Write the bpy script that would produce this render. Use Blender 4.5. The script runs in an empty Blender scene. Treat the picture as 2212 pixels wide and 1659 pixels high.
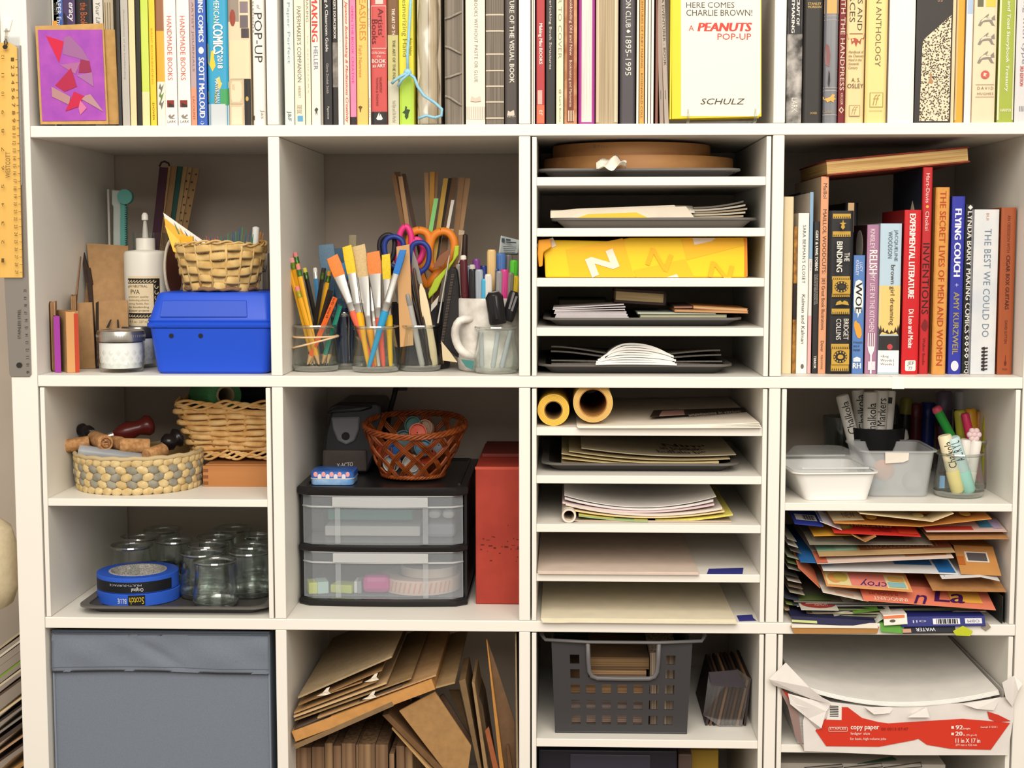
import bpy, bmesh, math, random
import numpy as np
from mathutils import Vector, Matrix, Euler
sc = bpy.context.scene
COL = sc.collection
random.seed(7)
PI = math.pi
# ------------------------------------------------------------------ camera
CAM = np.array([0.7486, -2.0788, 1.2700])
YAW, PITCH, ROLL, FPX = 0.03481, 0.09102, -0.00080, 3202.0
_cy, _sy = math.cos(YAW), math.sin(YAW)
_f = np.array([-_sy * math.cos(PITCH), _cy * math.cos(PITCH), -math.sin(PITCH)])
_r = np.array([_cy, _sy, 0.0])
_u = np.cross(_r, _f)
_c, _s = math.cos(ROLL), math.sin(ROLL)
_r, _u = _c * _r + _s * _u, -_s * _r + _c * _u
cd = bpy.data.cameras.new('camera')
cam = bpy.data.objects.new('camera', cd)
COL.objects.link(cam)
cd.sensor_width = 36.0
cd.lens = 36.0 * FPX / 2212.0
cd.clip_start = 0.05
cam.matrix_world = Matrix(((_r[0], _u[0], -_f[0], CAM[0]), (_r[1], _u[1], -_f[1], CAM[1]),
                           (_r[2], _u[2], -_f[2], CAM[2]), (0, 0, 0, 1)))
sc.camera = cam
# ------------------------------------------------------------------ light and exposure
sc.view_settings.view_transform = 'Standard'
sc.view_settings.look = 'None'
sc.view_settings.gamma = 1.0
sc.view_settings.use_curve_mapping = False
sc.view_settings.exposure = 0.0
sc.cycles.transparent_max_bounces = 40
w = bpy.data.worlds.new('room_light')
sc.world = w
w.use_nodes = True
w.node_tree.nodes['Background'].inputs[0].default_value = (1.0, 0.93, 0.83, 1)
w.node_tree.nodes['Background'].inputs[1].default_value = 0.76
def area_light(name, loc, aim, sx, sy, power, col):
 d = bpy.data.lights.new(name, 'AREA')
 d.shape = 'RECTANGLE'
 d.size, d.size_y, d.energy, d.color = sx, sy, power, col
 o = bpy.data.objects.new(name, d)
 COL.objects.link(o)
 o.location = loc
 o.rotation_euler = (Vector(aim) - Vector(loc)).to_track_quat('-Z', 'Y').to_euler()
 return o
area_light('ceiling_lamp', (0.75, -1.9, 2.75), (0.7, 0.0, 1.1), 2.4, 0.9, 42, (1.0, 0.92, 0.80))
area_light('ceiling_lamp', (0.9, -3.6, 2.6), (0.7, 0.0, 1.0), 2.4, 1.2, 86, (1.0, 0.93, 0.84))
# ------------------------------------------------------------------ picture to place
def ray(px, py):
 d = _r * ((px - 1106.0) / FPX) + _u * ((829.5 - py) / FPX) + _f
 return d
def P(px, py, Y=0.0):                 # the point seen at a pixel, on the vertical plane y = Y
 d = ray(px, py)
 return Vector(CAM + d * ((Y - CAM[1]) / d[1]))
def G(px, py, Z):                     # the point seen at a pixel, on the level plane z = Z
 d = ray(px, py)
 return Vector(CAM + d * ((Z - CAM[2]) / d[2]))
def XZ(X, Y, Z):
 return Vector((X, Y, Z))
def SX(Y=0.0):                        # metres per pixel at depth Y
 return (Y - CAM[1]) / FPX
# ------------------------------------------------------------------ materials
def lin(h):
 if isinstance(h, str):
  h = h.lstrip('#')
  h = [int(h[i:i + 2], 16) / 255 for i in (0, 2, 4)]
 return [c / 12.92 if c <= 0.04045 else ((c + 0.055) / 1.055) ** 2.4 for c in h]
GAIN = 0.80
_M = {}
def mat(col, rough=0.6, kind='plain', col2=None, scale=60.0, amt=0.06, metal=0.0, bump=0.0, trans=0.0, spec=0.3):
 key = (str(col), rough, kind, str(col2), scale, amt, metal, bump, trans, spec)
 if key in _M:
  return _M[key]
 m = bpy.data.materials.new('mat_%s_%d' % (kind, len(_M)))
 _M[key] = m
 m.use_nodes = True
 nt = m.node_tree
 b = nt.nodes['Principled BSDF']
 L = nt.links.new
 c = [x * GAIN for x in lin(col)]
 b.inputs['Roughness'].default_value = rough
 b.inputs['Metallic'].default_value = metal
 b.inputs['Specular IOR Level'].default_value = spec
 b.inputs['Base Color'].default_value = (*c, 1)
 if kind == 'glass':               # thin clear wall: passes light straight, mirrors at grazing angles
  tr = nt.nodes.new('ShaderNodeBsdfTransparent')
  tr.inputs[0].default_value = (*[x / GAIN for x in c], 1)
  gl = nt.nodes.new('ShaderNodeBsdfGlossy')
  gl.inputs['Roughness'].default_value = rough
  fr = nt.nodes.new('ShaderNodeLayerWeight')
  fr.inputs[0].default_value = 0.5
  pw = nt.nodes.new('ShaderNodeMath')
  pw.operation = 'POWER'
  pw.inputs[1].default_value = 2.2
  ml = nt.nodes.new('ShaderNodeMath')
  ml.operation = 'MULTIPLY_ADD'
  ml.inputs[1].default_value = 0.62
  ml.inputs[2].default_value = amt * 0.35
  L(fr.outputs['Facing'], pw.inputs[0])
  L(pw.outputs[0], ml.inputs[0])
  mx = nt.nodes.new('ShaderNodeMixShader')
  L(ml.outputs[0], mx.inputs[0])
  L(tr.outputs[0], mx.inputs[1])
  L(gl.outputs[0], mx.inputs[2])
  L(mx.outputs[0], nt.nodes['Material Output'].inputs[0])
  nt.nodes.remove(b)
  return m
 if kind == 'frost':               # milky translucent plastic
  tr = nt.nodes.new('ShaderNodeBsdfTransparent')
  tr.inputs[0].default_value = (0.95, 0.96, 0.97, 1)
  mx = nt.nodes.new('ShaderNodeMixShader')
  mx.inputs[0].default_value = amt
  L(tr.outputs[0], mx.inputs[1])
  L(b.outputs[0], mx.inputs[2])
  L(mx.outputs[0], nt.nodes['Material Output'].inputs[0])
  return m
 if kind != 'plain' or bump:
  tc = nt.nodes.new('ShaderNodeTexCoord')
  mp = nt.nodes.new('ShaderNodeMapping')
  L(tc.outputs['Object'], mp.inputs[0])
  n = nt.nodes.new('ShaderNodeTexNoise')
  n.inputs['Scale'].default_value = scale
  n.inputs['Detail'].default_value = 4
  L(mp.outputs[0], n.inputs['Vector'])
  src = n.outputs['Fac']
  if kind == 'woodx':
   mp.inputs['Scale'].default_value = (0.12, 1, 1)
  if kind == 'woodz':
   mp.inputs['Scale'].default_value = (1, 1, 0.1)
  if kind == 'linesz':          # fine lines running upright (page edges, linen)
   mp.inputs['Scale'].default_value = (1, 1, 0.01)
  if kind == 'linesx':          # fine lines lying level (stacked pages)
   mp.inputs['Scale'].default_value = (0.01, 0.01, 1)
  if kind == 'speck':           # pebbled pattern: light dots on dark
   v = nt.nodes.new('ShaderNodeTexVoronoi')
   v.inputs['Scale'].default_value = scale
   L(mp.outputs[0], v.inputs['Vector'])
   src = v.outputs['Distance']
  rp = nt.nodes.new('ShaderNodeValToRGB')
  c2 = [x * GAIN for x in lin(col2)] if col2 else [min(1, x * (1 - 2.2 * amt)) for x in c]
  e = rp.color_ramp.elements
  e[0].position, e[1].position = (0.35, 0.65) if kind != 'speck' else (0.42, 0.5)
  e[0].color, e[1].color = ((*c2, 1), (*c, 1)) if kind != 'speck' else ((*c, 1), (*c2, 1))
  L(src, rp.inputs[0])
  L(rp.outputs[0], b.inputs['Base Color'])
  if bump:
   bp = nt.nodes.new('ShaderNodeBump')
   bp.inputs['Strength'].default_value = bump
   bp.inputs['Distance'].default_value = 0.002
   L(src, bp.inputs['Height'])
   L(bp.outputs[0], b.inputs['Normal'])
 return m
def paper(col='f4efe6', rough=0.75):
 return mat(col, rough, 'paper', None, 35, 0.03)
def pages(col='efe2c4', ax='x'):
 return mat(col, 0.8, 'lines' + ax, None, 900, 0.13)
def card(col='b08a5c'):
 return mat(col, 0.85, 'card', None, 90, 0.07)
WHITE = mat('fbf7ee', 0.45, 'paint', None, 3, 0.012)
BLACKP = mat('232021', 0.35)
GLASS = mat('fbfdfc', 0.02, 'glass', amt=0.10)
STEEL = mat('b9b7b2', 0.3, metal=0.9)
# ------------------------------------------------------------------ mesh builder
class MB:
 def __init__(self):
  self.v, self.f, self.m = [], [], []
 def add(self, vs, fs, mi=0, M=None):
  k = len(self.v)
  for p in vs:
   p = Vector(p)
   self.v.append(tuple(M @ p) if M is not None else tuple(p))
  for q in fs:
   self.f.append([k + i for i in q])
   self.m.append(mi)
  return self
 def box(self, a, b, mi=0, M=None):
  x0, y0, z0 = [min(p, q) for p, q in zip(a, b)]
  x1, y1, z1 = [max(p, q) for p, q in zip(a, b)]
  vs = [(x0, y0, z0), (x1, y0, z0), (x1, y1, z0), (x0, y1, z0), (x0, y0, z1), (x1, y0, z1), (x1, y1, z1), (x0, y1, z1)]
  fs = [(0, 3, 2, 1), (4, 5, 6, 7), (0, 1, 5, 4), (1, 2, 6, 5), (2, 3, 7, 6), (3, 0, 4, 7)]
  return self.add(vs, fs, mi, M)
 def slab(self, pts, th, mi=0, n=None, M=None):      # a flat polygon in space given a thickness
  pts = [Vector(p) for p in pts]
  if n is None:
   n = Vector((0, 0, 0))
   for i in range(len(pts)):
    n += pts[i].cross(pts[(i + 1) % len(pts)])
   n.normalize()
  n = Vector(n) * th
  k = len(pts)
  vs = pts + [p + n for p in pts]
  fs = [tuple(range(k - 1, -1, -1)), tuple(range(k, 2 * k))]
  fs += [(i, (i + 1) % k, k + (i + 1) % k, k + i) for i in range(k)]
  return self.add(vs, fs, mi, M)
 def loft(self, rings, mi=0, caps=(True, True), closed=True, M=None):
  n = len(rings[0])
  vs = [p for r in rings for p in r]
  fs = []
  for a in range(len(rings) - 1):
   for i in range(n if closed else n - 1):
    j = (i + 1) % n
    fs.append((a * n + i, a * n + j, (a + 1) * n + j, (a + 1) * n + i))
  if caps[0]:
   fs.append(tuple(range(n - 1, -1, -1)))
  if caps[1]:
   fs.append(tuple(range((len(rings) - 1) * n, len(rings) * n)))
  return self.add(vs, fs, mi, M)
 def lathe(self, prof, n=32, mi=0, c=(0, 0, 0), sx=1.0, sy=1.0, M=None, caps=(False, False)):
  rings = []
  for r, z in prof:
   rings.append([(c[0] + sx * r * math.cos(2 * PI * i / n), c[1] + sy * r * math.sin(2 * PI * i / n), c[2] + z) for i in range(n)])
  return self.loft(rings, mi, caps, True, M)
 def tube(self, path, r, n=8, mi=0, caps=True, flat=1.0, M=None, up=(0, 0, 1)):
  path = [Vector(p) for p in path]
  rs = r if isinstance(r, (list, tuple)) else [r] * len(path)
  rings = []
  prev = None
  for i, p in enumerate(path):
   t = (path[min(i + 1, len(path) - 1)] - path[max(i - 1, 0)])
   t.normalize()
   a = prev if prev is not None else Vector(up)
   a = a - t * a.dot(t)
   if a.length < 1e-4:
    a = Vector((1, 0, 0)) - t * t.x
   a.normalize()
   prev = a
   b = t.cross(a)
   rings.append([p + (a * math.cos(2 * PI * k / n) * flat + b * math.sin(2 * PI * k / n)) * rs[i] for k in range(n)])
  return self.loft(rings, mi, (caps, caps), True, M)
 def sphere(self, c, r, n=16, mi=0, s=(1, 1, 1), M=None):
  prof = [(math.sin(PI * i / n), -math.cos(PI * i / n)) for i in range(n + 1)]
  rings = [[(c[0] + r * s[0] * max(a, 1e-4) * math.cos(2 * PI * k / (2 * n)), c[1] + r * s[1] * max(a, 1e-4) * math.sin(2 * PI * k / (2 * n)), c[2] + r * s[2] * z) for k in range(2 * n)] for a, z in prof]
  return self.loft(rings, mi, (True, True), True, M)
def obj(name, mb, mats, parent=None, loc=None, rot=None, bevel=0.0, smooth=None, label=None, cat=None, group=None, kind=None, seg=2, subsurf=0):
 me = bpy.data.meshes.new(name)
 me.from_pydata(mb.v, [], mb.f)
 if not isinstance(mats, (list, tuple)):
  mats = [mats]
 for m in mats:
  me.materials.append(m)
 if len(mats) > 1:
  me.polygons.foreach_set('material_index', mb.m)
 o = bpy.data.objects.new(name, me)
 COL.objects.link(o)
 if parent:
  o.parent = parent
 if loc is not None:
  o.location = loc
 if rot is not None:
  o.rotation_euler = rot
 if bevel:
  b = o.modifiers.new('bevel', 'BEVEL')
  b.width, b.segments, b.limit_method = bevel, seg, 'ANGLE'
  b.harden_normals = False
 if subsurf:
  s = o.modifiers.new('sub', 'SUBSURF')
  s.levels = s.render_levels = subsurf
 if smooth is not None:
  me.polygons.foreach_set('use_smooth', [True] * len(me.polygons))
  if smooth < 3:
   try:
    me.set_sharp_from_angle(angle=smooth)
   except Exception:
    pass
 me.update()
 tag(o, label, cat, group, kind)
 return o
def tag(o, label=None, cat=None, group=None, kind=None):
 if label:
  o['label'] = label
 if cat:
  o['category'] = cat
 if group:
  o['group'] = group
 if kind:
  o['kind'] = kind
 return o
def thing(name, label, cat, loc=(0, 0, 0), rot=(0, 0, 0), group=None):
 o = bpy.data.objects.new(name, None)
 COL.objects.link(o)
 o.empty_display_size = 0.02
 o.location = loc
 o.rotation_euler = rot
 tag(o, label, cat, group)
 return o
def dup(root, loc=None, rot=None, label=None, group=None):
 r = root.copy()
 COL.objects.link(r)
 if loc is not None:
  r.location = loc
 if rot is not None:
  r.rotation_euler = rot
 if label:
  r['label'] = label
 if group:
  r['group'] = group
 for ch in list(root.children):
  c = ch.copy()
  COL.objects.link(c)
  c.parent = r
  for g in ch.children:
   d = g.copy()
   COL.objects.link(d)
   d.parent = c
 return r
def world_matrix(o):
 M = Matrix.LocRotScale(o.location, o.rotation_euler, o.scale)
 while o.parent:
  o = o.parent
  M = Matrix.LocRotScale(o.location, o.rotation_euler, o.scale) @ M
 return M
def text_mesh(s, bold=0.0, shear=0.0, spacing=1.0):
 c = bpy.data.curves.new('t', 'FONT')
 c.body = s
 c.resolution_u = 2
 c.shear = shear
 c.space_character = spacing
 o = bpy.data.objects.new('t', c)
 COL.objects.link(o)
 me = bpy.data.meshes.new_from_object(o)
 bpy.data.objects.remove(o)
 bpy.data.curves.remove(c)
 return me
def letters(s, parent, o, u, v, m, name='title', bold=0.0, shear=0.0, spacing=1.0, label=None, bend=None, rel=None, sub=False):
 """lettering fitted to the parallelogram o, o+u, o+v (world space); u runs along the text, v up the letters"""
 me = text_mesh(s, bold, shear, spacing)
 if sub:                               # finer mesh so that letters can follow a round surface
  bm = bmesh.new()
  bm.from_mesh(me)
  bmesh.ops.triangulate(bm, faces=bm.faces)
  bmesh.ops.subdivide_edges(bm, edges=[e for e in bm.edges if e.calc_length() > .22], cuts=3)
  bm.to_mesh(me)
  bm.free()
 n = len(me.vertices)
 if n == 0:
  return None
 co = np.empty(n * 3, 'f')
 me.vertices.foreach_get('co', co)
 co = co.reshape(-1, 3)
 lo, hi = co.min(0), co.max(0)
 t = (co - lo) / np.maximum(hi - lo, 1e-6)
 o, u, v = [np.array(q, float) for q in (o, u, v)]
 w3 = o + t[:, :1] * u + t[:, 1:2] * v
 if bold >= .02 and not sub:           # heavier strokes: three overlapping layers a hair apart
  nv = np.cross(u, v)
  nv = nv / np.linalg.norm(nv) * 4e-5
  ud = u * min(.9 * bold, .05) / max(hi[0] - lo[0], .1)
  ps = [tuple(p.vertices) for p in me.polygons]
  w3 = np.concatenate([w3 + k * ud + (k + 1) * nv for k in (-1, 0, 1)])
  me = bpy.data.meshes.new(name)
  me.from_pydata(w3.tolist(), [], [tuple(i + k * n for i in p) for k in range(3) for p in ps])
 if bend is not None:
  w3 = np.array([bend(*p) for p in w3])
 if parent is not None:
  Mi = np.array(world_matrix(rel or parent).inverted())
  w3 = w3 @ Mi[:3, :3].T + Mi[:3, 3]
 me.vertices.foreach_set('co', w3.astype('f').ravel())
 me.update()
 me.name = name
 me.materials.clear()
 me.materials.append(m)
 ob = bpy.data.objects.new(name, me)
 COL.objects.link(ob)
 ob.parent = parent
 if label:
  ob['label'] = label
 return ob
_N = {}
def nexte(parent, base=0.0003):
 n = _N[parent.name] = _N.get(parent.name, 0) + 1
 return base + 0.00011 * n
def tbox(s, parent, x0, y0, x1, y1, Y, m, d='d', name='title', **k):
 """lettering in the picture box x0..x1, y0..y1 on the plane y = Y. d: d reads down, u reads up, h level, f upside down"""
 e = nexte(parent)
 a, b, c = P(x0, y0, Y - e), P(x1, y0, Y - e), P(x0, y1, Y - e)
 if d == 'd':
  return letters(s, parent, a, c - a, b - a, m, name, **k)
 if d == 'u':
  return letters(s, parent, P(x1, y1, Y - e), a - c, a - b, m, name, **k)
 if d == 'h':
  return letters(s, parent, c, b - a, a - c, m, name, **k)
 return letters(s, parent, b, a - b, c - a, m, name, **k)
def flat(parent, pts, m, name, Y=None, th=0.0003, label=None):
 """a thin printed patch or band on the plane y = Y given by picture points"""
 e = nexte(parent)
 q = [P(x, y, Y - e) for x, y in pts]
 Mi = world_matrix(parent).inverted()
 mb = MB().slab([Mi @ p for p in q], th, n=(Mi.to_3x3() @ Vector((0, 1, 0))) * 0.6)
 return obj(name, mb, m, parent, label=label)
def band(parent, x0, y0, x1, y1, m, name, Y, **k):
 return flat(parent, [(x0, y0), (x1, y0), (x1, y1), (x0, y1)], m, name, Y, **k)
# ------------------------------------------------------------------ the setting
W, T, DEP = 0.335, 0.016, 0.39
Z1, Z2, Z3, Z4 = 1.442, 1.091, 0.740, 0.389        # tops of the shelf boards
TOPZ = 1.815
BX = [i * (W + T) for i in range(4)]                 # left inner face of each bay
WALLM = mat('c6b8aa', 0.8, 'plaster', None, 14, 0.02)
obj('wall_back', MB().box((-2.5, 0.395, 0), (3.2, 0.45, 2.9)), WALLM, kind='structure')
obj('floor', MB().box((-2.5, -4.5, -0.05), (3.2, 0.395, 0)), mat('8c7a66', 0.5, 'woodx', None, 12, 0.1), kind='structure')
unit = thing('shelving_unit', 'large white cube shelving unit filled with books, art supplies and paper', 'shelving unit')
obj('side_panel', MB().box((-0.038, 0, 0), (-0.0004, DEP, TOPZ)), WHITE, unit, bevel=0.0012)
obj('side_panel', MB().box((1.3884, 0, 0), (1.426, DEP, TOPZ)), WHITE, unit, bevel=0.0012)
obj('top_board', MB().box((-0.038, 0, 1.777), (1.426, DEP, TOPZ)), WHITE, unit, bevel=0.0012)
obj('base_board', MB().box((0, 0.002, 0), (1.388, DEP, 0.038)), WHITE, unit, bevel=0.001)
for z in (Z1, Z2, Z3, Z4):
 obj('shelf_board', MB().box((0, 0, z - T), (1.388, DEP, z)), WHITE, unit, bevel=0.0012)
for zb, zt in ((Z1, 1.777), (Z2, Z1 - T), (Z3, Z2 - T), (Z4, Z3 - T), (0.038, Z4 - T)):
 for i in (1, 2, 3):
  x = BX[i] - T
  obj('divider', MB().box((x, 0.0006, zb + 0.0003), (x + T, DEP, zt - 0.0003)), WHITE, unit, bevel=0.0012)
# drop-in inserts: two side liners and thin shelves, open at front and back
LT = 0.0065
def insert(label, bay, zb, zt, tops, th, gap=0.0022, bottom=False):
 x0, x1 = BX[bay] + gap, BX[bay] + W - gap
 t = thing('shelf_insert', label, 'shelf insert', ((x0 + x1) / 2, 0, zb))
 def bx(n, a, b):
  c = Vector(t.location)
  return obj(n, MB().box(Vector(a) - c, Vector(b) - c), WHITE, t, bevel=0.0008)
 bx('side_liner', (x0, 0.001, zb + 0.0004), (x0 + LT, 0.385, zt - 0.0015))
 bx('side_liner', (x1 - LT, 0.001, zb + 0.0004), (x1, 0.385, zt - 0.0015))
 for z in tops:
  bx('insert_shelf', (x0 + LT, 0.003, z - th), (x1 - LT, 0.385, z))
 return t
# ------------------------------------------------------------------ shared shapes
def rrect(x0, y0, x1, y1, r, n=6):
 pts = []
 for cx, cy, a in ((x1 - r, y1 - r, 0), (x0 + r, y1 - r, 90), (x0 + r, y0 + r, 180), (x1 - r, y0 + r, 270)):
  for k in range(n + 1):
   t = math.radians(a + 90 * k / n)
   pts.append((cx + r * math.cos(t), cy + r * math.sin(t)))
 return pts
def rrings(spec, n=6):
 """spec: list of (x0,y0,x1,y1,r,z) -> rings"""
 return [[(x, y, z) for x, y in rrect(a, b, c, d, r, n)] for a, b, c, d, r, z in spec]
def tray(label, xl, xr, yrim, zs, Yf, h, dep=0.29, inset=0.012, col='4a4744', group='dark plastic trays in the paper sorter'):
 """shallow tray; rim seen from picture x xl to xr, standing at height zs"""
 a, b = P(xl, yrim, Yf), P(xr, yrim, Yf)
 lo_ = BX[min(3, int((a.x + b.x) / 2 / .351))]
 a.x, b.x = max(a.x, lo_ + .0094), min(b.x, lo_ + W - .0094)
 w = b.x - a.x
 t = thing('tray', label, 'tray', ((a.x + b.x) / 2, Yf, zs + .0003), group=group)
 x, i, m = w / 2, inset, 0.004
 r = 0.022
 body = MB().loft(rrings([(-x + i + .008, i + .008, x - i - .008, dep - i - .008, r * .7, 0.0), (-x + m + .004, m + .004, x - m - .004, dep - m - .004, r, h - .004),
                             (-x + m + .0065, m + .0065, x - m - .0065, dep - m - .0065, r, h - .0035), (-x + i + .011, i + .011, x - i - .011, dep - i - .011, r * .7, 0.0022)]), caps=(True, True))
 obj('tray_body', body, mat(col, 0.5), t, smooth=0.7)
 rim = MB().loft(rrings([(-x + m + .003, m + .003, x - m - .003, dep - m - .003, r, h - .0045), (-x, 0, x, dep, r + .004, h - .003), (-x, 0, x, dep, r + .004, h),
       (-x + m + .0068, m + .0068, x - m - .0068, dep - m - .0068, r, h - .001)]), caps=(False, False))
 obj('rim', rim, mat('6a6662', 0.45), t, smooth=0.7)
 return t
def sheet_mb(fn, nu=16, nv=8, th=0.0006, mb=None, mi=0):
 """a sheet of paper: fn(u,v) gives the top surface; closed shell th thick"""
 mb = mb or MB()
 top = [[Vector(fn(i / nu, j / nv)) for i in range(nu + 1)] for j in range(nv + 1)]
 vs = [p for r in top for p in r]
 k = len(vs)
 vs += [p - Vector((0, 0, th)) for p in vs]
 W_ = nu + 1
 fs = []
 for j in range(nv):
  for i in range(nu):
   a = j * W_ + i
   fs.append((a, a + 1, a + W_ + 1, a + W_))
   fs.append((k + a, k + a + W_, k + a + W_ + 1, k + a + 1))
 for i in range(nu):
  fs.append((i, k + i, k + i + 1, i + 1))
  a = nv * W_ + i
  fs.append((a, a + 1, k + a + 1, k + a))
 for j in range(nv):
  a = j * W_
  fs.append((a, a + W_, k + a + W_, k + a))
  a = j * W_ + nu
  fs.append((a, k + a, k + a + W_, a + W_))
 return mb.add(vs, fs, mi)
def local(t, mb):
 Mi = world_matrix(t).inverted()
 mb.v = [tuple(Mi @ Vector(p)) for p in mb.v]
 return mb
def solo(name, mb, mats, label, cat, group=None, base=None, **k):
 """a thing that is one mesh; its origin is moved to its own base"""
 v = np.array(mb.v)
 c = Vector(((v[:, 0].min() + v[:, 0].max()) / 2, (v[:, 1].min() + v[:, 1].max()) / 2, v[:, 2].min())) if base is None else Vector(base)
 mb.v = [tuple(Vector(p) - c) for p in mb.v]
 return obj(name, mb, mats, loc=c, label=label, cat=cat, group=group, **k)
def pbox(name, x0, y0, x1, y1, Y, dep, m, label, cat, group=None, bevel=0.001, z0=None, **k):
 """a box whose front face fills a picture rectangle at depth Y"""
 a, b = P(x0, y0, Y), P(x1, y1, Y)
 zb = b.z if z0 is None else z0
 return solo(name, MB().box((a.x, Y, zb), (b.x, Y + dep, a.z)), m, label, cat, group, bevel=bevel, **k)
def polyfront(name, pts, Y, dep, m, label=None, cat=None, group=None, parent=None, **k):
 """an upright plate or block whose front outline is given by picture points"""
 q = [P(x, y, Y) for x, y in pts]
 mb = MB().slab(q, dep, n=Vector((0, 1, 0)))
 if parent:
  return obj(name, local(parent, mb), m, parent, label=label, **k)
 return solo(name, mb, m, label, cat, group, **k)
# ------------------------------------------------------------------ paper sorters in the third bay
def zz(py, px=1400):
 return P(px, py, 0.003).z
SA = [zz(382), zz(492.4), zz(601), zz(708)]
SB = [zz(924), zz(1028), zz(1133.5), zz(1240)]
insert('white shelf insert of four slats above the paper rolls, holding trays', 2, Z2, Z1 - T, SA, 0.0118)
insert('white shelf insert of four slats holding paper rolls and loose paper', 2, Z3, Z2 - T, SB, 0.0115)
# -- slot 1: tray with two round wooden boxes
tray('dark grey tray under the two round wooden boxes', 1163, 1604, 361, SA[0], 0.035, 0.0135, dep=0.31)
WOODR = mat('c08a52', 0.5, 'woodx', 'a87243', 30, 0.06)
def round_box(name, label, xl, xr, yt, yb, Y0, zb):
 a, b = P(xl, yb, Y0), P(xr, yb, Y0)
 r = (b.x - a.x) / 2
 h = P((xl + xr) / 2, yt, Y0).z - zb
 t = thing(name, label, 'wooden box', ((a.x + b.x) / 2, Y0 + r * 0.93, zb))
 sy = 0.93
 obj('band', MB().lathe([(r, 0.0), (r, h - .003), (r - .0006, h), (r - .004, h), (r - .004, 0.0)], 72, sy=sy, caps=(False, False)), WOODR, t, smooth=0.6)
 obj('lid', MB().lathe([(r - .004, h - .004), (r - .004, h - .001)], 72, sy=sy, caps=(True, True)), mat('b88552', 0.55, 'woodx', None, 22, 0.05), t)
 obj('base', MB().lathe([(r - .004, 0.0005), (r - .004, 0.004)], 72, sy=sy, caps=(True, True)), mat('b88552', 0.55, 'woodx', None, 22, 0.05), t)
 return t
zlow = SA[0] + 0.0142
b1 = round_box('round_box', 'larger round wooden box lying directly on the top tray', 1172, 1605, 334, 358, 0.05, zlow)
b2 = round_box('round_box', 'smaller round wooden box on top of the larger one, pencil note on its band', 1193, 1550, 306, 329, 0.06, zlow + 0.0192)
tbox('B  r - - -', b2, 1282, 312, 1312, 320, 0.0565, mat('5a4632'), 'h', 'pencil_note')
c = P(1320, 356, 0.03)
def tissue(u, v):
 x, z = (u - .5) * 0.042, 0
 return c + Vector((x, 0.004 - 0.022 * v + 0.004 * math.sin(9 * u), 0.012 * math.sin(PI * u) * (1 - v) + 0.004 * math.sin(11 * u + 5 * v) - 0.006 * v * (1.4 - abs(u - .35) * 3)))
solo('torn_tissue', sheet_mb(tissue, 14, 6), paper('fbf3e4'), 'torn scrap of white tissue poking out over the top tray', 'paper scrap', smooth=4)
# -- slot 2
tray('grey tray carrying the white folded bundle and booklets', 1191, 1640, 466, SA[1], 0.03, 0.0145, dep=0.30, col='8d8780')
zt = SA[1] + 0.013
t = thing('folded_paper_bundle', 'white paper folded round a yellow sheet on the grey tray', 'paper', (P(1345, 466, .06).x, 0.06, zt))
a, b = P(1189, 465, .05), P(1500, 465, .05)
H = P(1400, 443, .05).z - zt
def wrap(u, v):
 z = zt + H * (.75 + .25 * u) * (1 - (1 - min(1, v * 4)) ** 2 * 0.55)
 return Vector((a.x + (b.x - a.x) * u, 0.045 + 0.22 * v, z - 0.002 * math.sin(6 * u)))
obj('wrapper', local(t, sheet_mb(wrap, 20, 12, 0.001)), paper('f7efe0'), t, smooth=4)
fold = MB()
for k, (x0, x1, h0, h1, yy) in enumerate(((1189, 1500, .1, .75, .047), (1200, 1475, .45, .85, .05))):
 A, B = P(x0, 465, yy), P(x1, 465, yy)
 fold.slab([(A.x, yy, zt + H * .08), (B.x, yy, zt + H * .1), (B.x - .012, yy, zt + H * (h1 + .15)), (A.x + .03, yy, zt + H * (h1 - .1)), (A.x, yy, zt + H * .6)], .003)
obj('fold', local(t, fold), paper('f3e8d4'), t, bevel=.0008)
A, B = P(1240, 466, .044), P(1405, 466, .044)
obj('sheet', local(t, MB().slab([(A.x, .044, zt + .0005), (B.x, .044, zt + .0005), (B.x - .02, .044, zt + H * .48), (A.x + .02, .044, zt + H * .36)], .002)), mat('fcd04a', .7), t, label='yellow sheet')
for k in range(5):
 z0 = zt + 0.0012 + k * 0.0034
 A, B = P(1492 + k * 1.5, 460, .055), P(1614 - abs(k - 2) * 4, 460, .055)
 def leaf(u, v, z0=z0, A=A, B=B, k=k):
  return Vector((A.x + (B.x - A.x) * u, .055 + .19 * v, z0 + .0026 + (.0012 + .0011 * k) * u * u * 1.6))
 solo('booklet', sheet_mb(leaf, 12, 2, 0.0026), mat(('d9c3a2', 'e8dcc6', 'c9b79b', 'e9dfcd', '8f887a')[k], .8, 'linesx', None, 900, .15),
         ('lowest', 'second lowest', 'middle', 'second highest', 'uppermost')[k] + ' booklet of the small curled pile right of the white bundle', 'booklet', 'curled booklets on the grey tray', smooth=.5)
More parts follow.
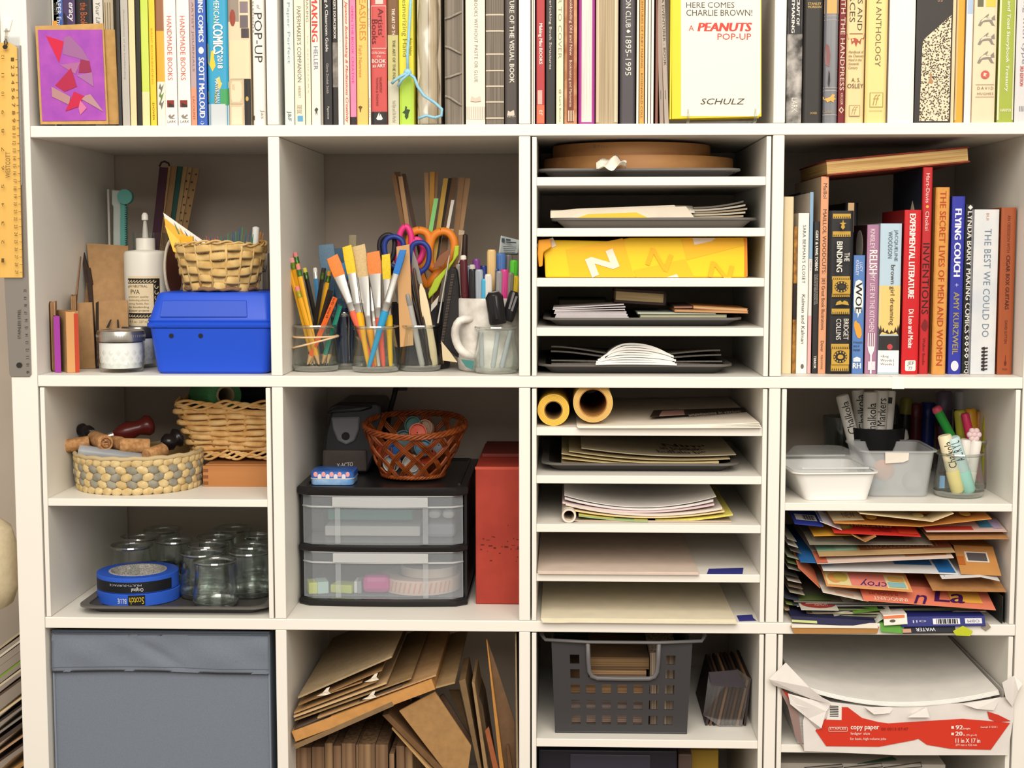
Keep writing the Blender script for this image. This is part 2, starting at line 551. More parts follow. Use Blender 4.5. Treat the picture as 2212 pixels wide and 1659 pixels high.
# -- slot 3: yellow ream
YEL, YEL2, YEL3 = mat('ffd21a', .45), mat('ffc21a', .45), mat('f7b915', .45)
t = thing('paper_ream', 'bright yellow wrapped ream of paper printed with big letters', 'paper ream', (P(1390, 600, .03).x, .03, SA[2] + .0003))
q = lambda x, y, Y=.03: P(x, y, Y)
pts = [(1178, 599.5), (1614, 599.5), (1614, 513), (1610, 513), (1360, 513.5), (1320, 521), (1180, 518), (1172, 535), (1176, 560)]
wr = MB().slab([q(x, y) for x, y in pts], .275, n=Vector((0, 1, 0)))
wr.v = [(x, y, min(max(z, SA[2] + .0004), SA[1] - .0123)) for x, y, z in wr.v]
obj('wrapper', local(t, wr), YEL, t, bevel=.002)
tab = MB().slab([q(1163, 518, .018), q(1188, 516, .018), q(1192, 533, .018), q(1174, 545, .018), q(1172, 575, .018), q(1164, 577, .018), q(1161, 548, .018)], .008, n=Vector((0, 1, 0)))
obj('end_flap', local(t, tab), mat('f5a623', .45), t, bevel=.0015)
for k, pl in enumerate(([(1232, 599), (1222, 540), (1345, 514.5), (1370, 599)], [(1472, 513.5), (1606, 513.5), (1608, 530), (1483, 562)], [(1375, 599), (1368, 585), (1480, 560), (1500, 599)])):
 flat(t, pl, YEL2, 'printed_square', .03)
fl = MB().slab([q(1608, 514, .0292), q(1614, 514, .0292), q(1615, 597, .0292), q(1608, 598, .0292)], .001, n=Vector((0, 1, 0)))
obj('seam', local(t, fl), mat('e8891c', .5), t)
def slanted(s, x, y, w, h, ang, m, bold=.05):
 ca, sa = math.cos(math.radians(ang)), math.sin(math.radians(ang))
 o = P(x, y, .0286)
 u = (P(x + w * ca, y - w * sa, .0286) - o)
 v = (P(x - h * sa, y - h * ca, .0286) - o)
 letters(s, t, o, u, v, m, 'printed_letter', bold=bold)
CR = mat('fbead8', .5)
slanted('N', 1283, 598, 56, 42, 22, CR)
slanted('N', 1168, 545, 34, 20, 22, CR)
slanted('N', 1395, 571, 48, 38, -20, YEL3, .02)
slanted('N', 1530, 597, 48, 34, -14, YEL3, .02)
flat(t, [(1496, 514), (1546, 514), (1538, 521), (1500, 529)], CR, 'printed_letter', .03)
flat(t, [(1440, 599), (1462, 592), (1466, 599)], CR, 'printed_letter', .03)
# -- slot 4
tray('dark grey tray of small books and white cards', 1173, 1606, 688, SA[3], .03, .0125, dep=.30)
zt = SA[3] + .0115
for k in range(8):
 z = zt + k * .0019
 A, B = P(1199 - k * 0.8 + (k % 3) * 2, 680, .05), P(1358 - k * 1.2 - (k % 2) * 2, 680, .05)
 dz = .0006 * max(0, k - 4)
 def leaf(u, v, z=z, A=A, B=B, dz=dz):
  return Vector((A.x + (B.x - A.x) * u, .05 + .1 * v, z + .0016 + dz * u * 3))
 solo('white_card', sheet_mb(leaf, 6, 2, .0015), paper('f3ebee'), ('lowest white card of the pile on the small-book tray', 'topmost white card of the pile on the small-book tray', 'white card inside the pile on the small-book tray')[0 if k == 0 else 1 if k == 7 else 2], 'card', 'pile of white cards')
def flatbook(name, label, A, ex, ey, w, d, h, cover, pg, board=.0022, cat='book', over=.003, sp=0):
 """a closed book lying down: A corner, ex along its front edge, ey going in; front shows page edges"""
 ex, ey = Vector(ex).normalized(), Vector(ey).normalized()
 ez = ex.cross(ey).normalized()
 t = thing(name, label, cat)
 M = Matrix((ex, ey, ez)).transposed()
 t.location = A
 t.rotation_euler = M.to_euler()
 mb = MB().box((0, 0, 0), (w, d, board)).box((0, 0, h - board), (w, d, h))
 if sp >= 0:
  x = w - board if sp else 0
  mb.box((x, 0, 0), (x + board, d, h))
 obj('cover', mb, cover, t, bevel=.0006)
 obj('page_block', MB().box((board if not sp else over, over, board), (w - over if not sp else w - board, d - over, h - board)), pg, t)
 return t
A = P(1327, 655, .07)
flatbook('book', 'dark brown book tilted on the tray with cream page edges facing out', A + Vector((0, 0, .001)), (1, 0, -.062), (0, 1, -.02), .0745, .11, .0205, mat('3a2622', .6), pages('d8bd8c'), board=.004, sp=1, over=.002)
flatbook('book', 'dark green book lying at the back of the small-book tray', Vector((P(1205, 660, .2).x, .2, zt + .001)), (1, 0, .0), (0, 1, 0), .075, .09, .0215, mat('21452a', .6), pages('a59a80'))
A = P(1378, 687, .05)
flatbook('booklet', 'thin sage green booklet lying flat on the small-book tray', Vector((P(1382, 686, .05).x, .05, zt + .0004)), (1, 0, 0), (0, 1, 0), .124, .14, .0048, mat('9aa586', .6), pages('d9cfae'), board=.001, cat='booklet', sp=1, over=.001)
flatbook('booklet', 'thin white booklet with mint edge on top of the sage green one', Vector((P(1377, 680, .048).x, .048, zt + .0056)), (1, 0, -.004), (0, 1, 0), .112, .14, .0026, mat('d9e4d4', .6), pages('f0ecd9'), board=.0008, cat='booklet', sp=-1, over=.001)
flatbook('notebook', 'tan notebook under the orange one at right of the small-book tray', Vector((P(1457, 676, .045).x, .045, zt + .0088)), (1, 0, -.02), (0, 1, 0), .105, .13, .0042, mat('d59a63', .6), pages('eab98a'), board=.001, cat='notebook', over=.001)
flatbook('notebook', 'orange-tan notebook uppermost at right of the small-book tray', Vector((P(1497, 667, .045).x, .045, zt + .0136)), (1, 0, -.055), (0, 1, 0), .078, .13, .0044, mat('dd9e5e', .6), pages('f6cf9c'), board=.001, cat='notebook', over=.001)
flatbook('pocket_folder', 'dark brown slim folder beside the orange notebook', Vector((P(1455, 669, .043).x, .043, zt + .0135)), (1, 0, .01), (0, 1, 0), .028, .13, .0042, mat('4a2f28', .6), pages('c98c6e'), board=.001, cat='folder', over=.001)
# -- slot 5
tray('dark grey tray of black felt sheets and white cloths in the lowest sorter slot', 1161, 1585, 786, Z2 + .0005, .035, .0135, dep=.31)
zt = Z2 + .0035
for k, (l0, l1, c0, r1, yy) in enumerate(((1191, 784, 783, 1562, .06), (1191, 777, 780, 1560, .07), (1190, 757, 774, 1558, .062), (1191, 747, 767, 1556, .072))):
 A, B = P(l0, l1, yy), P(r1, l1, yy)
 zl, zc, zr = P(l0, l1, yy).z, P(1376, c0, yy).z, P(r1, l1 + (8 if k > 1 else 2), yy).z
 def felt(u, v, A=A, B=B, zl=zl, zc=zc, zr=zr, yy=yy, k=k):
  s = abs(2 * u - 1)
  e = zl if u < .5 else zr
  return Vector((A.x + (B.x - A.x) * u, yy + .16 * v, max(zt + .0026 + .0004 * k, zc + (e - zc) * (s * s * (3 - 2 * s)) - .012 * v * s)))
 solo('felt_sheet', sheet_mb(felt, 24, 3, .0022), mat(('7d776f', '8d877c')[k % 2], .95, 'felt', None, 300, .12),
         ('lowest', 'second', 'third', 'topmost')[k] + ' charcoal felt sheet pinched under the white cloths', 'felt sheet', 'charcoal felt sheets', smooth=.6)
for k in range(9):
 f = k / 8
 x0, x1 = 1287 + 20 * f * f + (k % 2) * 5, 1462 - 12 * f * f - (k % 3) * 4
 yy = .03
 zb_, zt_ = P(1376, 786, yy).z, P(1376, 741, yy).z
 def cloth(u, v, x0=x0, x1=x1, f=f, k=k):
  X = P(x0 + (x1 - x0) * u, 770, yy).x
  zm = zb_ + (zt_ - zb_) * (.06 + .94 * f)
  ze = zb_ + (zt_ - zb_) * (.03 + .5 * f) - .0005 * k
  ze2 = zb_ + (zt_ - zb_) * (.02 + .50 * f)
  e = ze if u < .4 else ze2
  s = abs(u - .4) / (.4 if u < .4 else .6)
  return Vector((X, yy + .001 * (k % 3) + .15 * v, e + (zm - e) * (1 - s ** 2.2) - .01 * v))
 solo('white_cloth', sheet_mb(cloth, 18, 3, .0027), mat('fffdf8', .9, 'cloth', None, 200, .03),
         'topmost white cloth of the bundle over the felt' if k == 8 else 'white cloth folded in the layered bundle over the felt', 'cloth', 'white cloths in the lowest sorter tray', smooth=.8)
# -- lower sorter, slot 1: rolls and envelope
def roll(name, label, px, py, ro, ri, zs, col, core, length, Yf, dx=0.0):
 s = SX(Yf)
 R0, R1 = ro * s, ri * s
 X = P(px, py, Yf).x
 t = thing(name, label, 'paper roll', (X, Yf, zs))
 M = Matrix.Translation((0, 0, R0)) @ Matrix.Rotation(-PI / 2, 4, 'X')
 sp = MB()
 n = 120
 turns = 5
 rin = R1 + .0015
 prof = [(R0, 0.0), (R0, length), (rin, length), (rin, 0.0)]
 rings = []
 for r, z in prof:
  rings.append([(r * math.cos(2 * PI * i / 64), r * math.sin(2 * PI * i / 64), z) for i in range(64)])
 rings.append(rings[0])
 sp.loft(rings, caps=(False, False), M=M)
 obj('paper', sp, col, t, smooth=.6)
 ring = MB()
 for k in range(1, 5):
  r = rin + (R0 - rin) * k / 5
  ring.lathe([(r, -.0004), (r + .0004, -.0004), (r + .0004, .0003), (r, .0003)], 64, M=M)
 obj('wound_edge', ring, mat('d8a23a', .7), t)
 cr = MB()
 rings = []
 for r, z in ((rin, -.001), (R1, -.001), (R1, length), (rin, length)):
  rings.append([(r * math.cos(2 * PI * i / 48), r * math.sin(2 * PI * i / 48), z) for i in range(48)])
 rings.append(rings[0])
 cr.loft(rings, caps=(False, False), M=M)
 obj('core', cr, core, t, smooth=.6)
 return t
roll('paper_roll', 'small yellow tracing paper roll at the left end of the lower sorter', 1195.5, 890, 34.5, 18, SB[0] + .0003, mat('fbcf55', .6), mat('8f6a3c', .8), .33, .02)
t = thing('document_stack', 'large white envelope stack under the kraft roll with a black printed strip', 'envelope', (P(1450, 925, .0).x, .0, SB[0]))
zE = SB[0] + .0042
N = 4
for k in range(N):
 f = (k + 1) / N
 l0, r0 = P(1249 - k, 923, -.004), P(1645 - k * 1.5, 915, -.004)
 def env(u, v, f=f, l0=l0, r0=r0, k=k):
  x = l0.x + (r0.x - l0.x) * u
  X = x + v * (-.004 * u + .0)
  return Vector((X, -.006 + .0015 * k + .36 * v, SB[0] + .0008 + f * (.0022 + .0055 * u ** 2) + .001 * math.sin(PI * u) * v))
 obj('envelope', local(t, sheet_mb(env, 16, 4, .0012)), paper('fbf2e4'), t, smooth=.6)
def onenv(px, py, e=.0016):
 return G(px, py, SB[0] + .0072 + e)
qs = [(1404, 901), (1412, 887), (1608, 881), (1613, 890)]
obj('printed_strip', local(t, MB().slab([onenv(*p) for p in qs], .0006, n=Vector((0, 0, 1)))), mat('33261f', .5), t)
obj('printed_photo', local(t, MB().slab([onenv(x, y, .0025) for x, y in [(1424, 899), (1430, 888), (1477, 886), (1479, 896)]], .0004, n=Vector((0, 0, 1)))), mat('b98f86', .5), t)
o, u_, v_ = onenv(1488, 899, .003), onenv(1600, 891, .003), onenv(1488, 893, .003)
letters('PRINTED WORDS'[:0] or 'unavitanima in vitrium', t, o, u_ - o, v_ - o, mat('d9c8b4', .6), 'small_print')
roll('paper_roll', 'thick kraft paper roll with a wide dark core resting on the white envelopes', 1281, 876, 43, 29, SB[0] + .0062, mat('f0c97c', .65), mat('b9803f', .8), .33, .012)
# -- lower sorter, slot 2
tray('dark grey tray of printed cream papers in the lower sorter', 1169, 1600, 1010, SB[1], .03, .0135, dep=.32)
zt = SB[1] + .0045
defs = [(1212, 1542, 1008, 1007, 0), (1213, 1546, 1001, 1004, .002), (1214, 1553, 989, 1000, .006), (1213, 1553, 979, 997, .01), (1229, 1577, 974, 990, .012), (1256, 1590, 967, 981, .012)]
for k, (x0, x1, ya, yb_, dv) in enumerate(defs):
 yy = .045 + .004 * k
 A, B = P(x0, ya, yy), P(x1, yb_, yy)
 def pp(u, v, A=A, B=B, yy=yy, k=k):
  z = A.z + (B.z - A.z) * (1 - (1 - u) ** 2.0)
  zmid = zt + .0018 * (k + 1)
  s = math.sin(PI * u)
  return Vector((A.x + (B.x - A.x) * u, yy + .22 * v, max(zmid, z - .004 * s * (1 if k > 1 else 0))))
 tt = solo('printed_sheet', sheet_mb(pp, 18, 3, .0013), paper(('f3e4c0', 'efd9a4', 'ecd79f', 'f0dda8', 'e4d2a4', 'd9ccb0')[k]),
              ('lowest', 'second lowest', 'third from bottom', 'third from top', 'second from top', 'topmost')[k] + ' cream sheet in the printed-paper tray', 'sheet of paper', 'cream sheets in the printed-paper tray', smooth=.6)
 if k == 5:
  for r in range(3):
   o = Vector((P(1424 + r * 9, 975, .08).x, .082 + r * .035, pp(.5, .3 + .12 * r).z + .0016))
   letters(('buffalo bill did', 'in buckskin hills', 'Nimble')[r], tt, o, Vector((.10, .0, -.0035)), Vector((-.004, .022, .0012)), mat('4a4236', .8), 'printed_line', bold=.02)
# -- lower sorter, slot 3
zt = SB[2]
def slump(x0, x1, yL, yM, yR, Y0, dep, k, nm, m, label, cat, th=.0014, grp=None, dz=0):
 A, M_, B = P(x0, yL, Y0), P((x0 + x1) / 2, yM, Y0), P(x1, yR, Y0)
 def f(u, v):
  z = A.z * (1 - u) * (1 - 2 * u) + M_.z * 4 * u * (1 - u) + B.z * u * (2 * u - 1)
  return Vector((A.x + (B.x - A.x) * u, Y0 + dep * v, max(zt + th * .62 + .0004, z + dz * v)))
 return solo(nm, sheet_mb(f, 20, 3, th * .62), m, label, cat, grp, smooth=.6)
slump(1216, 1580, 1119, 1136, 1131, .02, .26, 0, 'document_wallet', mat('c9b6a4', .6), 'clear-brown document wallet at the bottom of the curved paper pile', 'document wallet', th=.004)
slump(1250, 1583, 1111, 1124, 1110, .022, .26, 0, 'legal_pad', mat('f3e36b', .6, 'linesz', 'd9d06a', 220, .1), 'yellow ruled pad low in the curved paper pile', 'notepad', th=.004)
slump(1250, 1400, 1113, 1121, 1125, .019, .2, 0, 'folder_tab', mat('9fb87c', .6), 'green folder edge beneath the white tab in the curved paper pile', 'folder', th=.003)
slump(1224, 1565, 1098, 1116, 1103, .026, .25, 0, 'manila_folder', mat('f1d7a4', .7), 'manila folder above the yellow pad in the curved paper pile', 'folder', th=.0035)
slump(1222, 1560, 1087, 1110, 1096, .026, .25, 0, 'paper_sheaf', mat('f3e6da', .7, 'linesx', None, 900, .1), 'cream sheaf of paper in the middle of the curved paper pile', 'paper', th=.005)
slump(1215, 1543, 1084, 1104, 1088, .03, .25, 0, 'paper_sheaf', mat('e8cfd0', .7), 'pinkish sheaf of paper under the white sheets in the curved pile', 'paper', th=.004)
slump(1220, 1541, 1074, 1098, 1079, .032, .26, 0, 'paper_sheaf', mat('f4eeec', .7, 'linesx', None, 900, .08), 'white sheaf with curling front edge in the curved paper pile', 'paper', th=.005)
slump(1219, 1547, 1069, 1095, 1072, .03, .28, 0, 'paper_sheaf', paper('fbf7f4'), 'topmost white sheet of the curved paper pile', 'paper', th=.0012, dz=.004)
tmb = MB()
Mx = Matrix.Translation(P(1229, 1117, .012)) @ Matrix.Rotation(-PI / 2, 4, 'X')
rr = [[(r * math.cos(2 * PI * i / 32), r * math.sin(2 * PI * i / 32), z) for i in range(32)] for r, z in ((.0102, 0), (.0102, .25), (.0075, .25), (.0075, 0), (.0102, 0))]
tmb.loft(rr, caps=(False, False), M=Mx)
tb = solo('cardboard_tube', tmb, paper('efe2d2'), 'narrow white tube lying at the left of the curved paper pile', 'paper tube', smooth=.6)
dzt = zt + .0004 - tb.location.z
tb.location.z += dzt
# -- lower sorter, slots 4 and 5: flat stacks and blue tape
for (nm, lab, zs, xl, xr, yf, bl, br, col, n, cat, th) in (('paper_stack', 'pinkish-beige paper stack lying flat one slot from the bottom', SB[3], 1163, 1511, 1240, 1163, 1470, 'e6d3c4', 3, 'paper stack', .0012),
          ('paper_stack', 'cream deckle-edged paper stack in the bottom sorter slot', Z3, 1171, 1593, 1343, 1166, 1550, 'f5ead0', 4, 'paper stack', .0014)):
 base_y = -.004 if zs != Z3 else -.010
 A, B = P(xl, yf, base_y), P(xr, yf, base_y)
 t = thing(nm, lab, cat, ((A.x + B.x) / 2, base_y, zs))
 for k in range(n):
  def fl(u, v, k=k):
   return Vector((A.x + (B.x - A.x) * u - .0006 * k, base_y + .0012 * k + .36 * v, zs + .0004 + th * (k + 1) - (.0006 * max(0, 1 - v * 12) * math.sin(PI * min(1, u * 6 + .1)) if u < .16 and zs == Z3 else 0)))
  obj('sheet', local(t, sheet_mb(fl, 20, 12, th * .9)), paper(col), t, smooth=.6)
for pts, zs, lab in (([(1527, 1240), (1531, 1229), (1606, 1227), (1604, 1240)], SB[3], 'strip of dark blue tape on the slat beside the pinkish paper'), ([(1597, 1342), (1591, 1330), (1625, 1328), (1627, 1335), (1634, 1341)], Z3, 'scrap of dark blue tape beside the cream paper stack')):
 q_ = [G(x, y, zs + .0002) for x, y in pts]
 solo('tape_strip', MB().slab(q_, .0004, n=Vector((0, 0, 1))), mat('2f348c', .6), lab, 'tape')
# ------------------------------------------------------------------ books
_C = {}
def ink(c):
 return mat(c, .6)
class Book:
 """an upright book, spine towards us; x0, x1: picture edges of the spine at its foot; xt: left edge at the height yt"""
 def __init__(s, label, x0, x1, zs, ht, Yf, col, pg='efe3cb', dep=.17, xt=None, yt=None, kind='soft', name='book', cat='book', side=None, rough=.5, board=None, spine='spine', group=None, rnd=1.0):
  a, b = P(x0, 265 if zs > 1.3 else 808, Yf), P(x1, 265 if zs > 1.3 else 808, Yf)
  s.w = b.x - a.x - .0005
  s.zs, s.Yf = zs, Yf
  if ht > 2:                       # given as the picture height of its head
   ht = P(xt if xt else x0, ht, Yf).z - zs
  s.h = ht
  ang = 0
  if Yf >= .1 and zs > 1.3:
   xt = None
  if xt is not None:
   q = P(xt, yt, Yf)
   ang = math.atan2(q.x - a.x, q.z - zs)
   if abs(ang) < .03:
    a = Vector((a.x + (q.x - a.x) * .35, a.y, a.z))
    ang = 0
  bay = min(3, max(0, int((a.x + s.w / 2) / (W + T))))
  over = a.x + s.w + max(0, math.sin(ang)) * s.h - (BX[bay] + W - .0008)
  if over > 0 and label.find('cut off') < 0:
   a = Vector((a.x - over, a.y, a.z))
  a = Vector((max(a.x, BX[bay] + .0008), a.y, a.z))
  lift = max(0, -s.w * math.sin(-ang)) if ang > 0 else 0
  s.t = thing(name, label, cat, (a.x + (s.w * (1 - math.cos(ang)) if ang > 0 else 0), Yf, zs + .0003 + (s.w * math.sin(ang) if ang > 0 else 0)), (0, ang, 0), group)
  s.ang = ang
  w, h = s.w, s.h
  cm = col if not isinstance(col, str) else mat(col, rough, 'cover', None, 40, .012)
  if kind == 'hard':
   bd, ov = board or .0026, .003
  else:
   bd, ov = min(.0007, w * .2), .0006
  n = 14
  r = min(.0035, w * .18) * rnd     # gently rounded back
  def sect(z):
   pts = [(w * i / n, r * max(0, (abs(2 * i / n - 1) - .68) / .32) ** 2 * (1 if kind == 'hard' else .35), z) for i in range(n + 1)]
   return pts + [(w, bd + r + .001, z), (0, bd + r + .001, z)]
  s.r = r * (1 if kind == 'hard' else .35)
  obj(spine, MB().loft([sect(0), sect(h)]), cm, s.t, smooth=.7)
  sm = mat(side, rough) if side else cm
  cv = MB().box((0, r + .0005, 0), (bd, dep, h)).box((w - bd, r + .0005, 0), (w, dep, h))
  obj('cover', cv, sm, s.t, bevel=.0004 if kind == 'hard' else 0)
  if w > 2.5 * bd:
   obj('page_block', MB().box((bd, bd + r + .001, ov), (w - bd, dep - ov, h - ov)), pages(pg), s.t)
 def z(s, y):
  return max(.0004, (P(1106, y, s.Yf).z - s.zs) / math.cos(s.ang))
 def y3(s, a):
  return s.r * max(0, (abs(2 * a - 1) - .68) / .32) ** 2
 def text(s, body, y0, y1, a0, a1, c='222222', d='d', **k):
  e = nexte(s.t, .0002)
  z0, z1 = s.z(y0), s.z(y1)
  x0, x1 = a0 * s.w, a1 * s.w
  if d == 'd':
   o, u, v = (x0, 0, z0), (0, 0, z1 - z0), (x1 - x0, 0, 0)
  elif d == 'u':
   o, u, v = (x1, 0, z1), (0, 0, z0 - z1), (x0 - x1, 0, 0)
  elif d == 'f':
   o, u, v = (x1, 0, z0), (x0 - x1, 0, 0), (0, 0, z1 - z0)
  else:
   o, u, v = (x0, 0, z1), (x1 - x0, 0, 0), (0, 0, z0 - z1)
  nm = k.pop('name', 'title')
  ob = letters(body, None, o, u, v, ink(c), nm, bend=lambda x, y, z: (x, s.y3(x / s.w) - e + y, z), **k)
  ob.parent = s.t
  return s
 def patch(s, y0, y1, a0, a1, c, name='printed_band', pts=None, m=None, label=None):
  e = nexte(s.t, .0002)
  z0, z1 = s.z(y0), s.z(y1)
  mb = MB()
  if pts is None:
   n = 6
   xs = [s.w * (a0 + (a1 - a0) * i / n) for i in range(n + 1)]
   f = [(x, s.y3(x / s.w) - e, z1) for x in xs] + [(x, s.y3(x / s.w) - e, z0) for x in xs]
   mb.add(f, [(i, i + 1, n + 2 + i, n + 1 + i) for i in range(n)])
  else:                             # pts in fractions of the patch box
   f = [(s.w * (a0 + (a1 - a0) * p), s.y3(a0 + (a1 - a0) * p) - e, z0 + (z1 - z0) * q) for p, q in pts]
   mb.add(f, [tuple(range(len(f)))])
  obj(name, mb, m or mat(c, .5), s.t, label=label)
  return s
def ell(n=20, a=0, b=2 * PI):
 return [(.5 + .5 * math.cos(a + (b - a) * i / n), .5 + .5 * math.sin(a + (b - a) * i / n)) for i in range(n)]
# ---- second row, fourth bay (picture positions measured in an enlarged view)
ZX = lambda x: 1660 + x / 2.962
ZY = lambda y: 280 + y / 2.962
def B2(label, x0, x1, top, xt, col, **k):
 zk = dict(Yf=.055, dep=.16)
 zk.update(k)
 return Book(label, ZX(x0), ZX(x1), Z2, ZY(top), col=col, xt=ZX(xt), yt=ZY(top), **zk)
def tx(b, s, y0, y1, a0, a1, c='222222', d='d', **k):
 return b.text(s, ZY(y0), ZY(y1), a0, a1, c, d, **k)
def pa(b, y0, y1, a0, a1, c, *r, **k):
 return b.patch(ZY(y0), ZY(y1), a0, a1, c, *r, **k)
B2('plain cream cloth book first at the left beside the white divider', 82, 148, 430, 100, 'f6e3b8', kind='hard', rough=.8, Yf=.05)
b = B2('thin gold and black patterned booklet right of the plain cream book', 150, 176, 622, 165, mat('d79a3c', .5, 'marble', '8a5a24', 90, .2), Yf=.058)
pa(b, 985, 1215, 0, 1, '2a2120', 'black_band')
b = B2('white book with thin handwritten black title, fourth spine from the left', 180, 250, 535, 186, 'fbf8f0', Yf=.052, dep=.13)
tx(b, "SARA BERMAN'S CLOSET", 615, 985, .42, .72, '3d3a36', spacing=1.1)
tx(b, 'Kalman and Kalman', 1055, 1370, .42, .74, '4a4742', shear=.1, name='author')
pa(b, 1497, 1528, .42, .72, '6a665f', 'emblem', pts=ell())
B2('tall navy black book standing behind the white handwritten one', 186, 250, 405, 190, '1d2531', Yf=.19, dep=.14, kind='hard', side='1d2531')
b = B2('thin book with blue, white and pink spine', 252, 276, 405, 257, 'f7efe9', Yf=.058)
pa(b, 405, 830, 0, 1, '8fb4d2', 'blue_band')
pa(b, 1190, 1560, 0, 1, 'f3b9b8', 'pink_band')
tx(b, 'TABLE A', 835, 905, .3, .7, '8aa9c4')
b = B2('slim black paperback with white sans serif title beside the peach woodcut book', 280, 316, 590, 290, '2b2929', Yf=.055)
tx(b, 'GERT & UWE TOBIAS', 650, 905, .25, .75, 'f3efe6', bold=.04)
tx(b, 'COLLECTION BOOK OF WOODCUTS', 925, 1115, .52, .85, 'b9b4aa')
tx(b, 'KLIMATE OF PRINT ROOM 1970', 930, 1120, .12, .42, 'b9b4aa', name='subtitle')
tx(b, 'TERROR', 1445, 1525, .3, .75, 'f3efe6', 'd', bold=.03, name='publisher_mark')
b = B2('tall peach book of woodcut illustrations propping the old book lying above', 317, 368, 302, 335, 'e7a57c', Yf=.055, dep=.24, kind='soft', side='c9b8a0')
tx(b, 'Maillol', 350, 445, .3, .78, '5b3524')
tx(b, 'MAILLOL WOODCUTS:', 515, 925, .3, .78, '5b3524')
tx(b, '303 Great Book Illustrations', 950, 1280, .3, .75, '5b3524', name='subtitle')
tx(b, 'Dover', 1350, 1420, .3, .7, '5b3524', name='publisher_mark')
tx(b, 'PUBLICATIONS', 1440, 1530, .35, .6, '7a4a34', name='publisher_mark')
b = B2('thick black hardcover THE BINDING with ornate gold bands', 370, 530, 520, 392, '26262a', Yf=.05, kind='hard', dep=.15)
GOLD = 'c9a13f'
for y0, y1 in ((543, 573), (655, 690), (940, 962), (1050, 1072), (1145, 1180), (1368, 1400), (1497, 1540)):
 pa(b, y0, y1, .14, .86, GOLD, 'gold_band')
 for i in range(8):
  pa(b, y0 + (y1 - y0) * .45, y1 - 3, .17 + .085 * i, .22 + .085 * i, '26262a', 'band_notch', pts=[(0, 1), (.5, 0), (1, 1)])
for y0, y1 in ((962, 1050), (1400, 1497)):
 pa(b, y0, y1, .14, .86, GOLD, 'gold_medallion')
 pa(b, y0 + 8, y1 - 8, .22, .78, '26262a', 'medallion_ring', pts=ell())
 for i in range(12):
  t_ = 2 * PI * i / 12
  cx, cy = .5 + .34 * math.cos(t_) * .7, (y0 + y1) / 2 + (y1 - y0) * .31 * math.sin(t_)
  pa(b, cy - 6, cy + 6, cx - .035, cx + .035, GOLD, 'medallion_bead', pts=ell(8))
 pa(b, (y0 + y1) / 2 - 15, (y0 + y1) / 2 + 15, .38, .62, GOLD if y0 > 1300 else '3a3325', 'medallion_centre', pts=ell(10))
pa(b, 580, 645, .36, .64, GOLD, 'gold_ornament', pts=[(.5, 0), (.6, .3), (1, .35), (.65, .5), (.8, .75), (.5, 1), (.2, .75), (.35, .5), (0, .35), (.4, .3)])
pa(b, 1092, 1122, .26, .80, GOLD, 'open_book_emblem', pts=[(0, 1), (.1, .3), (.35, 0), (.5, .4), (.65, 0), (.9, .3), (1, 1), (.5, .8)])
tx(b, 'BINDING', 720, 912, .27, .50, 'f4efe2', bold=.02)
tx(b, 'THE', 790, 845, .58, .78, 'f4efe2')
tx(b, 'BRIDGET', 1208, 1340, .60, .80, 'f4efe2', name='author')
tx(b, 'COLLINS', 1208, 1340, .30, .50, 'f4efe2', name='author')
bm = MB().box((.030, .02, b.h - .03), (.0385, .0212, b.h + .0115))
obj('bookmark', bm, paper('c9a77c'), b.t)
b = B2('short blue book WOE with a speech bubble and orange cat', 532, 605, 805, 550, '5b84c4', Yf=.05)
tx(b, 'LUCY', 850, 910, .52, .78, 'eef2f7', name='author')
tx(b, 'KNISLEY', 838, 935, .18, .44, 'eef2f7', name='author')
pa(b, 962, 1190, .06, .88, 'f8f6f0', 'speech_bubble', pts=[(.5, 0), (.85, .04), (1, .3), (1, .7), (.85, .92), (.6, .94), (.45, 1.08), (.42, .94), (.15, .92), (0, .7), (0, .3), (.15, .04)])
tx(b, 'WOE', 980, 1170, .2, .78, '1f1f1f', bold=.02)
pa(b, 1218, 1335, .06, .82, 'f0a53a', 'cat_drawing', pts=[(.1, .1), (.3, 0), (.4, .12), (.7, .2), (.95, .5), (1, .8), (.8, 1), (.5, .95), (.3, .75), (.15, .5), (.05, .3)])
tx(b, 'A housecats\nstory of\nlanguages', 1350, 1418, .08, .9, '22303f', 'h', name='subtitle')
tx(b, 'RH', 1490, 1525, .08, .78, 'f4f4f0', 'h', bold=.04, name='publisher_mark')
pa(b, 1450, 1482, .1, .75, 'dfe6ee', 'publisher_mark', pts=[(0, .3), (.5, 0), (1, .3), (1, 1), (0, 1)])
b = B2('mauve paperback RELISH with a white fork drawn on its spine', 607, 686, 610, 650, 'b07f9e', Yf=.05, side='3a1b20', dep=.17)
tx(b, 'KNISLEY', 640, 765, .25, .62, 'f4e6ea', name='author')
tx(b, 'RELISH', 775, 925, .2, .85, 'fbf4ef', bold=.02)
tx(b, 'MY LIFE IN THE KITCHEN', 930, 1290, .3, .7, 'f4e6ea', name='subtitle')
for i in range(4):
 pa(b, 1300, 1390, .2 + .17 * i, .27 + .17 * i, 'fbf6f2', 'fork_drawing', pts=[(0, 0), (1, 0), (1, 1), (0, 1)])
pa(b, 1385, 1440, .2, .78, 'fbf6f2', 'fork_drawing', pts=[(0, 0), (1, 0), (.9, .5), (.62, 1), (.38, 1), (.1, .5)])
pa(b, 1438, 1560, .42, .56, 'fbf6f2', 'fork_drawing')
pa(b, 1480, 1535, .25, .85, 'e9dfe6', 'publisher_mark', pts=[(0, 0), (.3, 0), (.3, .7), (.4, .7), (.4, 0), (1, 0), (1, 1), (0, 1)])
disc = MB().lathe([(.024, 0), (.024, .0003)], 24, caps=(True, True), M=Matrix.Translation((-.0002, .055, b.h - .031)) @ Matrix.Rotation(-PI / 2, 4, 'Y'))
obj('cover_plate_print', disc, mat('cfc9c0', .5), b.t)
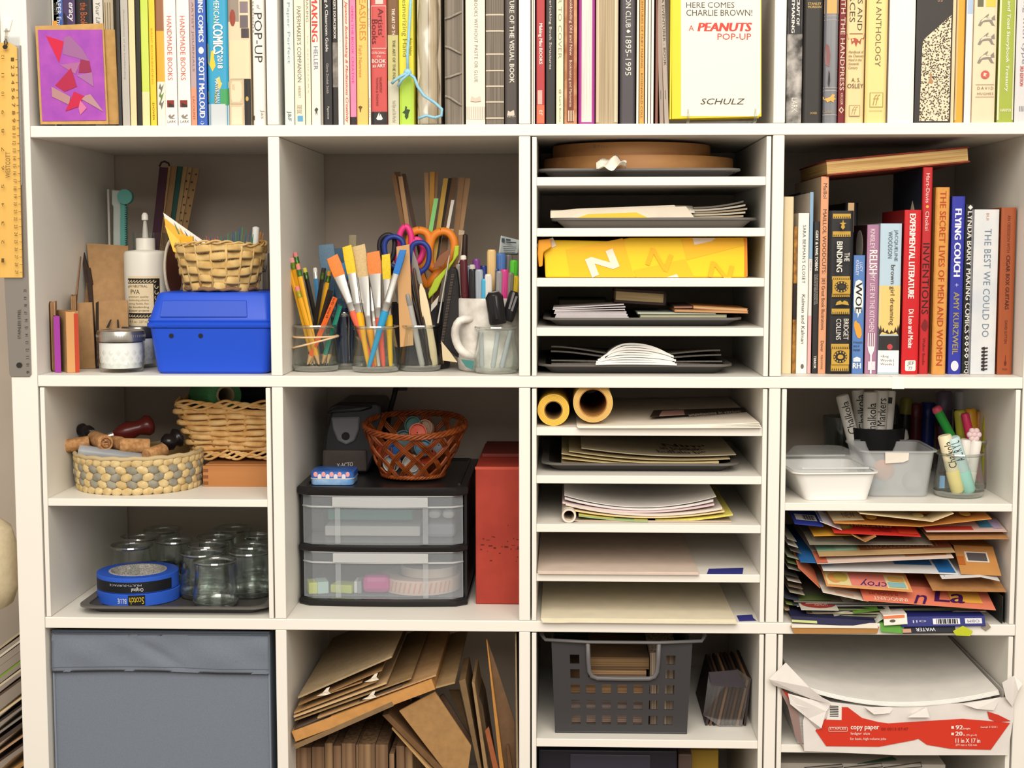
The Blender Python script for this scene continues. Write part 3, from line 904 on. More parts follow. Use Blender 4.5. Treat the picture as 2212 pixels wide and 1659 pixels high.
b = B2('pale blue and yellow book BROWN GIRL DREAMING with a white library label', 695, 832, 602, 725, 'bfd6e6', Yf=.045, kind='soft', dep=.14)
pa(b, 1000, 1310, 0, 1, 'f2cf7e', 'sunset_band')
pa(b, 1240, 1320, 0, 1, '3b2d24', 'grass_drawing', pts=[(0, .2), (.06, .5), (.1, .1), (.16, .6), (.22, .3), (.3, .7), (.42, .45), (.5, .8), (.62, .5), (.7, .75), (.8, .25), (.86, .6), (.92, .1), (.96, .4), (1, 0), (1, 1), (0, 1)])
pa(b, 1318, 1412, 0, 1, '2f2b2c', 'black_band')
pa(b, 1370, 1405, .42, .68, 'c9454a', 'red_dot', pts=ell())
pa(b, 1410, 1550, 0, .98, 'fbfaf5', 'library_label')
tx(b, '+Biog', 1440, 1460, .12, .5, '3b3b3b', 'h', name='label_print')
tx(b, 'Woods J', 1465, 1485, .12, .75, '3b3b3b', 'h', name='label_print')
tx(b, 'Woods J', 1490, 1508, .12, .75, '3b3b3b', 'h', name='label_print')
tx(b, 'JACQUELINE', 645, 845, .62, .82, '4d6472', name='author')
tx(b, 'WOODSON', 655, 825, .36, .56, '4d6472', name='author')
tx(b, 'brown girl dreaming', 868, 1250, .45, .72, '4a3b2c')
b = B2('bright red paperback EXPERIMENTAL LITERATURE with a white library sticker', 846, 953, 515, 880, 'd21f26', Yf=.045, dep=.15, side='8d1a1e', rough=.35)
tx(b, 'EXPERIMENTAL LITERATURE', 545, 1080, .3, .66, 'fdf6ef', bold=.05)
tx(b, 'Di Leo and Moite', 1150, 1395, .36, .66, 'fdf6ef', bold=.03, name='author')
pa(b, 1472, 1540, .22, .86, 'f2efe8', 'library_label', pts=[(.08, 0), (.92, 0), (1, .1), (1, .9), (.92, 1), (.08, 1), (0, .9), (0, .1)])
tx(b, 'JEF', 1480, 1508, .34, .78, '5a5550', 'h', name='label_print')
tx(b, '77', 1514, 1534, .42, .66, '5a5550', 'h', name='label_print')
b = B2('tall narrow red book INVENTIONS with black lettering, second prop of the old book', 956, 1022, 243, 995, 'c3272c', Yf=.05, dep=.19, kind='hard', side='1b2233', board=.0018)
tx(b, 'Hart-Davis', 288, 475, .32, .68, 'f6d9d2', name='author')
pa(b, 490, 508, .35, .65, 'f3b54a', 'dot', pts=ell())
tx(b, 'Choksi', 528, 650, .32, .68, 'f6d9d2', name='author')
tx(b, 'INVENTIONS', 730, 1180, .16, .82, '2a1716', spacing=1.05)
pa(b, 1210, 1290, .15, .85, '7c1a1d', 'bird_drawing', pts=[(.2, .3), (.5, 0), (.9, .2), (1, .6), (.7, 1), (.3, .9), (0, .6)])
tx(b, 'Walker Books', 1330, 1500, .35, .62, '6d1517', name='publisher_mark')
sp = MB().slab([(-.0003, .02, b.h - .075), (-.0003, .045, b.h - .06), (-.0003, .06, b.h - .045), (-.0003, .075, b.h - .062), (-.0003, .10, b.h - .075)], .0002, n=Vector((1, 0, 0)))
obj('cover_plant_print', sp, mat('d9cdb8', .6), b.t)
b = B2('tan orange book THE SECRET LIVES OF MEN AND WOMEN', 1046, 1138, 370, 1072, mat('e2a050', .75, 'card', None, 120, .05), Yf=.045, dep=.16, kind='hard', side='c98d4b')
tx(b, 'THE SECRET LIVES OF MEN AND WOMEN', 400, 1505, .28, .72, 'b5481c', bold=.02)
b = B2('deep blue book FLYING COUCH with bubbly white title', 1144, 1228, 428, 1185, '3138a8', Yf=.05, dep=.15)
tx(b, 'FLYING COUCH', 515, 940, .24, .74, 'f6f4ff', bold=.06)
pa(b, 980, 1010, .3, .7, 'aab0ee', 'star_drawing', pts=[(.5, 0), (.6, .4), (1, .5), (.6, .6), (.5, 1), (.4, .6), (0, .5), (.4, .4)])
tx(b, 'AMY KURZWEIL', 1040, 1435, .28, .72, 'a99a5a', bold=.02, name='author')
pa(b, 1475, 1540, .2, .8, 'dfe3ee', 'publisher_mark', pts=ell())
b = B2('black book MAKING COMICS with hand lettered white spine leaning on the blue one', 1229, 1288, 480, 1270, '1f2022', Yf=.06, dep=.15)
tx(b, 'LYNDA BARRY MAKING COMICS', 530, 1300, .25, .8, 'f3efe3', bold=.03)
pa(b, 488, 520, .25, .8, 'f3efe3', 'diamond', pts=[(.5, 0), (1, .5), (.5, 1), (0, .5)])
for i in range(4):
 pa(b, 1312 + 38 * i, 1346 + 38 * i, .25, .8, 'f3efe3', 'diamond', pts=[(.5, 0), (1, .5), (.5, 1), (0, .5)])
 pa(b, 1320 + 38 * i, 1338 + 38 * i, .42, .63, '1f2022', 'diamond_eye', pts=[(.5, 0), (1, .5), (.5, 1), (0, .5)])
tx(b, 'D+Q', 1480, 1555, .25, .75, 'f3efe3', bold=.02, name='publisher_mark')
b = B2('thick white paperback THE BEST WE COULD DO', 1292, 1450, 512, 1322, mat('e9e8e6', .5, 'cloud', 'cfd6de', 14, .05), Yf=.045, dep=.15)
tx(b, 'THE BEST WE COULD DO', 640, 1325, .42, .70, '6f8597', spacing=1.05)
tx(b, 'BUI', 540, 585, .47, .58, 'c98f77', 'd', name='author')
for i in range(7):
 pa(b, 1385 + i * 22, 1407 + i * 22, .42, .68, '332624', 'zigzag_mark', pts=[(0, .3), (.45, 0), (.55, .3), (1, .2), (1, .6), (.6, .7), (.5, 1), (0, .8)])
b = B2('rust brown book CIGAR BOX GUITARS last at the right end of the row', 1461, 1557, 500, 1495, 'a5532c', Yf=.045, dep=.15)
tx(b, 'AN OBSESSION WITH', 555, 790, .42, .62, '5e2312')
tx(b, 'CIGAR BOX GUITARS', 808, 1150, .4, .66, '4a180c', bold=.02)
tx(b, 'DAVID SUTTON', 1220, 1365, .42, .6, '5e2312', name='author')
pa(b, 1440, 1505, .45, .62, '6d2410', 'guitar_drawing', pts=[(.4, 0), (.6, 0), (.6, .5), (1, .7), (.8, 1), (.2, 1), (0, .7), (.4, .5)])
tx(b, 'FOX', 1522, 1535, .36, .68, '6d2410', 'h', name='publisher_mark')
b = B2('dark blue-grey book standing behind THE BINDING', 470, 560, 470, 480, '2a2c33', Yf=.21, dep=.14, kind='hard')
# the old book lying across their heads
A, Bq = P(1786, 381, .05), P(2096, 351.5, .05)
ex = (Bq - A).normalized()
ob = flatbook('book', 'old worn red book lying tilted across the upright books with aged page edges', A + Vector((0, 0, .0006)), ex, (0, 1, 0), (Bq - A).length, .235, .0222, mat('9c3a22', .7, 'worn', '6e2416', 60, .1), mat('e6c384', .85, 'linesx', 'b98f55', 500, .12), board=.0024, sp=-1, over=.0012)
# ---- top row
def TR(off, sc_):
 X = lambda x: off + x / sc_
 Y = lambda y: y / sc_
 def mk(label, x0, x1, xt, col, ht=.27, **k):
  k.setdefault('Yf', .012)
  k.setdefault('dep', .19)
  xtv = X(xt) if xt is not None else None
  return Book(label, X(x0), X(x1), Z1, ht, k.pop('Yf'), col, xt=xtv, yt=0, **k)
 def tx(b, s, y0, y1, a0, a1, c='222222', d='d', **k):
  return b.text(s, Y(y0), Y(y1), a0, a1, c, d, **k)
 def pa(b, y0, y1, a0, a1, c, *r, **k):
  return b.patch(Y(y0), Y(y1), a0, a1, c, *r, **k)
 return mk, tx, pa, X, Y
# first bay
mk, tx, pa, X, Y = TR(0, 3.687)
mk('thin off-white book first at the left behind the purple print', 285, 330, 275, 'eceee8', Yf=.10)
b = mk('blue book behind the purple print with white lettering PAPER', 335, 432, 325, '3f66b5', Yf=.10)
tx(b, 'PAPER Eng', -60, 190, .3, .8, 'eef2fa')
b = mk('white ORIGAMI book behind the purple print', 436, 508, 425, 'f6f1e6', Yf=.10)
tx(b, 'ORIGAMI', 0, 95, .3, .75, '5b574f')
pa(b, 145, 200, .1, .6, 'f0a83c', 'orange_mark')
b = mk('black and purple book behind the print with slanted white title', 512, 622, 500, '4d3a68', Yf=.10)
pa(b, 80, 260, 0, .45, '25222a', 'dark_shape', pts=[(0, .1), (.5, 0), (1, .3), (.8, 1), (0, 1)])
tx(b, 'eracy', 0, 150, .45, .85, 'f2ecf4', shear=.3, bold=.03)
b = mk('black book with orange serif words THE BOOK behind the print', 626, 755, 615, '2c2628', Yf=.10)
tx(b, 'the Book', 0, 180, .3, .72, 'd0693a')
b = mk('white book with grey handwritten title behind the print', 762, 842, 755, 'f3efe6', Yf=.10)
tx(b, 'Your Life', 0, 190, .3, .75, '6f6a64', shear=.2)
b = mk('beige book with brown twig drawing near the top right of the print', 846, 925, 832, 'dccbac', Yf=.10)
for i in range(3):
 pa(b, 0, 240, .15 + .25 * i, .22 + .25 * i, '8c7350', 'twig_drawing')
t = thing('kraft_folder', 'kraft board folder leaning at the front with a purple triangle print', 'folder', P(160, 266, .012))
t.location.z = Z1 + .0004
FR = lambda pts, d=0: [P(x / 3.687, y / 3.687, .014 - d) for x, y in pts]
kb = FR([(280, 208), (823, 185), (862, 990), (322, 990)])
obj('front_board', local(t, MB().slab(kb, .0024, n=Vector((0, 1, 0)))), card('d3a868'), t)
kb2 = FR([(330, 230), (914, 236), (950, 990), (340, 990)], -.006)
obj('back_board', local(t, MB().slab(kb2, .0024, n=Vector((0, 1, 0)))), card('c99e60'), t)
pr = obj('print', local(t, MB().slab(FR([(302, 238), (812, 236), (845, 958), (337, 965)], .0012), .0008, n=Vector((0, 1, 0)))), mat('b352bd', .5, 'ink', 'a047b5', 40, .06), t, label='purple print')
TRI = [('d21d44', [(365, 285), (508, 330), (470, 500)]), ('a0679b', [(510, 300), (555, 285), (655, 390), (715, 490), (500, 430)]), ('98284f', [(640, 475), (710, 485), (730, 580), (625, 580)]),
       ('b06a9c', [(475, 515), (640, 495), (600, 590)]), ('b3204a', [(565, 540), (612, 690), (515, 730), (440, 680)]), ('a96fa3', [(610, 600), (735, 575), (745, 690)]),
       ('b78a8a', [(410, 690), (560, 770), (550, 835), (415, 770)]), ('c91d49', [(590, 730), (670, 765), (625, 850), (520, 885)]), ('ba8f94', [(720, 750), (825, 890), (650, 790), (680, 760)]), ('d678a0', [(640, 800), (690, 860), (640, 915), (625, 860)])]
for k, (c_, pts) in enumerate(TRI):
 obj('triangle', local(pr, MB().slab(FR(pts, .0016 + .0001 * k), .0003, n=Vector((0, 1, 0)))), mat(c_, .5), pr)
mk('narrow dark charcoal book right of the kraft folder', 952, 980, 910, '3a3634', ht=.29)
b = mk('grey book with faint pencil title next to the charcoal one', 982, 1042, 948, 'bdb8b0', ht=.29)
tx(b, 'illuminations of the bookbinding', 60, 620, .3, .6, '9c978f')
mk('cream book between the grey and the black spines', 1044, 1094, 1015, 'efd8a8', ht=.28)
mk('thin black hardcover left of the lime green book', 1098, 1140, 1064, '2c2a24', ht=.28, kind='hard', board=.0015)
b = mk('lime green paperback at the left of the yellow ones', 1142, 1204, 1103, mat('d9e66a', .5, 'fade', 'c6dc58', 8, .05), ht=.26)
pa(b, 720, 1010, 0, 1, 'efe2a8', 'cream_band')
b = mk('yellow paperback BASIC BOOKBINDING', 1206, 1256, 1172, 'fbd23c', ht=.25)
tx(b, 'BASIC BOOKBINDING', 210, 660, .3, .6, 'd99a22')
tx(b, 'DOVER', 810, 950, .35, .65, '6b5520', name='publisher_mark')
b = mk('orange and white paperback with floral drawing at its foot', 1258, 1322, 1236, 'f3b13c', ht=.25)
pa(b, -80, 230, 0, 1, '9c6a4a', 'brown_band')
pa(b, 640, 990, 0, 1, 'f3efdc', 'white_band')
for i in range(3):
 pa(b, 650 + 65 * i, 735 + 65 * i, .2, .9, '6d8a4a' if i % 2 else '7c756a', 'leaf_drawing', pts=[(0, .5), (.3, 0), (.5, .4), (1, .1), (.7, .6), (.5, 1), (.3, .6)])
for k, (x0, x1, xt) in enumerate(((1325, 1424, 1283), (1427, 1530, 1386))):
 b = mk(('first', 'second')[k] + ' of two white HANDMADE BOOKS volumes with red title' + (', nearer the yellow books' if k == 0 else ', nearer the blue comics book'), x0, x1, xt, 'fbf6ee', ht=.25)
 tx(b, 'HANDMADE BOOKS', 112, 628, .28, .68, 'd8604c', bold=.01)
 pa(b, 788, 845, .18, .76, '8c2f22', 'printed_square')
 pa(b, 800, 845, .3, .76, '3b2a26', 'printed_square', pts=[(0, .2), (1, .6), (1, 1), (0, 1)])
 tx(b, 'LARK', 950, 970, .18, .88, '6b6259', 'h', name='publisher_mark')
 pa(b, 900, 938, .25, .85, '8f877b', 'bird_mark', pts=[(0, .4), (.3, 0), (.4, .5), (.8, 0), (.9, .3), (.5, .7), (1, 1), (.2, .9)])
b = mk('narrow mauve-grey artist journals book beside the blue comics book', 1532, 1580, 1492, 'bfa6a6', ht=.25)
pa(b, 690, 1000, 0, 1, 'e09a7c', 'salmon_band')
tx(b, 'ARTIST JOURNALS', 0, 560, .3, .75, '8b6f70')
tx(b, 'LACOUNT', 760, 950, .3, .7, 'a55a40', name='author')
b = mk('royal blue comics book with bold white capitals and a round mark', 1583, 1664, 1535, '3563c0', ht=.25)
tx(b, 'UNDERSTANDING COMICS', -400, 322, .28, .78, 'f6f4ee', bold=.05)
pa(b, 362, 418, .25, .78, 'f6f4ee', 'mask_mark', pts=ell())
tx(b, 'SCOTT McCLOUD', 448, 930, .25, .8, 'f6f4ee', bold=.05, name='author')
tx(b, ':)', 955, 985, .3, .7, 'f6f4ee', 'd', name='publisher_mark')
b = mk('teal comics anthology with cartoon flower drawing and year 2018', 1667, 1833, 1632, '3aa6cf', ht=.24, kind='hard', board=.0016)
pa(b, -60, 220, .0, .55, '4fbd96', 'green_ground', pts=[(0, 0), (1, 0), (.6, 1), (0, .8)])
pa(b, 330, 560, .0, .4, 'f6cf3e', 'flower_drawing', pts=[(.0, 0), (.5, .3), (1, .2), (.8, .5), (1, .8), (.6, 1), (.3, .8), (0, .7)])
pa(b, 600, 700, .4, 1, 'f2d35a', 'duck_bill_drawing', pts=[(0, .2), (.3, 0), (.4, .5), (1, .4), (1, .9), (.2, 1)])
pa(b, 700, 830, .6, 1, '4aa564', 'green_ground')
pa(b, 820, 1000, 0, 1, 'cfd6da', 'pale_ground')
pa(b, 650, 820, 0, .5, '8a8f57', 'hill_drawing', pts=[(0, .4), (1, 0), (.8, 1), (0, .9)])
tx(b, 'AMERICAN', -60, 170, .35, .62, 'f7f7f0')
tx(b, 'COMICS', 180, 420, .3, .78, 'fbfaf2', bold=.05)
tx(b, '2018', 430, 535, .5, .75, 'fbfaf2', bold=.03)
tx(b, 'HAWKMAN', 620, 810, .35, .58, 'e9eef0', name='author')
b = mk('cream book with comic strip panels on its spine', 1836, 2012, 1800, 'e7d3b2', ht=.25)
pa(b, -60, 160, 0, .5, '9b8d80', 'comic_panel')
pa(b, 0, 90, .55, .92, '8a7a80', 'comic_panel')
pa(b, 60, 200, .08, .35, '9c4638', 'comic_drawing', pts=ell(10))
pa(b, 110, 210, .55, .92, '6f6468', 'comic_panel')
pa(b, 215, 290, .6, .95, '4a4144', 'comic_panel')
pa(b, 310, 620, .06, .95, 'efd9b4', 'speech_panel')
pa(b, 625, 820, .04, .64, 'd9c3a0', 'comic_panel')
pa(b, 640, 805, .1, .58, 'efdcba', 'speech_panel', pts=[(.1, 0), (.9, 0), (1, .2), (1, .8), (.8, 1), (.1, 1), (0, .8), (0, .2)])
pa(b, 830, 1000, .06, .64, 'dcc7a5', 'comic_panel')
pa(b, 845, 985, .1, .58, 'f0dfc0', 'speech_panel')
pa(b, 620, 1000, .70, 1, '25211f', 'black_panel')
pa(b, 760, 800, .76, .9, 'c9a85a', 'star_drawing', pts=ell(8))
b = mk('white book with big serif title POP-UP at the end of the first bay', 2018, 2122, 1998, 'fbf5ea', ht=.26, kind='hard', board=.0016)
tx(b, 'POP-UP', 92, 490, .2, .82, '3a3733')
tx(b, 'of', 28, 62, .42, .7, '6a655e', shear=.2)
tx(b, 'ELEMENTS', 0, 250, .05, .2, '9a948a')
tx(b, 'Jas', 868, 940, .55, .9, 'a09588', name='publisher_mark')
pa(b, 915, 950, -.0, .14, '6b503c', 'small_mark')
# second bay
mk, tx, pa, X, Y = TR(560, 3.687)
b = mk('pale blue-green book PAPER PERFECT first in the second bay', 206, 284, 190, 'dfe9e4', ht=.25)
tx(b, 'Paper Perfect', 10, 500, .3, .68, '8ba4a8')
tx(b, 'J&F', 880, 960, .2, .7, '6f7a7a', 'd', name='publisher_mark')
b = mk('cream PAPERMAKER\'S COMPANION book with a small blue square mark', 287, 369, 271, 'f7eed4', ht=.25)
tx(b, "PAPERMAKER'S COMPANION", 42, 648, .3, .72, '6d6558')
tx(b, 'HIEBERT', 680, 775, .35, .62, 'a09780', name='author')
tx(b, 'STOREY BOOKS', 830, 900, .2, .7, 'a09780', 'd', name='publisher_mark')
pa(b, 918, 962, .25, .8, '62a7d0', 'square_mark')
b = mk('narrow cream PAPERMAKING book left of the red-lettered one', 371, 416, 360, 'f6ecd0', ht=.25)
tx(b, 'PAPERMAKING', -190, 168, .3, .75, '8a8272')
tx(b, 'by SEMINARS', 280, 740, .4, .65, 'bdb49c', name='author')
b = mk('white book with big red letters MAKING above smaller blue capitals', 418, 490, 412, 'fbf3e2', ht=.25)
tx(b, 'PAPERMAKING', -330, 325, .1, .78, 'd8473c', bold=.03)
tx(b, 'HELLER', 362, 550, .3, .78, '6b6f8f', name='author')
pa(b, 850, 920, .3, .75, '4a463f', 'bird_mark', pts=[(0, .3), (.5, 0), (1, .2), (.7, .5), (.8, 1), (.5, .6), (.3, 1), (.3, .5)])
mk('thin grey booklet before the black classroom book', 492, 511, 485, 'a9a498', ht=.26)
b = mk('black book CLASSROOM GUIDE with white letters', 513, 584, 508, '2b2a2d', ht=.25)
tx(b, 'ing A Classroom Guide', -40, 405, .2, .62, 'e9e6df', bold=.02)
tx(b, 'Gloria Zmolek Smith', 500, 740, .35, .62, 'b9b5ad', name='author')
tx(b, 'Papermoon', 845, 945, .35, .65, 'd9d5cc', name='publisher_mark')
b = mk('black and white spotted sourcebook beside the black classroom book', 587, 630, 584, mat('a39a92', .6, 'blots', '3a3534', 45, .2), ht=.25)
pa(b, -60, 330, 0, 1, '25211f', 'black_band')
tx(b, "MAKER'S SOURCEBOOK", -60, 305, .25, .75, 'e9e3d8', bold=.03)
pa(b, 690, 990, 0, 1, '2c2725', 'black_band')
b = mk('plain white paperback with faint pink title in the second bay', 633, 674, 620, 'fbf4ea', ht=.25)
tx(b, 'Experimental Books Making', 110, 510, .3, .6, 'e2c2b4')
b = mk('cream book with slanted red title about bookmaking', 678, 725, 665, 'f6dccb', ht=.25)
tx(b, 'Japanese Bookmaking & Meditations Creativity', 0, 975, .2, .8, 'd0564c', shear=.3, bold=.02)
b = mk('hot pink slim book with a black foot', 728, 778, 716, 'f58ab0', ht=.25)
tx(b, 'OPEN THE BOOK CREATIVE', 40, 660, .3, .65, 'd6408a')
pa(b, 928, 990, 0, 1, '2b2326', 'black_foot')
b = mk('orange yellow book TREASURES with slim serif lettering', 781, 871, 770, 'f7c66c', ht=.25)
tx(b, 'TREASURES', -130, 318, .28, .86, 'c98a3a')
tx(b, 'Faith Nammee', 358, 612, .2, .5, 'c0863a', name='author')
pa(b, 838, 890, .1, .5, '6b4a24', 'key_mark', pts=[(0, .2), (.5, 0), (1, .2), (.7, .5), (.6, 1), (.4, 1), (.3, .5)])
b = mk('very thin white booklet left of the red Artists\' Books volume', 873, 892, 866, 'f8f1e2', ht=.25)
tx(b, 'ARTIST BOOKS', 60, 210, .2, .8, 'a5967c')
tx(b, 'PAPER ARTS', 780, 930, .2, .8, 'a5967c')
b = mk('red book ARTISTS\' BOOKS with a black foot and white boat mark', 895, 1023, 888, 'cf5350', ht=.25)
for y0, y1, a0, a1 in ((40, 45, .04, .96), (378, 384, .04, .96), (40, 384, .03, .05), (40, 384, .95, .97), (-60, 28, .3, .8)):
 pa(b, y0, y1, a0, a1, 'f0cfc4', 'frame_line')
tx(b, "Artists'", 62, 290, .46, .82, '6a2423')
tx(b, 'Books', 150, 345, .06, .44, '6a2423')
tx(b, 'EXPLORING', 408, 428, .06, .92, 'f4ddd2', 'h')
tx(b, 'the', 435, 455, .36, .62, 'f4ddd2', 'h', shear=.2)
tx(b, 'BOOK', 468, 500, .06, .94, 'f8ebe2', 'h', bold=.02)
tx(b, 'as ART', 508, 535, .1, .9, 'f8ebe2', 'h', bold=.02)
tx(b, 'SALAMONY', 610, 735, .52, .68, '7a2a28', name='author')
tx(b, 'THOMAS & THOMAS', 612, 840, .3, .44, '7a2a28', name='author')
pa(b, 888, 990, 0, 1, '2b2628', 'black_foot')
pa(b, 892, 955, .3, .72, 'f3eee6', 'boat_mark', pts=[(.45, 0), (.5, .6), (.65, .2), (.95, .75), (1, .8), (.8, 1), (.2, 1), (0, .8), (.1, .65)])
b = mk('brown and olive book THE ART OF THE FOLD', 1027, 1114, 1022, 'c9c182', ht=.25)
pa(b, -60, 275, 0, 1, '7c5735', 'brown_band')
pa(b, 640, 1000, 0, 1, 'cfcbb4', 'grey_band')
tx(b, 'THE ART OF TH', 65, 275, .4, .7, 'f0e3cf', bold=.03)
tx(b, 'THE ART OF THE FOLD', 315, 655, .45, .72, '6d663c', bold=.02)
tx(b, 'Hedi Kyle and Ulla Warchol', 800, 975, .3, .75, 'a09b86', 'd', name='author')
b = mk('bright yellow and lime book crossed by the blue string', 1117, 1234, 1112, 'f0e444', ht=.26, Yf=.014)
pa(b, 590, 1000, 0, 1, 'b5d84c', 'lime_band')
tx(b, 'Mesmerizing Hand', -60, 448, .16, .56, '8c8a3c')
tx(b, 'Helen Hiebert', 300, 440, .68, .92, '8c8a3c', name='author')
pa(b, 840, 950, .2, .75, '2f4a1c', 'beetle_drawing', pts=[(.4, 0), (.6, .1), (.55, .25), (1, .3), (.8, .55), (.75, .85), (.5, 1), (.3, .8), (.35, .6), (0, .5), (.3, .35), (.35, .2)])
# plastic bag of papers
t = thing('plastic_bag', 'clear plastic bag of cream papers hanging in front beside the sewn grey book', 'plastic bag', (P(X(1350), 265, .02).x, .02, Z1 + .0004))
for k, (x0, x1, c_) in enumerate(((1262, 1350, 'efe2cd'), (1352, 1420, 'd9c2a2'), (1422, 1450, 'c9b8a0'))):
 A, Bq = P(X(x0), 265, .03), P(X(x1), 265, .03)
 obj('paper_bundle', local(t, MB().box((A.x, .03, Z1 + .003), (Bq.x, .17, Z1 + .25 - .01 * k))), mat(c_, .8, 'linesz', None, 500, .1), t, bevel=.001)
bg = MB()
rows = []
for j in range(15):
 z = Z1 + .001 + j * .018
 ring = []
 for i in range(24):
  u_ = 2 * PI * i / 24
  r1 = 1 + .05 * math.sin(3 * u_ + 1.3 * j) + .04 * math.sin(7 * u_ + j * 2.1)
  cx = P(X(1353), 265, .03).x
  ring.append((cx + (.0165 * (1 - .0 * j) + .0008 * math.sin(j)) * math.copysign(abs(math.cos(u_)) ** .6, math.cos(u_)) * r1 * 1.06, .095 + .083 * math.copysign(abs(math.sin(u_)) ** .6, math.sin(u_)) * r1, z))
 rows.append(ring)
bg.loft(rows, caps=(True, False))
obj('bag_film', local(t, bg), mat('f4f5f3', .35, 'glass', amt=.3), t, smooth=4)
# grey sewn book
b = mk('grey book with exposed spine sewing and diagonal cords', 1484, 1640, 1462, mat('8f8578', .8, 'linesz', '6e655a', 260, .15), ht=.25, name='sewn_book', kind='hard', Yf=.014)
for y0, y1 in ((150, 95), (370, 430), (620, 580), (765, 840)):
 z0, z1 = b.z(Y(y0)), b.z(Y(y1))
 cdm = MB().tube([(.03 * b.w, -.001, z0), (.3 * b.w, -.0022, z0 + (z1 - z0) * .2), (.65 * b.w, -.0022, z0 + (z1 - z0) * .7), (.88 * b.w, -.001, z1)], .0016, 8)
 obj('sewing_cord', cdm, mat('aaa193', .9, 'cord', None, 400, .15), b.t, smooth=4)
pa(b, -80, 1000, .9, .97, 'b9aea0', 'edge_strip')
b = mk('cream book BOOKS WITHOUT PASTE OR GLUE with a grey comb drawing at its foot', 1648, 1804, 1638, 'f5ead8', ht=.26, Yf=.012)
tx(b, 'BOOKS WITHOUT PASTE OR GLUE', 0, 655, .45, .63, '8c8377', spacing=1.15)
pa(b, 850, 950, 0, 1, 'cdbfae', 'comb_ground')
for i in range(10):
 pa(b, 850, 950, .04 + .095 * i, .09 + .095 * i, 'f5ead8', 'comb_tooth')
pa(b, 765, 812, .25, .8, 'd8cbb8', 'open_book_mark', pts=[(0, .9), (.1, 0), (.45, .4), (.9, 0), (1, .9), (.5, 1)])
b = mk('grey linen spine book with pale sewn bands', 1807, 1952, 1803, mat('8b8175', .9, 'linesz', '6f665c', 700, .2), ht=.26, Yf=.012, name='sewn_book')
for y in (-10, 118, 248, 432, 564, 688, 814, 942):
 pa(b, y - 6, y + 6, 0, 1, 'd3c4b0', 'sewn_band')
b = mk('dark charcoal book STRUCTURE OF THE VISUAL BOOK', 1957, 2068, 1945, '4f4844', ht=.26, Yf=.010, kind='hard', board=.0018)
tx(b, 'STRUCTURE OF THE VISUAL BOOK', -190, 662, .38, .72, 'ede4d6', bold=.02)
pa(b, 878, 925, .2, .75, 'd9cdbd', 'open_book_mark', pts=[(0, .9), (.1, .1), (.4, .3), (.9, 0), (1, .9), (.5, 1)])
tx(b, 'KEITH', 922, 936, .2, .8, 'd9cdbd', 'h', name='publisher_mark')
# string
pt = lambda l: [P(X(x), Y(y), d) for x, y, d in l]
st = MB()
st.tube(pt([(1207, -20, .004), (1200, 120, .003), (1190, 300, .002), (1180, 430, .0), (1183, 560, -.002)]), .0021, 8)
st.tube(pt([(1183, 575, -.003), (1235, 620, -.004), (1262, 690, -.004), (1310, 760, -.004), (1400, 820, -.004), (1455, 870, -.004), (1452, 920, -.004), (1400, 938, -.003), (1330, 920, -.003), (1265, 945, -.003)]), .0021, 8)
st.tube(pt([(1190, 580, -.003), (1140, 600, -.007), (1080, 640, -.006), (1055, 665, -.004)]), .0021, 8)
st.tube(pt([(1190, 590, -.005), (1140, 630, -.006), (1105, 690, -.004)]), .0019, 8)
st.sphere(P(X(1182), Y(578), -.003), .0052, 8, s=(1.1, .8, 1))
solo('string', st, mat('9fd6ee', .8, 'twist', None, 500, .08), 'light blue string knotted and dangling over the yellow-lime book', 'string', smooth=4)
# third bay
mk, tx, pa, X, Y = TR(1130, 3.881)
mk('thin white booklet first in the third bay', 72, 88, 68, 'f6ece0', ht=.25)
mk('second thin white booklet beside the red mini books spine', 90, 103, 84, 'f9f1e6', ht=.25)
b = mk('red book with white MINI BOOKS lettering and orange foot', 118, 190, 100, 'b93f41', ht=.25)
tx(b, 'Making Mini BOOKS', 200, 540, .2, .72, 'f7ece2', bold=.04)
pa(b, 760, 878, .15, .7, 'e2b4a6', 'barcode_panel')
pa(b, 885, 1035, .05, .95, 'ee7350', 'orange_foot')
tx(b, 'er', 925, 970, .3, .75, 'f7d9c9', 'd', name='publisher_mark')
b = mk('black book about interlocking book structures with white rotated text', 200, 280, 174, '332f2e', ht=.25)
tx(b, 'Woven and Interlocking Book Structures', -330, 585, .3, .62, 'e9e2d6', bold=.01)
b = mk('cream book COVER TO COVER with grey capitals', 284, 346, 268, 'f3e6c6', ht=.25)
tx(b, 'COVER TO COVER', -250, 498, .25, .75, '9b958a')
tx(b, '@ Lark Books', 750, 1025, .35, .7, '8f877a', name='publisher_mark')
b = mk('rust brown book with white lettering and ragged pale edges', 352, 460, 336, mat('a85a34', .6, 'worn', 'd9a77c', 34, .2), ht=.26)
pa(b, -80, 1030, .2, .74, '7a3a22', 'title_panel')
tx(b, 'Unusual Bookbinding Old and New', -200, 470, .34, .62, 'f1dcc6')
tx(b, 'Bookmaking and Marionette', 510, 900, .34, .6, 'f1dcc6', name='author')
for i in range(4):
 pa(b, 930, 1020, .3 + .13 * i, .36 + .13 * i, 'e9cfae', 'bar_mark')
b = mk('book with magenta boards turned to show its white page edges', 470, 612, 448, 'b2449a', ht=.26, kind='hard', board=.0034)
pa(b, -80, 1028, .2, .82, 'f9efe3', 'page_edges', m=pages('f9f0e6', 'z'))
b = mk('beige linen covered book left of the dark CLUB book', 614, 802, 604, mat('c6b496', .9, 'linesz', 'a9977a', 600, .12), ht=.26, kind='hard')
pa(b, -80, 1030, .0, .13, 'ead6b6', 'joint_strip')
pa(b, -80, 1030, .84, 1, 'ead9bc', 'joint_strip')
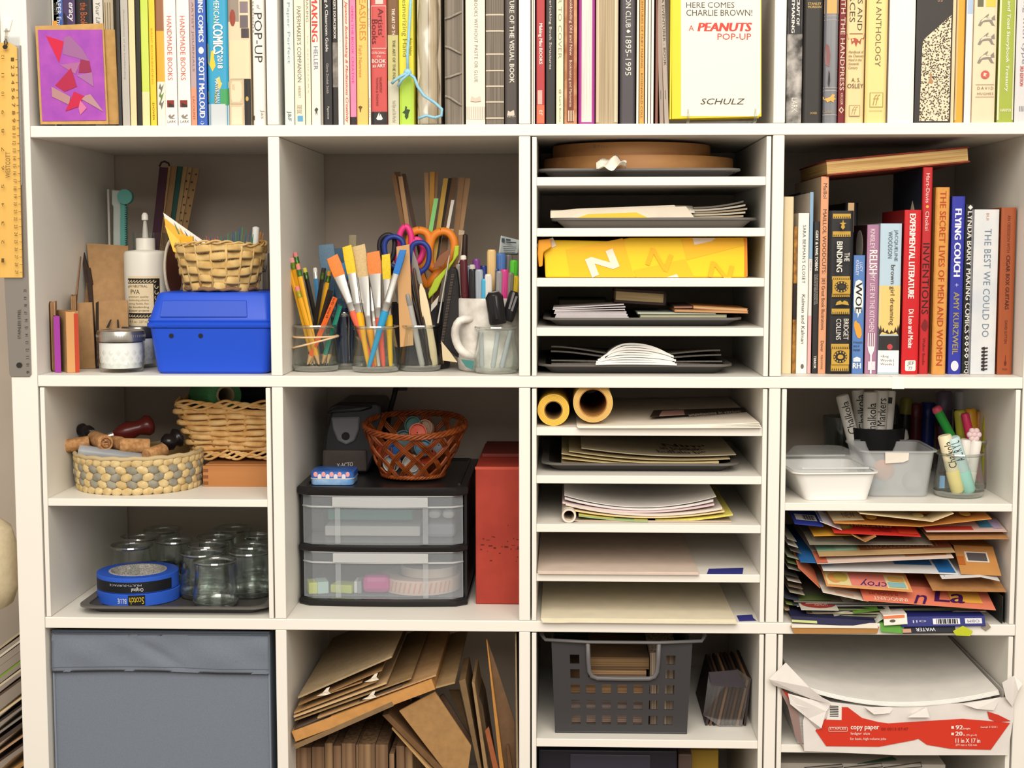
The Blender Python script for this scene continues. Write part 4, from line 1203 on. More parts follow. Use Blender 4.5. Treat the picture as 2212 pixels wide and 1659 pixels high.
b = mk('dark grey book CLUB 1895-1995 with a heart', 818, 950, 800, '504b50', ht=.27, kind='hard', board=.0018)
tx(b, 'GROLIER CAXTON CLUB', -420, 240, .35, .68, 'eae4da', bold=.01)
pa(b, 255, 285, .4, .68, 'eae4da', 'heart_mark', pts=[(.0, .5), (.3, .0), (.6, .15), (1, .5), (.6, .85), (.3, 1)])
tx(b, '1895-1995', 312, 640, .34, .72, 'eae4da', bold=.01)
mk('very thin white booklet right of the dark CLUB book', 955, 976, 945, 'f0e6da', ht=.25)
b = mk('gold spine book with tiny brown capitals', 978, 1020, 970, 'dca650', ht=.26)
tx(b, 'FIVE CENTURIES OF FAIRY MAKING - ROSENWALD COLL', -100, 1000, .3, .7, '7c5720')
for k, (x0, x1, c_) in enumerate(((1024, 1046, 'f5f0e4'), (1049, 1072, 'efe6da'), (1075, 1098, 'f4ece2'))):
 mk(('first', 'second', 'third')[k] + ' of three thin white booklets right of the gold spine', x0, x1, x0 - 4, c_, ht=.25 - .01 * k)
for k, (x0, x1, xt, c_) in enumerate(((1118, 1142, 1096, '8a5a4a'), (1146, 1182, 1120, 'a8968a'), (1186, 1226, 1150, 'b5a698'))):
 b = mk(('dark brown thin booklet leaning beside the white ones', 'stapled grey magazine leaning in the middle of the three', 'stapled grey magazine ADVENTURE leaning against the yellow book')[k], x0, x1, xt, c_, ht=.25, name='magazine', cat='magazine')
 if k:
  pa(b, 765, 840, .35, .5, '6a6058', 'staple')
 if k == 2:
  tx(b, 'A DVENTURER - BOOK', 0, 560, .3, .85, '4b4038')
# face-out pop-up book on a small stand
t = thing('pop_up_book', 'yellow pop-up book facing out on a clear stand with hand lettered cover', 'book', (P(1548, 262, .02).x, .02, Z1 + .0042))
YY = mat('f8d92a', .45)
q = [P(1451, -60, .012), P(1645, -60, .012), P(1645, 252, .012), P(1451, 257, .012)]
q = [Vector((p.x, .012, max(p.z, Z1 + .0044))) for p in q]
obj('front_cover', local(t, MB().slab(q, .003, n=Vector((0, 1, 0)))), YY, t, bevel=.0008)
q2 = [Vector((p.x, .038, p.z)) for p in q]
obj('back_cover', local(t, MB().slab(q2, .003, n=Vector((0, 1, 0)))), YY, t, bevel=.0008)
q3 = [Vector((p.x + (.004 if i in (0, 3) else -.004), .015, p.z + (.003 if i > 1 else 0))) for i, p in enumerate(q)]
obj('page_block', local(t, MB().slab(q3, .0225, n=Vector((0, 1, 0)))), pages('f0e2b8', 'x'), t)
obj('spine', local(t, MB().box((q[0].x - .0012, .013, q[3].z), (q[0].x + .001, .0405, q[0].z))), YY, t)
flat(t, [(1471, -60), (1643, -60), (1643, 244), (1636, 251), (1471, 251)], mat('fbf6e2', .5), 'cover_panel', .012)
DK, RD = mat('4a4038', .6), mat('d8473f', .6)
tbox('HERE COMES', t, X(1368), Y(18), X(1772), Y(66), .012, DK, 'h')
tbox('CHARLIE BROWN!', t, X(1368), Y(80), X(1922), Y(133), .012, DK, 'h')
tbox('A', t, X(1388), Y(212), X(1432), Y(258), .012, RD, 'h')
tbox('PEANUTS', t, X(1466), Y(190), X(1915), Y(262), .012, RD, 'h', shear=.2, bold=.06)
tbox('POP-UP', t, X(1630), Y(280), X(1912), Y(333), .012, RD, 'h')
tbox('SCHULZ', t, X(1488), Y(825), X(1862), Y(875), .012, DK, 'h', shear=.25)
sd = thing('book_stand', 'small clear acrylic stand holding up the yellow pop-up book', 'book stand', (P(1548, 262, .02).x, .02, Z1))
AC = mat('eef0ec', .05, 'glass', amt=.45)
for xp in (1486, 1631):
 A = P(xp, 262, .0)
 obj('prong', local(sd, MB().tube([(A.x, .05, Z1 + .0022), (A.x, .0, Z1 + .0022), (A.x, -.002, Z1 + .004), (A.x, -.001, Z1 + .0195)], [.002, .002, .002, .0012], 8)), AC, sd, smooth=4)
obj('rest', local(sd, MB().box((P(1486, 262, .05).x, .044, Z1 + .0004), (P(1631, 262, .05).x, .05, Z1 + .09))), AC, sd)
# fourth bay
mk, tx, pa, X, Y = TR(1640, 3.867)
b = mk('black and white photo spine PRINTMAKING first in the fourth bay', 222, 352, 243, mat('c9c3bc', .5, 'blots', '35322f', 42, .2), ht=.27, Yf=.006)
pa(b, -80, 300, 0, 1, '2f2d2f', 'black_band')
tx(b, 'THE ART AND CRAFT OF', -330, 228, .58, .78, 'f0ebe2', bold=.04)
tx(b, 'BOOK PRINTMAKING', -330, 290, .26, .46, 'f0ebe2', bold=.04)
tx(b, 'LARK', 830, 950, .35, .72, 'efe9de', name='publisher_mark')
b = mk('plain black hardcover with two short gold lines near its head', 356, 520, 382, '35312f', ht=.28, kind='hard', Yf=.006)
tx(b, 'STANLEY', 38, 60, .2, .88, 'd6b56c', 'h', bold=.02, name='author')
tx(b, 'MORISON', 66, 86, .2, .88, 'd6b56c', 'h', bold=.02, name='author')
tx(b, 'DOVER', 948, 966, .4, .75, 'd6b56c', 'h', name='publisher_mark')
b = mk('glassy grey-blue book with orange head and gold rearing figure', 533, 655, 545, mat('86868a', .25, 'linesz', '6d6f76', 120, .2), ht=.26, kind='hard', rough=.2, Yf=.006)
pa(b, -80, 132, 0, 1, 'eeb06a', 'orange_head')
for y in (150, 185, 745, 770, 970):
 pa(b, y, y + 4, 0, 1, 'c9c4c2', 'rule_line')
pa(b, 380, 575, .05, .45, '8d6060', 'red_drawing', pts=[(.2, 0), (.7, .1), (1, .5), (.8, 1), (.1, .9), (0, .4)])
pa(b, 600, 745, .3, .46, '2f2f30', 'black_drawing', pts=[(.3, 0), (.8, .2), (1, .6), (.6, 1), (0, .8)])
pa(b, 800, 870, .0, .92, 'f0b45c', 'rearing_figure', pts=[(.0, .3), (.25, .5), (.5, .35), (.7, 0), (.9, .1), (.8, .4), (1, .6), (.8, .7), (.8, 1), (.55, .8), (.3, 1), (.2, .75), (0, .6)])
tx(b, 'Codex', 930, 958, .0, .6, 'b9a184', 'h', name='publisher_mark')
b = mk('dark red book WITH THE HANDPRESS in cream capitals', 657, 716, 672, '7d2025', ht=.26)
tx(b, 'PRINTING WITH THE HANDPRESS', -460, 770, .2, .85, 'f0dcc2', bold=.01)
tx(b, 'KRUGER', 792, 890, .35, .7, 'e9cdb2', name='author')
pa(b, 905, 960, .1, .9, 'e9cdb2', 'diamond_mark', pts=[(.5, 0), (1, .5), (.5, 1), (0, .5)])
pa(b, 917, 948, .28, .72, '7d2025', 'diamond_eye', pts=[(.5, 0), (1, .5), (.5, 1), (0, .5)])
b = mk('cream book with a red scroll ornament across its spine', 720, 875, 738, 'f2d7a0', ht=.27, kind='hard', board=.0018, Yf=.006)
tx(b, 'SCRIBES AND', -260, 275, .55, .82, '4a4036')
tx(b, 'SOURCES', -230, 205, .12, .42, '4a4036')
pa(b, 298, 304, .0, 1, 'a84a34', 'rule_line')
pa(b, 306, 410, .02, .98, 'b4503a', 'red_ornament', pts=[(0, 0), (1, 0), (.95, .4), (.8, .35), (.75, .8), (.6, .6), (.5, 1), (.4, .6), (.25, .8), (.2, .35), (.05, .4)])
for i in range(5):
 pa(b, 318 + (i % 2) * 24, 340 + (i % 2) * 24, .1 + .17 * i, .2 + .17 * i, 'f2d7a0', 'ornament_curl', pts=ell(10))
tx(b, 'Handbook of\nthe Chancery\nHand in the\nSixteenth\nCentury', 440, 600, .1, .94, '7a6a4e', 'h', shear=.2, name='subtitle')
tx(b, 'A. S.', 668, 700, .28, .76, '5b4d3a', 'h', name='author')
tx(b, 'OSLEY', 715, 752, .06, .95, '5b4d3a', 'h', name='author')
pa(b, 893, 985, .18, .78, 'b8a070', 'square_mark')
pa(b, 899, 979, .22, .74, 'f2d7a0', 'square_mark')
tx(b, 'ff', 905, 972, .3, .66, 'b8a070', 'h', shear=.3, name='publisher_mark')
b = mk('pale yellow book AN ANTHOLOGY with a square emblem', 884, 1065, 898, 'f7dd94', ht=.27, Yf=.006, kind='hard', board=.0018)
tx(b, 'AN ANTHOLOGY', -60, 575, .42, .68, '6e6244')
pa(b, 788, 912, .2, .84, 'b09a5e', 'square_mark')
pa(b, 795, 905, .24, .80, 'f7dd94', 'square_mark')
tx(b, 'ff', 805, 895, .34, .7, 'b09a5e', 'h', shear=.3, name='publisher_mark')
tx(b, 'GODINE', 935, 946, .18, .8, 'c4ad72', 'h', name='publisher_mark')
mk('wide plain white book in the middle of the fourth bay', 1072, 1288, 1098, 'fdf3ec', ht=.27, Yf=.004)
b = mk('black cloth hardcover with pebble patterned lower corner', 1292, 1592, 1322, '3a3634', ht=.28, kind='hard', Yf=.006, board=.003, rnd=.02)
pa(b, 150, 1025, .14, .99, 'e9d7b5', 'pebble_paper', pts=[(.98, 0), (.98, 1), (0, 1), (.05, .26), (.12, .22)], m=mat('4f4436', .6, 'speck', 'f0dfbf', 420, .1))
tx(b, 'B.B', 0, 40, .58, .72, 'b98d78', 'h', name='small_print')
pa(b, 630, 720, .36, .52, 'b98a5e', 'fox_drawing', pts=[(.3, 0), (.7, .1), (.6, .5), (1, .8), (.7, 1), (0, .9), (.3, .5)])
mk('narrow cream book right of the pebble patterned one', 1594, 1624, 1622, 'f3deb2', ht=.27)
b = mk('golden orange book with cream edges in the fourth bay', 1627, 1700, 1660, 'eead3c', ht=.27, kind='hard', board=.0016)
pa(b, -80, 1020, 0, .16, 'efd2a0', 'edge_strip')
b = mk('white book with a pale blue upper spine', 1706, 1764, 1742, 'fcf7ef', ht=.27)
pa(b, -80, 140, .1, .9, 'b4cbea', 'blue_head')
b = mk('beige book with three dancing figure drawings and a red stamp', 1770, 1962, 1812, 'f2dcba', ht=.27, Yf=.006)
pa(b, -80, 84, .12, .38, '6f6b52', 'green_square')
pa(b, -80, 84, .5, .92, 'eccb52', 'yellow_square')
for y in (140, 295, 448):
 pa(b, y, y + 110, .16, .92, '8f8a80', 'figure_drawing', pts=[(0, .9), (.15, .5), (.3, .35), (.5, .1), (.62, .0), (.6, .15), (.5, .3), (.75, .35), (.95, .1), (1, .5), (.8, .5), (.9, .8), (1, .95), (.8, .9), (.65, .6), (.3, .65), (.15, .95)])
 pa(b, y + 20, y + 85, .26, .82, 'f2dcba', 'figure_fill', pts=[(0, .8), (.2, .35), (.45, .15), (.5, .3), (.85, .3), (.9, .5), (.6, .45), (.3, .55)])
pa(b, 610, 680, .34, .72, 'd2605a', 'red_stamp', pts=ell())
pa(b, 628, 662, .44, .62, 'f2dcba', 'stamp_eye', pts=[(.2, 0), (1, .3), (.5, .6), (.9, 1), (0, .8)])
for y in (725, 826):
 pa(b, y, y + 4, .12, .95, 'b7a27e', 'rule_line')
tx(b, 'D A V I D', 745, 768, .2, .9, '6a5c44', 'h', name='author')
tx(b, 'HUGHES', 792, 812, .2, .9, '6a5c44', 'h', spacing=1.3, name='author')
b = mk('green storybook treasury with slanted white title near the right picture edge', 1980, 2118, 2022, 'a9b84a', ht=.27, Yf=.006)
pa(b, -80, 1020, 0, .1, 'e9e6c0', 'edge_strip')
pa(b, -80, 1020, .9, 1, 'e9e6c0', 'edge_strip')
tx(b, 'Frog and Toad Storybook Treasury', -90, 785, .4, .66, 'f6f4e4', bold=.02, shear=.1)
tx(b, 'HARPER', 928, 952, .18, .86, 'f2f0c8', 'h', bold=.02, name='publisher_mark')
b = mk('pale grey book about type cut off by the right picture edge', 2128, 2260, 2165, 'dedcdc', ht=.26, Yf=.006)
tx(b, 'thinking with type', -200, 560, .3, .62, '8a8890')
tx(b, '3RD EDITION', 575, 740, .28, .5, 'c2423e', bold=.03)
for i in range(4):
 pa(b, 905, 950, .3 + .1 * i, .34 + .1 * i, '6b6a6e', 'column_mark')
# ------------------------------------------------------------------ second row, first bay
KX = lambda x: 50 + x / 2.9625
KY = lambda y: 280 + y / 2.9625
K = lambda x, y, Y=0.0: P(KX(x), KY(y), Y)
KRAFT, KRAFT2, KRAFT3 = card('b58e62'), card('a07a52'), card('c59c6c')
def board(name, label, cat, pts, Y, th, m, group=None, Yt=None, bevel=.0005, zmin=None, parent=None):
 """a stiff board outlined in the picture, foot at depth Y and head at depth Yt"""
 ys = [p[1] for p in pts]
 lo, hi = max(ys), min(ys)
 Yt = Y if Yt is None else Yt
 q = []
 for x, y in pts:
  f = (lo - y) / (lo - hi)
  q.append(P(x, y, Y + (Yt - Y) * f))
 bl = BX[min(3, max(0, int(sum(p_.x for p_ in q) / len(q) / .351)))]
 for p_ in q:
  p_.x = min(max(p_.x, bl + .0012), bl + W - .0012)
 if zmin is not None:
  for p_ in q:
   p_.z = max(p_.z, zmin)
 n = Vector((0, 0, 0))
 for i in range(len(q)):
  n += q[i].cross(q[(i + 1) % len(q)])
 n.normalize()
 if n.y < 0:
  n = -n
 mb = MB().slab(q, th, n=n)
 if parent is not None:
  return obj(name, local(parent, mb), m, parent, bevel=bevel)
 return solo(name, mb, m, label, cat, group, bevel=bevel)
def kz(pts):
 return [(KX(x), KY(y)) for x, y in pts]
ZM = Z2 + .0004
def standing(name, label, x0, x1, top, Y, dep, cover, pg='d9c7a8', rx=0.0, cat='notebook', bd=.0016, stripe=None):
 """a small notebook standing with its fore edge or spine to the front"""
 a, b = K(x0, 1550, Y), K(x1, 1550, Y)
 h = K(x0, top, Y).z - ZM
 t = thing(name, label, cat, (a.x, Y, ZM), (0, 0, rx))
 w = b.x - a.x
 mb = MB()
 for x in (0, w - bd):
  ring = [(0, y, z) for y, z in rrect(0, 0, dep, h, .006, 4)]
  mb.slab([(x, y, z) for _, y, z in ring], bd, n=Vector((1, 0, 0)))
 obj('cover', mb, cover, t)
 obj('page_block', MB().box((bd, .0015, .0008), (w - bd, dep - .002, h - .001)), pages(pg, 'z'), t)
 if stripe:
  obj('spine_cloth', MB().box((-.0003, -.0006, 0), (w + .0003, .001, h - .0005)), mat(stripe, .7), t)
 return t
standing('notebook', 'dark brown rounded notebook standing nearest the left wall of the glue bay', 152, 178, 1100, .055, .10, mat('5b3422', .7), 'a07a58', .05)
standing('notebook', 'taller kraft notebook with rounded corners behind the magenta one', 186, 215, 1100, .06, .105, KRAFT, 'a9805c', .25)
standing('notebook', 'small magenta spined notebook standing at the front left of the glue bay', 206, 240, 1192, .042, .075, mat('3b1f33', .7), 'b96fae', .35, stripe='a33aa6')
n1 = standing('notebook', 'small kraft notebook with a red cloth strip along its spine', 284, 340, 1165, .04, .085, KRAFT3, 'd9a76c', .55, bd=.0026, stripe='d9a268')
obj('red_strip', MB().box((.011, -.0009, 0), (.0172, -.0004, .0855)), mat('c2472c', .7), n1)
st = standing('notebook', 'second small kraft notebook behind the red striped one with a pencil scribble', 345, 362, 1158, .062, .075, KRAFT, 'c39a66', .9, stripe='c39a66')
scr = letters('Wig', None, (.0, .02, st.location.z * 0 + .062), (0, .022, 0), (0, 0, .011), mat('2f2a26', .7), 'scribble')
scr.parent = st
scr.location = (-.0003, .01, .0)
scr.location.x = -.0004
standing('notebook', 'plain kraft notebook standing behind the small notebooks', 318, 348, 1062, .10, .08, KRAFT2, 'a5805a', .3)
board('pocket_card', 'tan card folded behind the small kraft notebooks', 'card', kz([(345, 1108), (440, 1105), (462, 1540), (345, 1550)]), .115, .003, KRAFT, zmin=ZM)
board('wooden_strip', 'thin wooden strip leaning against the left wall of the glue bay', 'strip of wood', kz([(285, 1540), (300, 1540), (362, 812), (350, 808)]), .12, .004, mat('a9744a', .6), Yt=.2, zmin=ZM)
t = thing('board_book', 'large kraft covered book leaning with dark notched spine beside the glue bottle', 'book', (K(500, 1550, .15).x, .15, ZM))
board('cover', '', '', kz([(380, 726), (672, 742), (690, 1540), (480, 1545)]), .15, .003, KRAFT, Yt=.23, zmin=ZM, parent=t)
sp_ = MB().slab([K(358, 728, .228), K(384, 726, .228), K(394, 775, .225), K(378, 772, .225)], .004, n=Vector((0, 1, 0)))
sp_.slab([K(368, 775, .222), K(386, 775, .222), K(440, 990, .20), K(400, 980, .2)], .004, n=Vector((0, 1, 0)))
sp_.slab([K(408, 880, .203), K(426, 885, .203), K(444, 990, .198), K(420, 990, .198)], .004, n=Vector((0, 1, 0)))
sp_.slab([K(408, 990, .198), K(438, 990, .198), K(482, 1540, .152), K(462, 1540, .152)], .004, n=Vector((0, 1, 0)))
sp_.v = [(x, y, max(z, ZM)) for x, y, z in sp_.v]
obj('spine', local(t, sp_), mat('3a2a22', .8), t)
board('back_board', '', '', kz([(352, 820), (382, 800), (470, 1540), (300, 1545)]), .175, .003, KRAFT2, Yt=.24, zmin=ZM, parent=t)
t = thing('board_book', 'small kraft card book with black edge standing before the large kraft one', 'book', (K(560, 1550, .12).x, .12, ZM))
board('cover', '', '', kz([(482, 1100), (668, 1090), (680, 1545), (480, 1545)]), .12, .0025, KRAFT, Yt=.135, zmin=ZM, parent=t)
board('edge', '', '', kz([(464, 1108), (482, 1098), (486, 1545), (466, 1545)]), .119, .005, mat('2d2522', .8), Yt=.134, zmin=ZM, parent=t)
for x in (556, 600):
 m_ = MB().slab([K(x, 1216, .1225), K(x + 8, 1216, .1225), K(x + (-10 if x < 580 else 12), 1268, .118), K(x - (26 if x < 580 else -2), 1268, .118)], .002, n=Vector((0, 1, 0)))
 obj('black_tab', local(t, m_), mat('211c1b', .6), t)
# pale boxes at the back
pbox('box', KX(535), KY(380), KX(578), KY(1500), .30, .05, mat('dcd9cf', .6), 'tall narrow white box against the back wall left of the glue bottle', 'box', z0=ZM)
t = thing('brush', 'teal and white plastic brush standing at the back left of the glue bay', 'brush', (K(600, 1500, .27).x, .27, ZM))
board('handle', '', '', kz([(566, 385), (628, 390), (628, 1520), (575, 1520), (575, 490), (566, 480)]), .27, .018, mat('b9c4bd', .4), zmin=ZM, parent=t, bevel=.002)
tm = MB()
a = K(640, 430, .265)
tm.lathe([(.0118, 0), (.0118, .012)], 24, caps=(True, True), M=Matrix.Translation(a + Vector((.004, -.006, 0))) @ Matrix.Rotation(-PI / 2, 4, 'X'))
tm.slab([K(622, 390, .265), K(650, 390, .265), K(655, 1500, .265), K(624, 1500, .265)], .012, n=Vector((0, 1, 0)))
for i in range(28):
 y = 490 + i * 14
 tm.box(K(650, y + 8, .266), Vector(K(660, y, .266)) + Vector((0, .009, 0)))
obj('bristle_strip', local(t, tm), mat('5aa39a', .5), t, smooth=.5)
# clear beaker with board strips
a = K(812, 660, .26)
rB = (K(920, 660, .26).x - K(706, 660, .26).x) / 2
bk = thing('glass_beaker', 'tall clear glass beaker behind the glue bottle holding board strips', 'glass', (a.x, .26, ZM))
hB = a.z - ZM
obj('wall', MB().lathe([(rB * .88, 0), (rB * .94, hB * .5), (rB, hB), (rB - .0015, hB), (rB * .9, hB * .5), (rB * .85, .004), (.0005, .004)], 40), GLASS, bk, smooth=.8)
strips = [(850, 872, 925, 240, 'dark purple', '4a2b3a'), (878, 918, 945, 232, 'tan', 'b08a5e'), (905, 942, 985, 232, 'light brown', '9c7a55'), (930, 985, 1020, 234, 'dark teal', '2d5a52'), (948, 1020, 1050, 236, 'cream-brown', 'b39468'),
          (958, 1050, 1080, 240, 'dotted tan', 'b8976a'), (965, 1082, 1128, 246, 'wide dotted tan', 'ad8b60')]
for k, (xb, xa, xc, yt, nm, c_) in enumerate(strips):
 Yt_ = .294 + .0028 * k
 q = [K(xa, yt, Yt_), K(xc, yt + 3, Yt_), K(xb - 118 + (xc - xa) * .75, 1500, .25 + .003 * k), K(xb - 118, 1500, .25 + .003 * k)]
 for p_ in q[2:]:
  p_.z = ZM + .0052
  p_.x = min(max(p_.x, bk.location.x - rB * .72), bk.location.x + rB * .6)
 q[2].x = q[3].x + (q[1].x - q[0].x)
 o = solo('board_strip', MB().slab(q, .0022, n=Vector((0, 1, 0))), mat(c_, .8, 'woodz', None, 60, .08), nm + ' board strip in the tall bundle standing in the glass beaker', 'strip of board', 'board strips in the beaker')
 if k > 4:
  dm = MB()
  for i in range(9):
   y = yt + 40 + i * 52
   c0 = q[0] + (q[3] - q[0]) * ((y - yt) / (1500 - yt)) + (q[1] - q[0]) * (.5 + .2 * (-1) ** i)
   dm.lathe([(.0017, 0), (.0017, .0004)], 8, caps=(True, True), M=Matrix.Translation(c0 + Vector((0, -.0004, 0))) @ Matrix.Rotation(-PI / 2, 4, 'X'))
  dm = MB().add([Vector(p) - o.location for p in dm.v], dm.f)
  obj('dot', dm, mat('5b3326', .7), o)
lp = MB().tube([K(872, 236, .305), K(885, 210, .305), K(905, 203, .305), K(930, 215, .305), K(936, 236, .305)], .0016, 8)
solo('ribbon_loop', lp, mat('4a1f2c', .7), 'dark red ribbon loop at the head of the board strip bundle', 'ribbon', smooth=4)
# glue bottle
Yb = .185
ctr = K(795, 1250, Yb).x
rb = (K(932, 1000, Yb).x - K(660, 1000, Yb).x) / 2
zz_ = lambda y: K(795, y, Yb).z - ZM
gb = thing('glue_bottle', 'tall white glue bottle with black and cream label in the glue bay', 'glue bottle', (ctr, Yb + rb * .0, ZM))
PL = mat('e9e5db', .35)
obj('body', MB().lathe([(.001, 0), (rb * .93, 0), (rb, .004), (rb, zz_(800)), (rb * .97, zz_(785)), (rb * .9, zz_(776)), (rb * .45, zz_(770)), (rb * .42, zz_(765))], 40, caps=(True, False)), PL, gb, smooth=.8)
col = MB().lathe([(rb * .44, zz_(770)), (rb * .44, zz_(700)), (rb * .42, zz_(695)), (rb * .15, zz_(692))], 32, caps=(False, True))
obj('collar', col, PL, gb, smooth=.6)
obj('nozzle', MB().lathe([(rb * .15, zz_(694)), (rb * .12, zz_(640)), (rb * .075, zz_(585)), (rb * .075, zz_(575))], 20, caps=(True, True)), mat('dfdcd2', .2, 'frost', amt=.7), gb, smooth=.8)
obj('nozzle_cap', MB().lathe([(rb * .1, zz_(582)), (rb * .155, zz_(578)), (rb * .15, zz_(548)), (rb * .08, zz_(532))], 20, caps=(True, True)), mat('f4f1ea', .35), gb, smooth=.8)
def around(t0, x, z, d=.0003):
 """a point on the bottle wall under picture column x (enlarged view)"""
 X = K(x, 1000, Yb - rb).x - ctr
 X = max(-rb * .995, min(rb * .995, X * 1.0))
 return Vector((X, -math.sqrt(max(0, (rb + d) ** 2 - X * X)), z))
def curved_patch(parent, x0, x1, y0, y1, m, name, d):
 mb = MB()
 n = 16
 rows = [[around(0, x0 + (x1 - x0) * i / n, zz_(y), d) for i in range(n + 1)] for y in (y1, y0)]
 vs = rows[0] + rows[1]
 mb.add(vs, [(i, i + 1, n + 2 + i, n + 1 + i) for i in range(n)])
 return obj(name, mb, m, parent, smooth=4)
lb = curved_patch(gb, 664, 862, 935, 1245, mat('e6d3ae', .6), 'label', .0004)
BK = mat('1f1b18', .6)
curved_patch(gb, 664, 860, 950, 982, BK, 'label_border', .0007)
curved_patch(gb, 828, 860, 950, 1200, BK, 'label_border', .0007)
curved_patch(gb, 664, 860, 1168, 1202, BK, 'label_border', .0007)
CRM = mat('e6d3ae', .6)
for i in range(9):
 for y in (966, 1185):
  x = 674 + i * 20
  mb = MB()
  pts = [around(0, x + 9 * math.cos(a_) * (1 - .12 * a_), zz_(y + 11 * math.sin(a_) * (1 - .12 * a_)), .001) for a_ in [.0 + .5 * q_ for q_ in range(10)]]
  mb.tube(pts, .0006, 5)
  obj('scroll', mb, CRM, gb)
for i in range(5):
 mb = MB()
 pts = [around(0, 844 + 9 * math.cos(a_), zz_(1000 + i * 36 + 14 * math.sin(a_)), .001) for a_ in [.5 * q_ for q_ in range(9)]]
 obj('scroll', mb.tube(pts, .0006, 5), CRM, gb)
def gtext(s, x0, x1, y0, y1, m, **k):
 def bend(x, y, z):
  return around(0, x, zz_(z), .0009)
 ob = letters(s, None, (x0, 0, y1), (x1 - x0, 0, 0), (0, 0, y0 - y1), m, 'label_print', bend=bend, **k)
 ob.parent = gb
gtext('pH NEUTRAL', 640 + 26, 795, 990, 1012, mat('5b4a38', .7))
gtext('PVA', 684, 745, 1020, 1048, mat('4a3a2c', .7), bold=.01)
for k, s in enumerate(('premium quality', 'bookbinding adhesive', 'strong, flexible, flexi')):
 gtext(s, 668, 800, 1058 + k * 22, 1074 + k * 22, mat('8a7557', .7))
gtext('for bookbinding', 668, 800, 1124, 1140, mat('5b4a38', .7), bold=.01)
gtext('& paper projects', 668, 800, 1146, 1162, mat('5b4a38', .7), bold=.01)
gtext('8 fl oz - 237 ml', 672, 790, 1215, 1230, mat('8a7557', .7))
# brown disc and jar lid behind the basket
t = thing('coaster', 'dark brown oval coaster with a pale rim leaning behind the woven basket', 'coaster', K(952, 1015, .17))
M_ = Matrix.Translation(K(968, 885, .17) - t.location) @ Matrix.Rotation(math.radians(76), 4, 'Z') @ Matrix.Rotation(-PI / 2, 4, 'X')
obj('face', MB().lathe([(.026, 0), (.026, .002)], 32, caps=(True, True), sy=1.62, M=M_), mat('6a3a2a', .6), t)
obj('rim', MB().lathe([(.026, -.0006), (.0285, -.0006), (.0285, .0028), (.026, .0028)], 32, sy=1.6, M=M_), mat('d9cbb5', .4), t)
pbox('paper_box', KX(945), KY(975), KX(1030), KY(1500), .2, .05, mat('d9d2c6', .5), 'small white box half hidden behind the basket and the blue box', 'box', z0=ZM)
t = pbox('printed_box', KX(1528), KY(790), KX(1575), KY(1500), .20, .05, mat('b9b1a4', .6), 'grey printed carton squeezed behind the basket at the right divider', 'carton', z0=ZM)
letters('S/', t, K(1530, 912, .1995), K(1560, 912, .1995) - K(1530, 912, .1995), K(1530, 870, .1995) - K(1530, 912, .1995), mat('2f2b28', .7), 'print')
# jars of paste
def mason(label, x0, x1, ytop, ybot, Y, content=True, dark=False):
 a, b = K(x0, ybot, Y), K(x1, ybot, Y)
 r = (b.x - a.x) / 2
 h = K(x0, ytop, Y).z - ZM
 t = thing('mason_jar', label, 'jar', ((a.x + b.x) / 2, Y + r, ZM))
 hl = h * .26
 obj('glass', MB().lathe([(.001, 0), (r * .82, 0), (r * .9, .003), (r * .95, h * .35), (r * .97, h - hl), (r * .93, h - hl + .001), (r * .9, h - hl), (r * .86, .006), (.001, .005)], 40), GLASS, t, smooth=.8)
 if content:
  qm = MB().lathe([(.001, .0055), (r * .84, .0062), (r * .895, h * .35), (r * .905, h * .71), (.001, h * .71)], 40)
  obj('white_paste', qm, mat('ffffff', .6), t, smooth=.8)
  ds = MB()
  for k in range(18):
   for j in range(3):
    an = 2 * PI * (k + .5 * (j % 2)) / 18
    z = h * (.2 + .14 * j)
    c = Vector((r * .952 * math.cos(an), r * .952 * math.sin(an), z))
    tt = Vector((-math.sin(an), math.cos(an), 0))
    ds.add([c + tt * .0042, c + Vector((0, 0, .0048)), c - tt * .0042, c - Vector((0, 0, .0048)), c * 1.0 + Vector((math.cos(an), math.sin(an), 0)) * .0012], [(0, 1, 4), (1, 2, 4), (2, 3, 4), (3, 0, 4)])
  obj('quilted_facets', ds, mat('fbfbf8', .1, 'glass', amt=.12), t)
 lm = MB()
 n = 72
 pr = [(r * .99, h - hl), (r, h - hl + .001), (r, h - hl * .35), (r * .96, h - .001)]
 lm.lathe(pr, 72)
 lm.lathe([(r * .96, h - .001), (r * .9, h), (r * .88, h - .0012)], 72)
 for k in range(60):
  an = 2 * PI * k / 60
  lm.box((r * .995, -.0004, 0), (r * 1.008, .0004, hl * .22), M=Matrix.Translation((0, 0, h - hl * .62)) @ Matrix.Rotation(an, 4, 'Z'))
 obj('screw_band', lm, mat('c4c0b8' if not dark else '8d8a86', .28, metal=.9), t, smooth=.5)
 obj('lid', MB().lathe([(r * .885, h - .0012), (r * .87, h - .0006)], 40, caps=(True, True)), mat('cfcac0' if not dark else '55504c', .3, metal=.8), t)
 return t
mason('small glass jar of white paste with a silver screw lid in front of the notebooks', 432, 738, 1290, 1555, .03)
mason('second glass jar, darker lid, half hidden between paste jar and blue box', 600, 822, 1262, 1530, .115, dark=True)
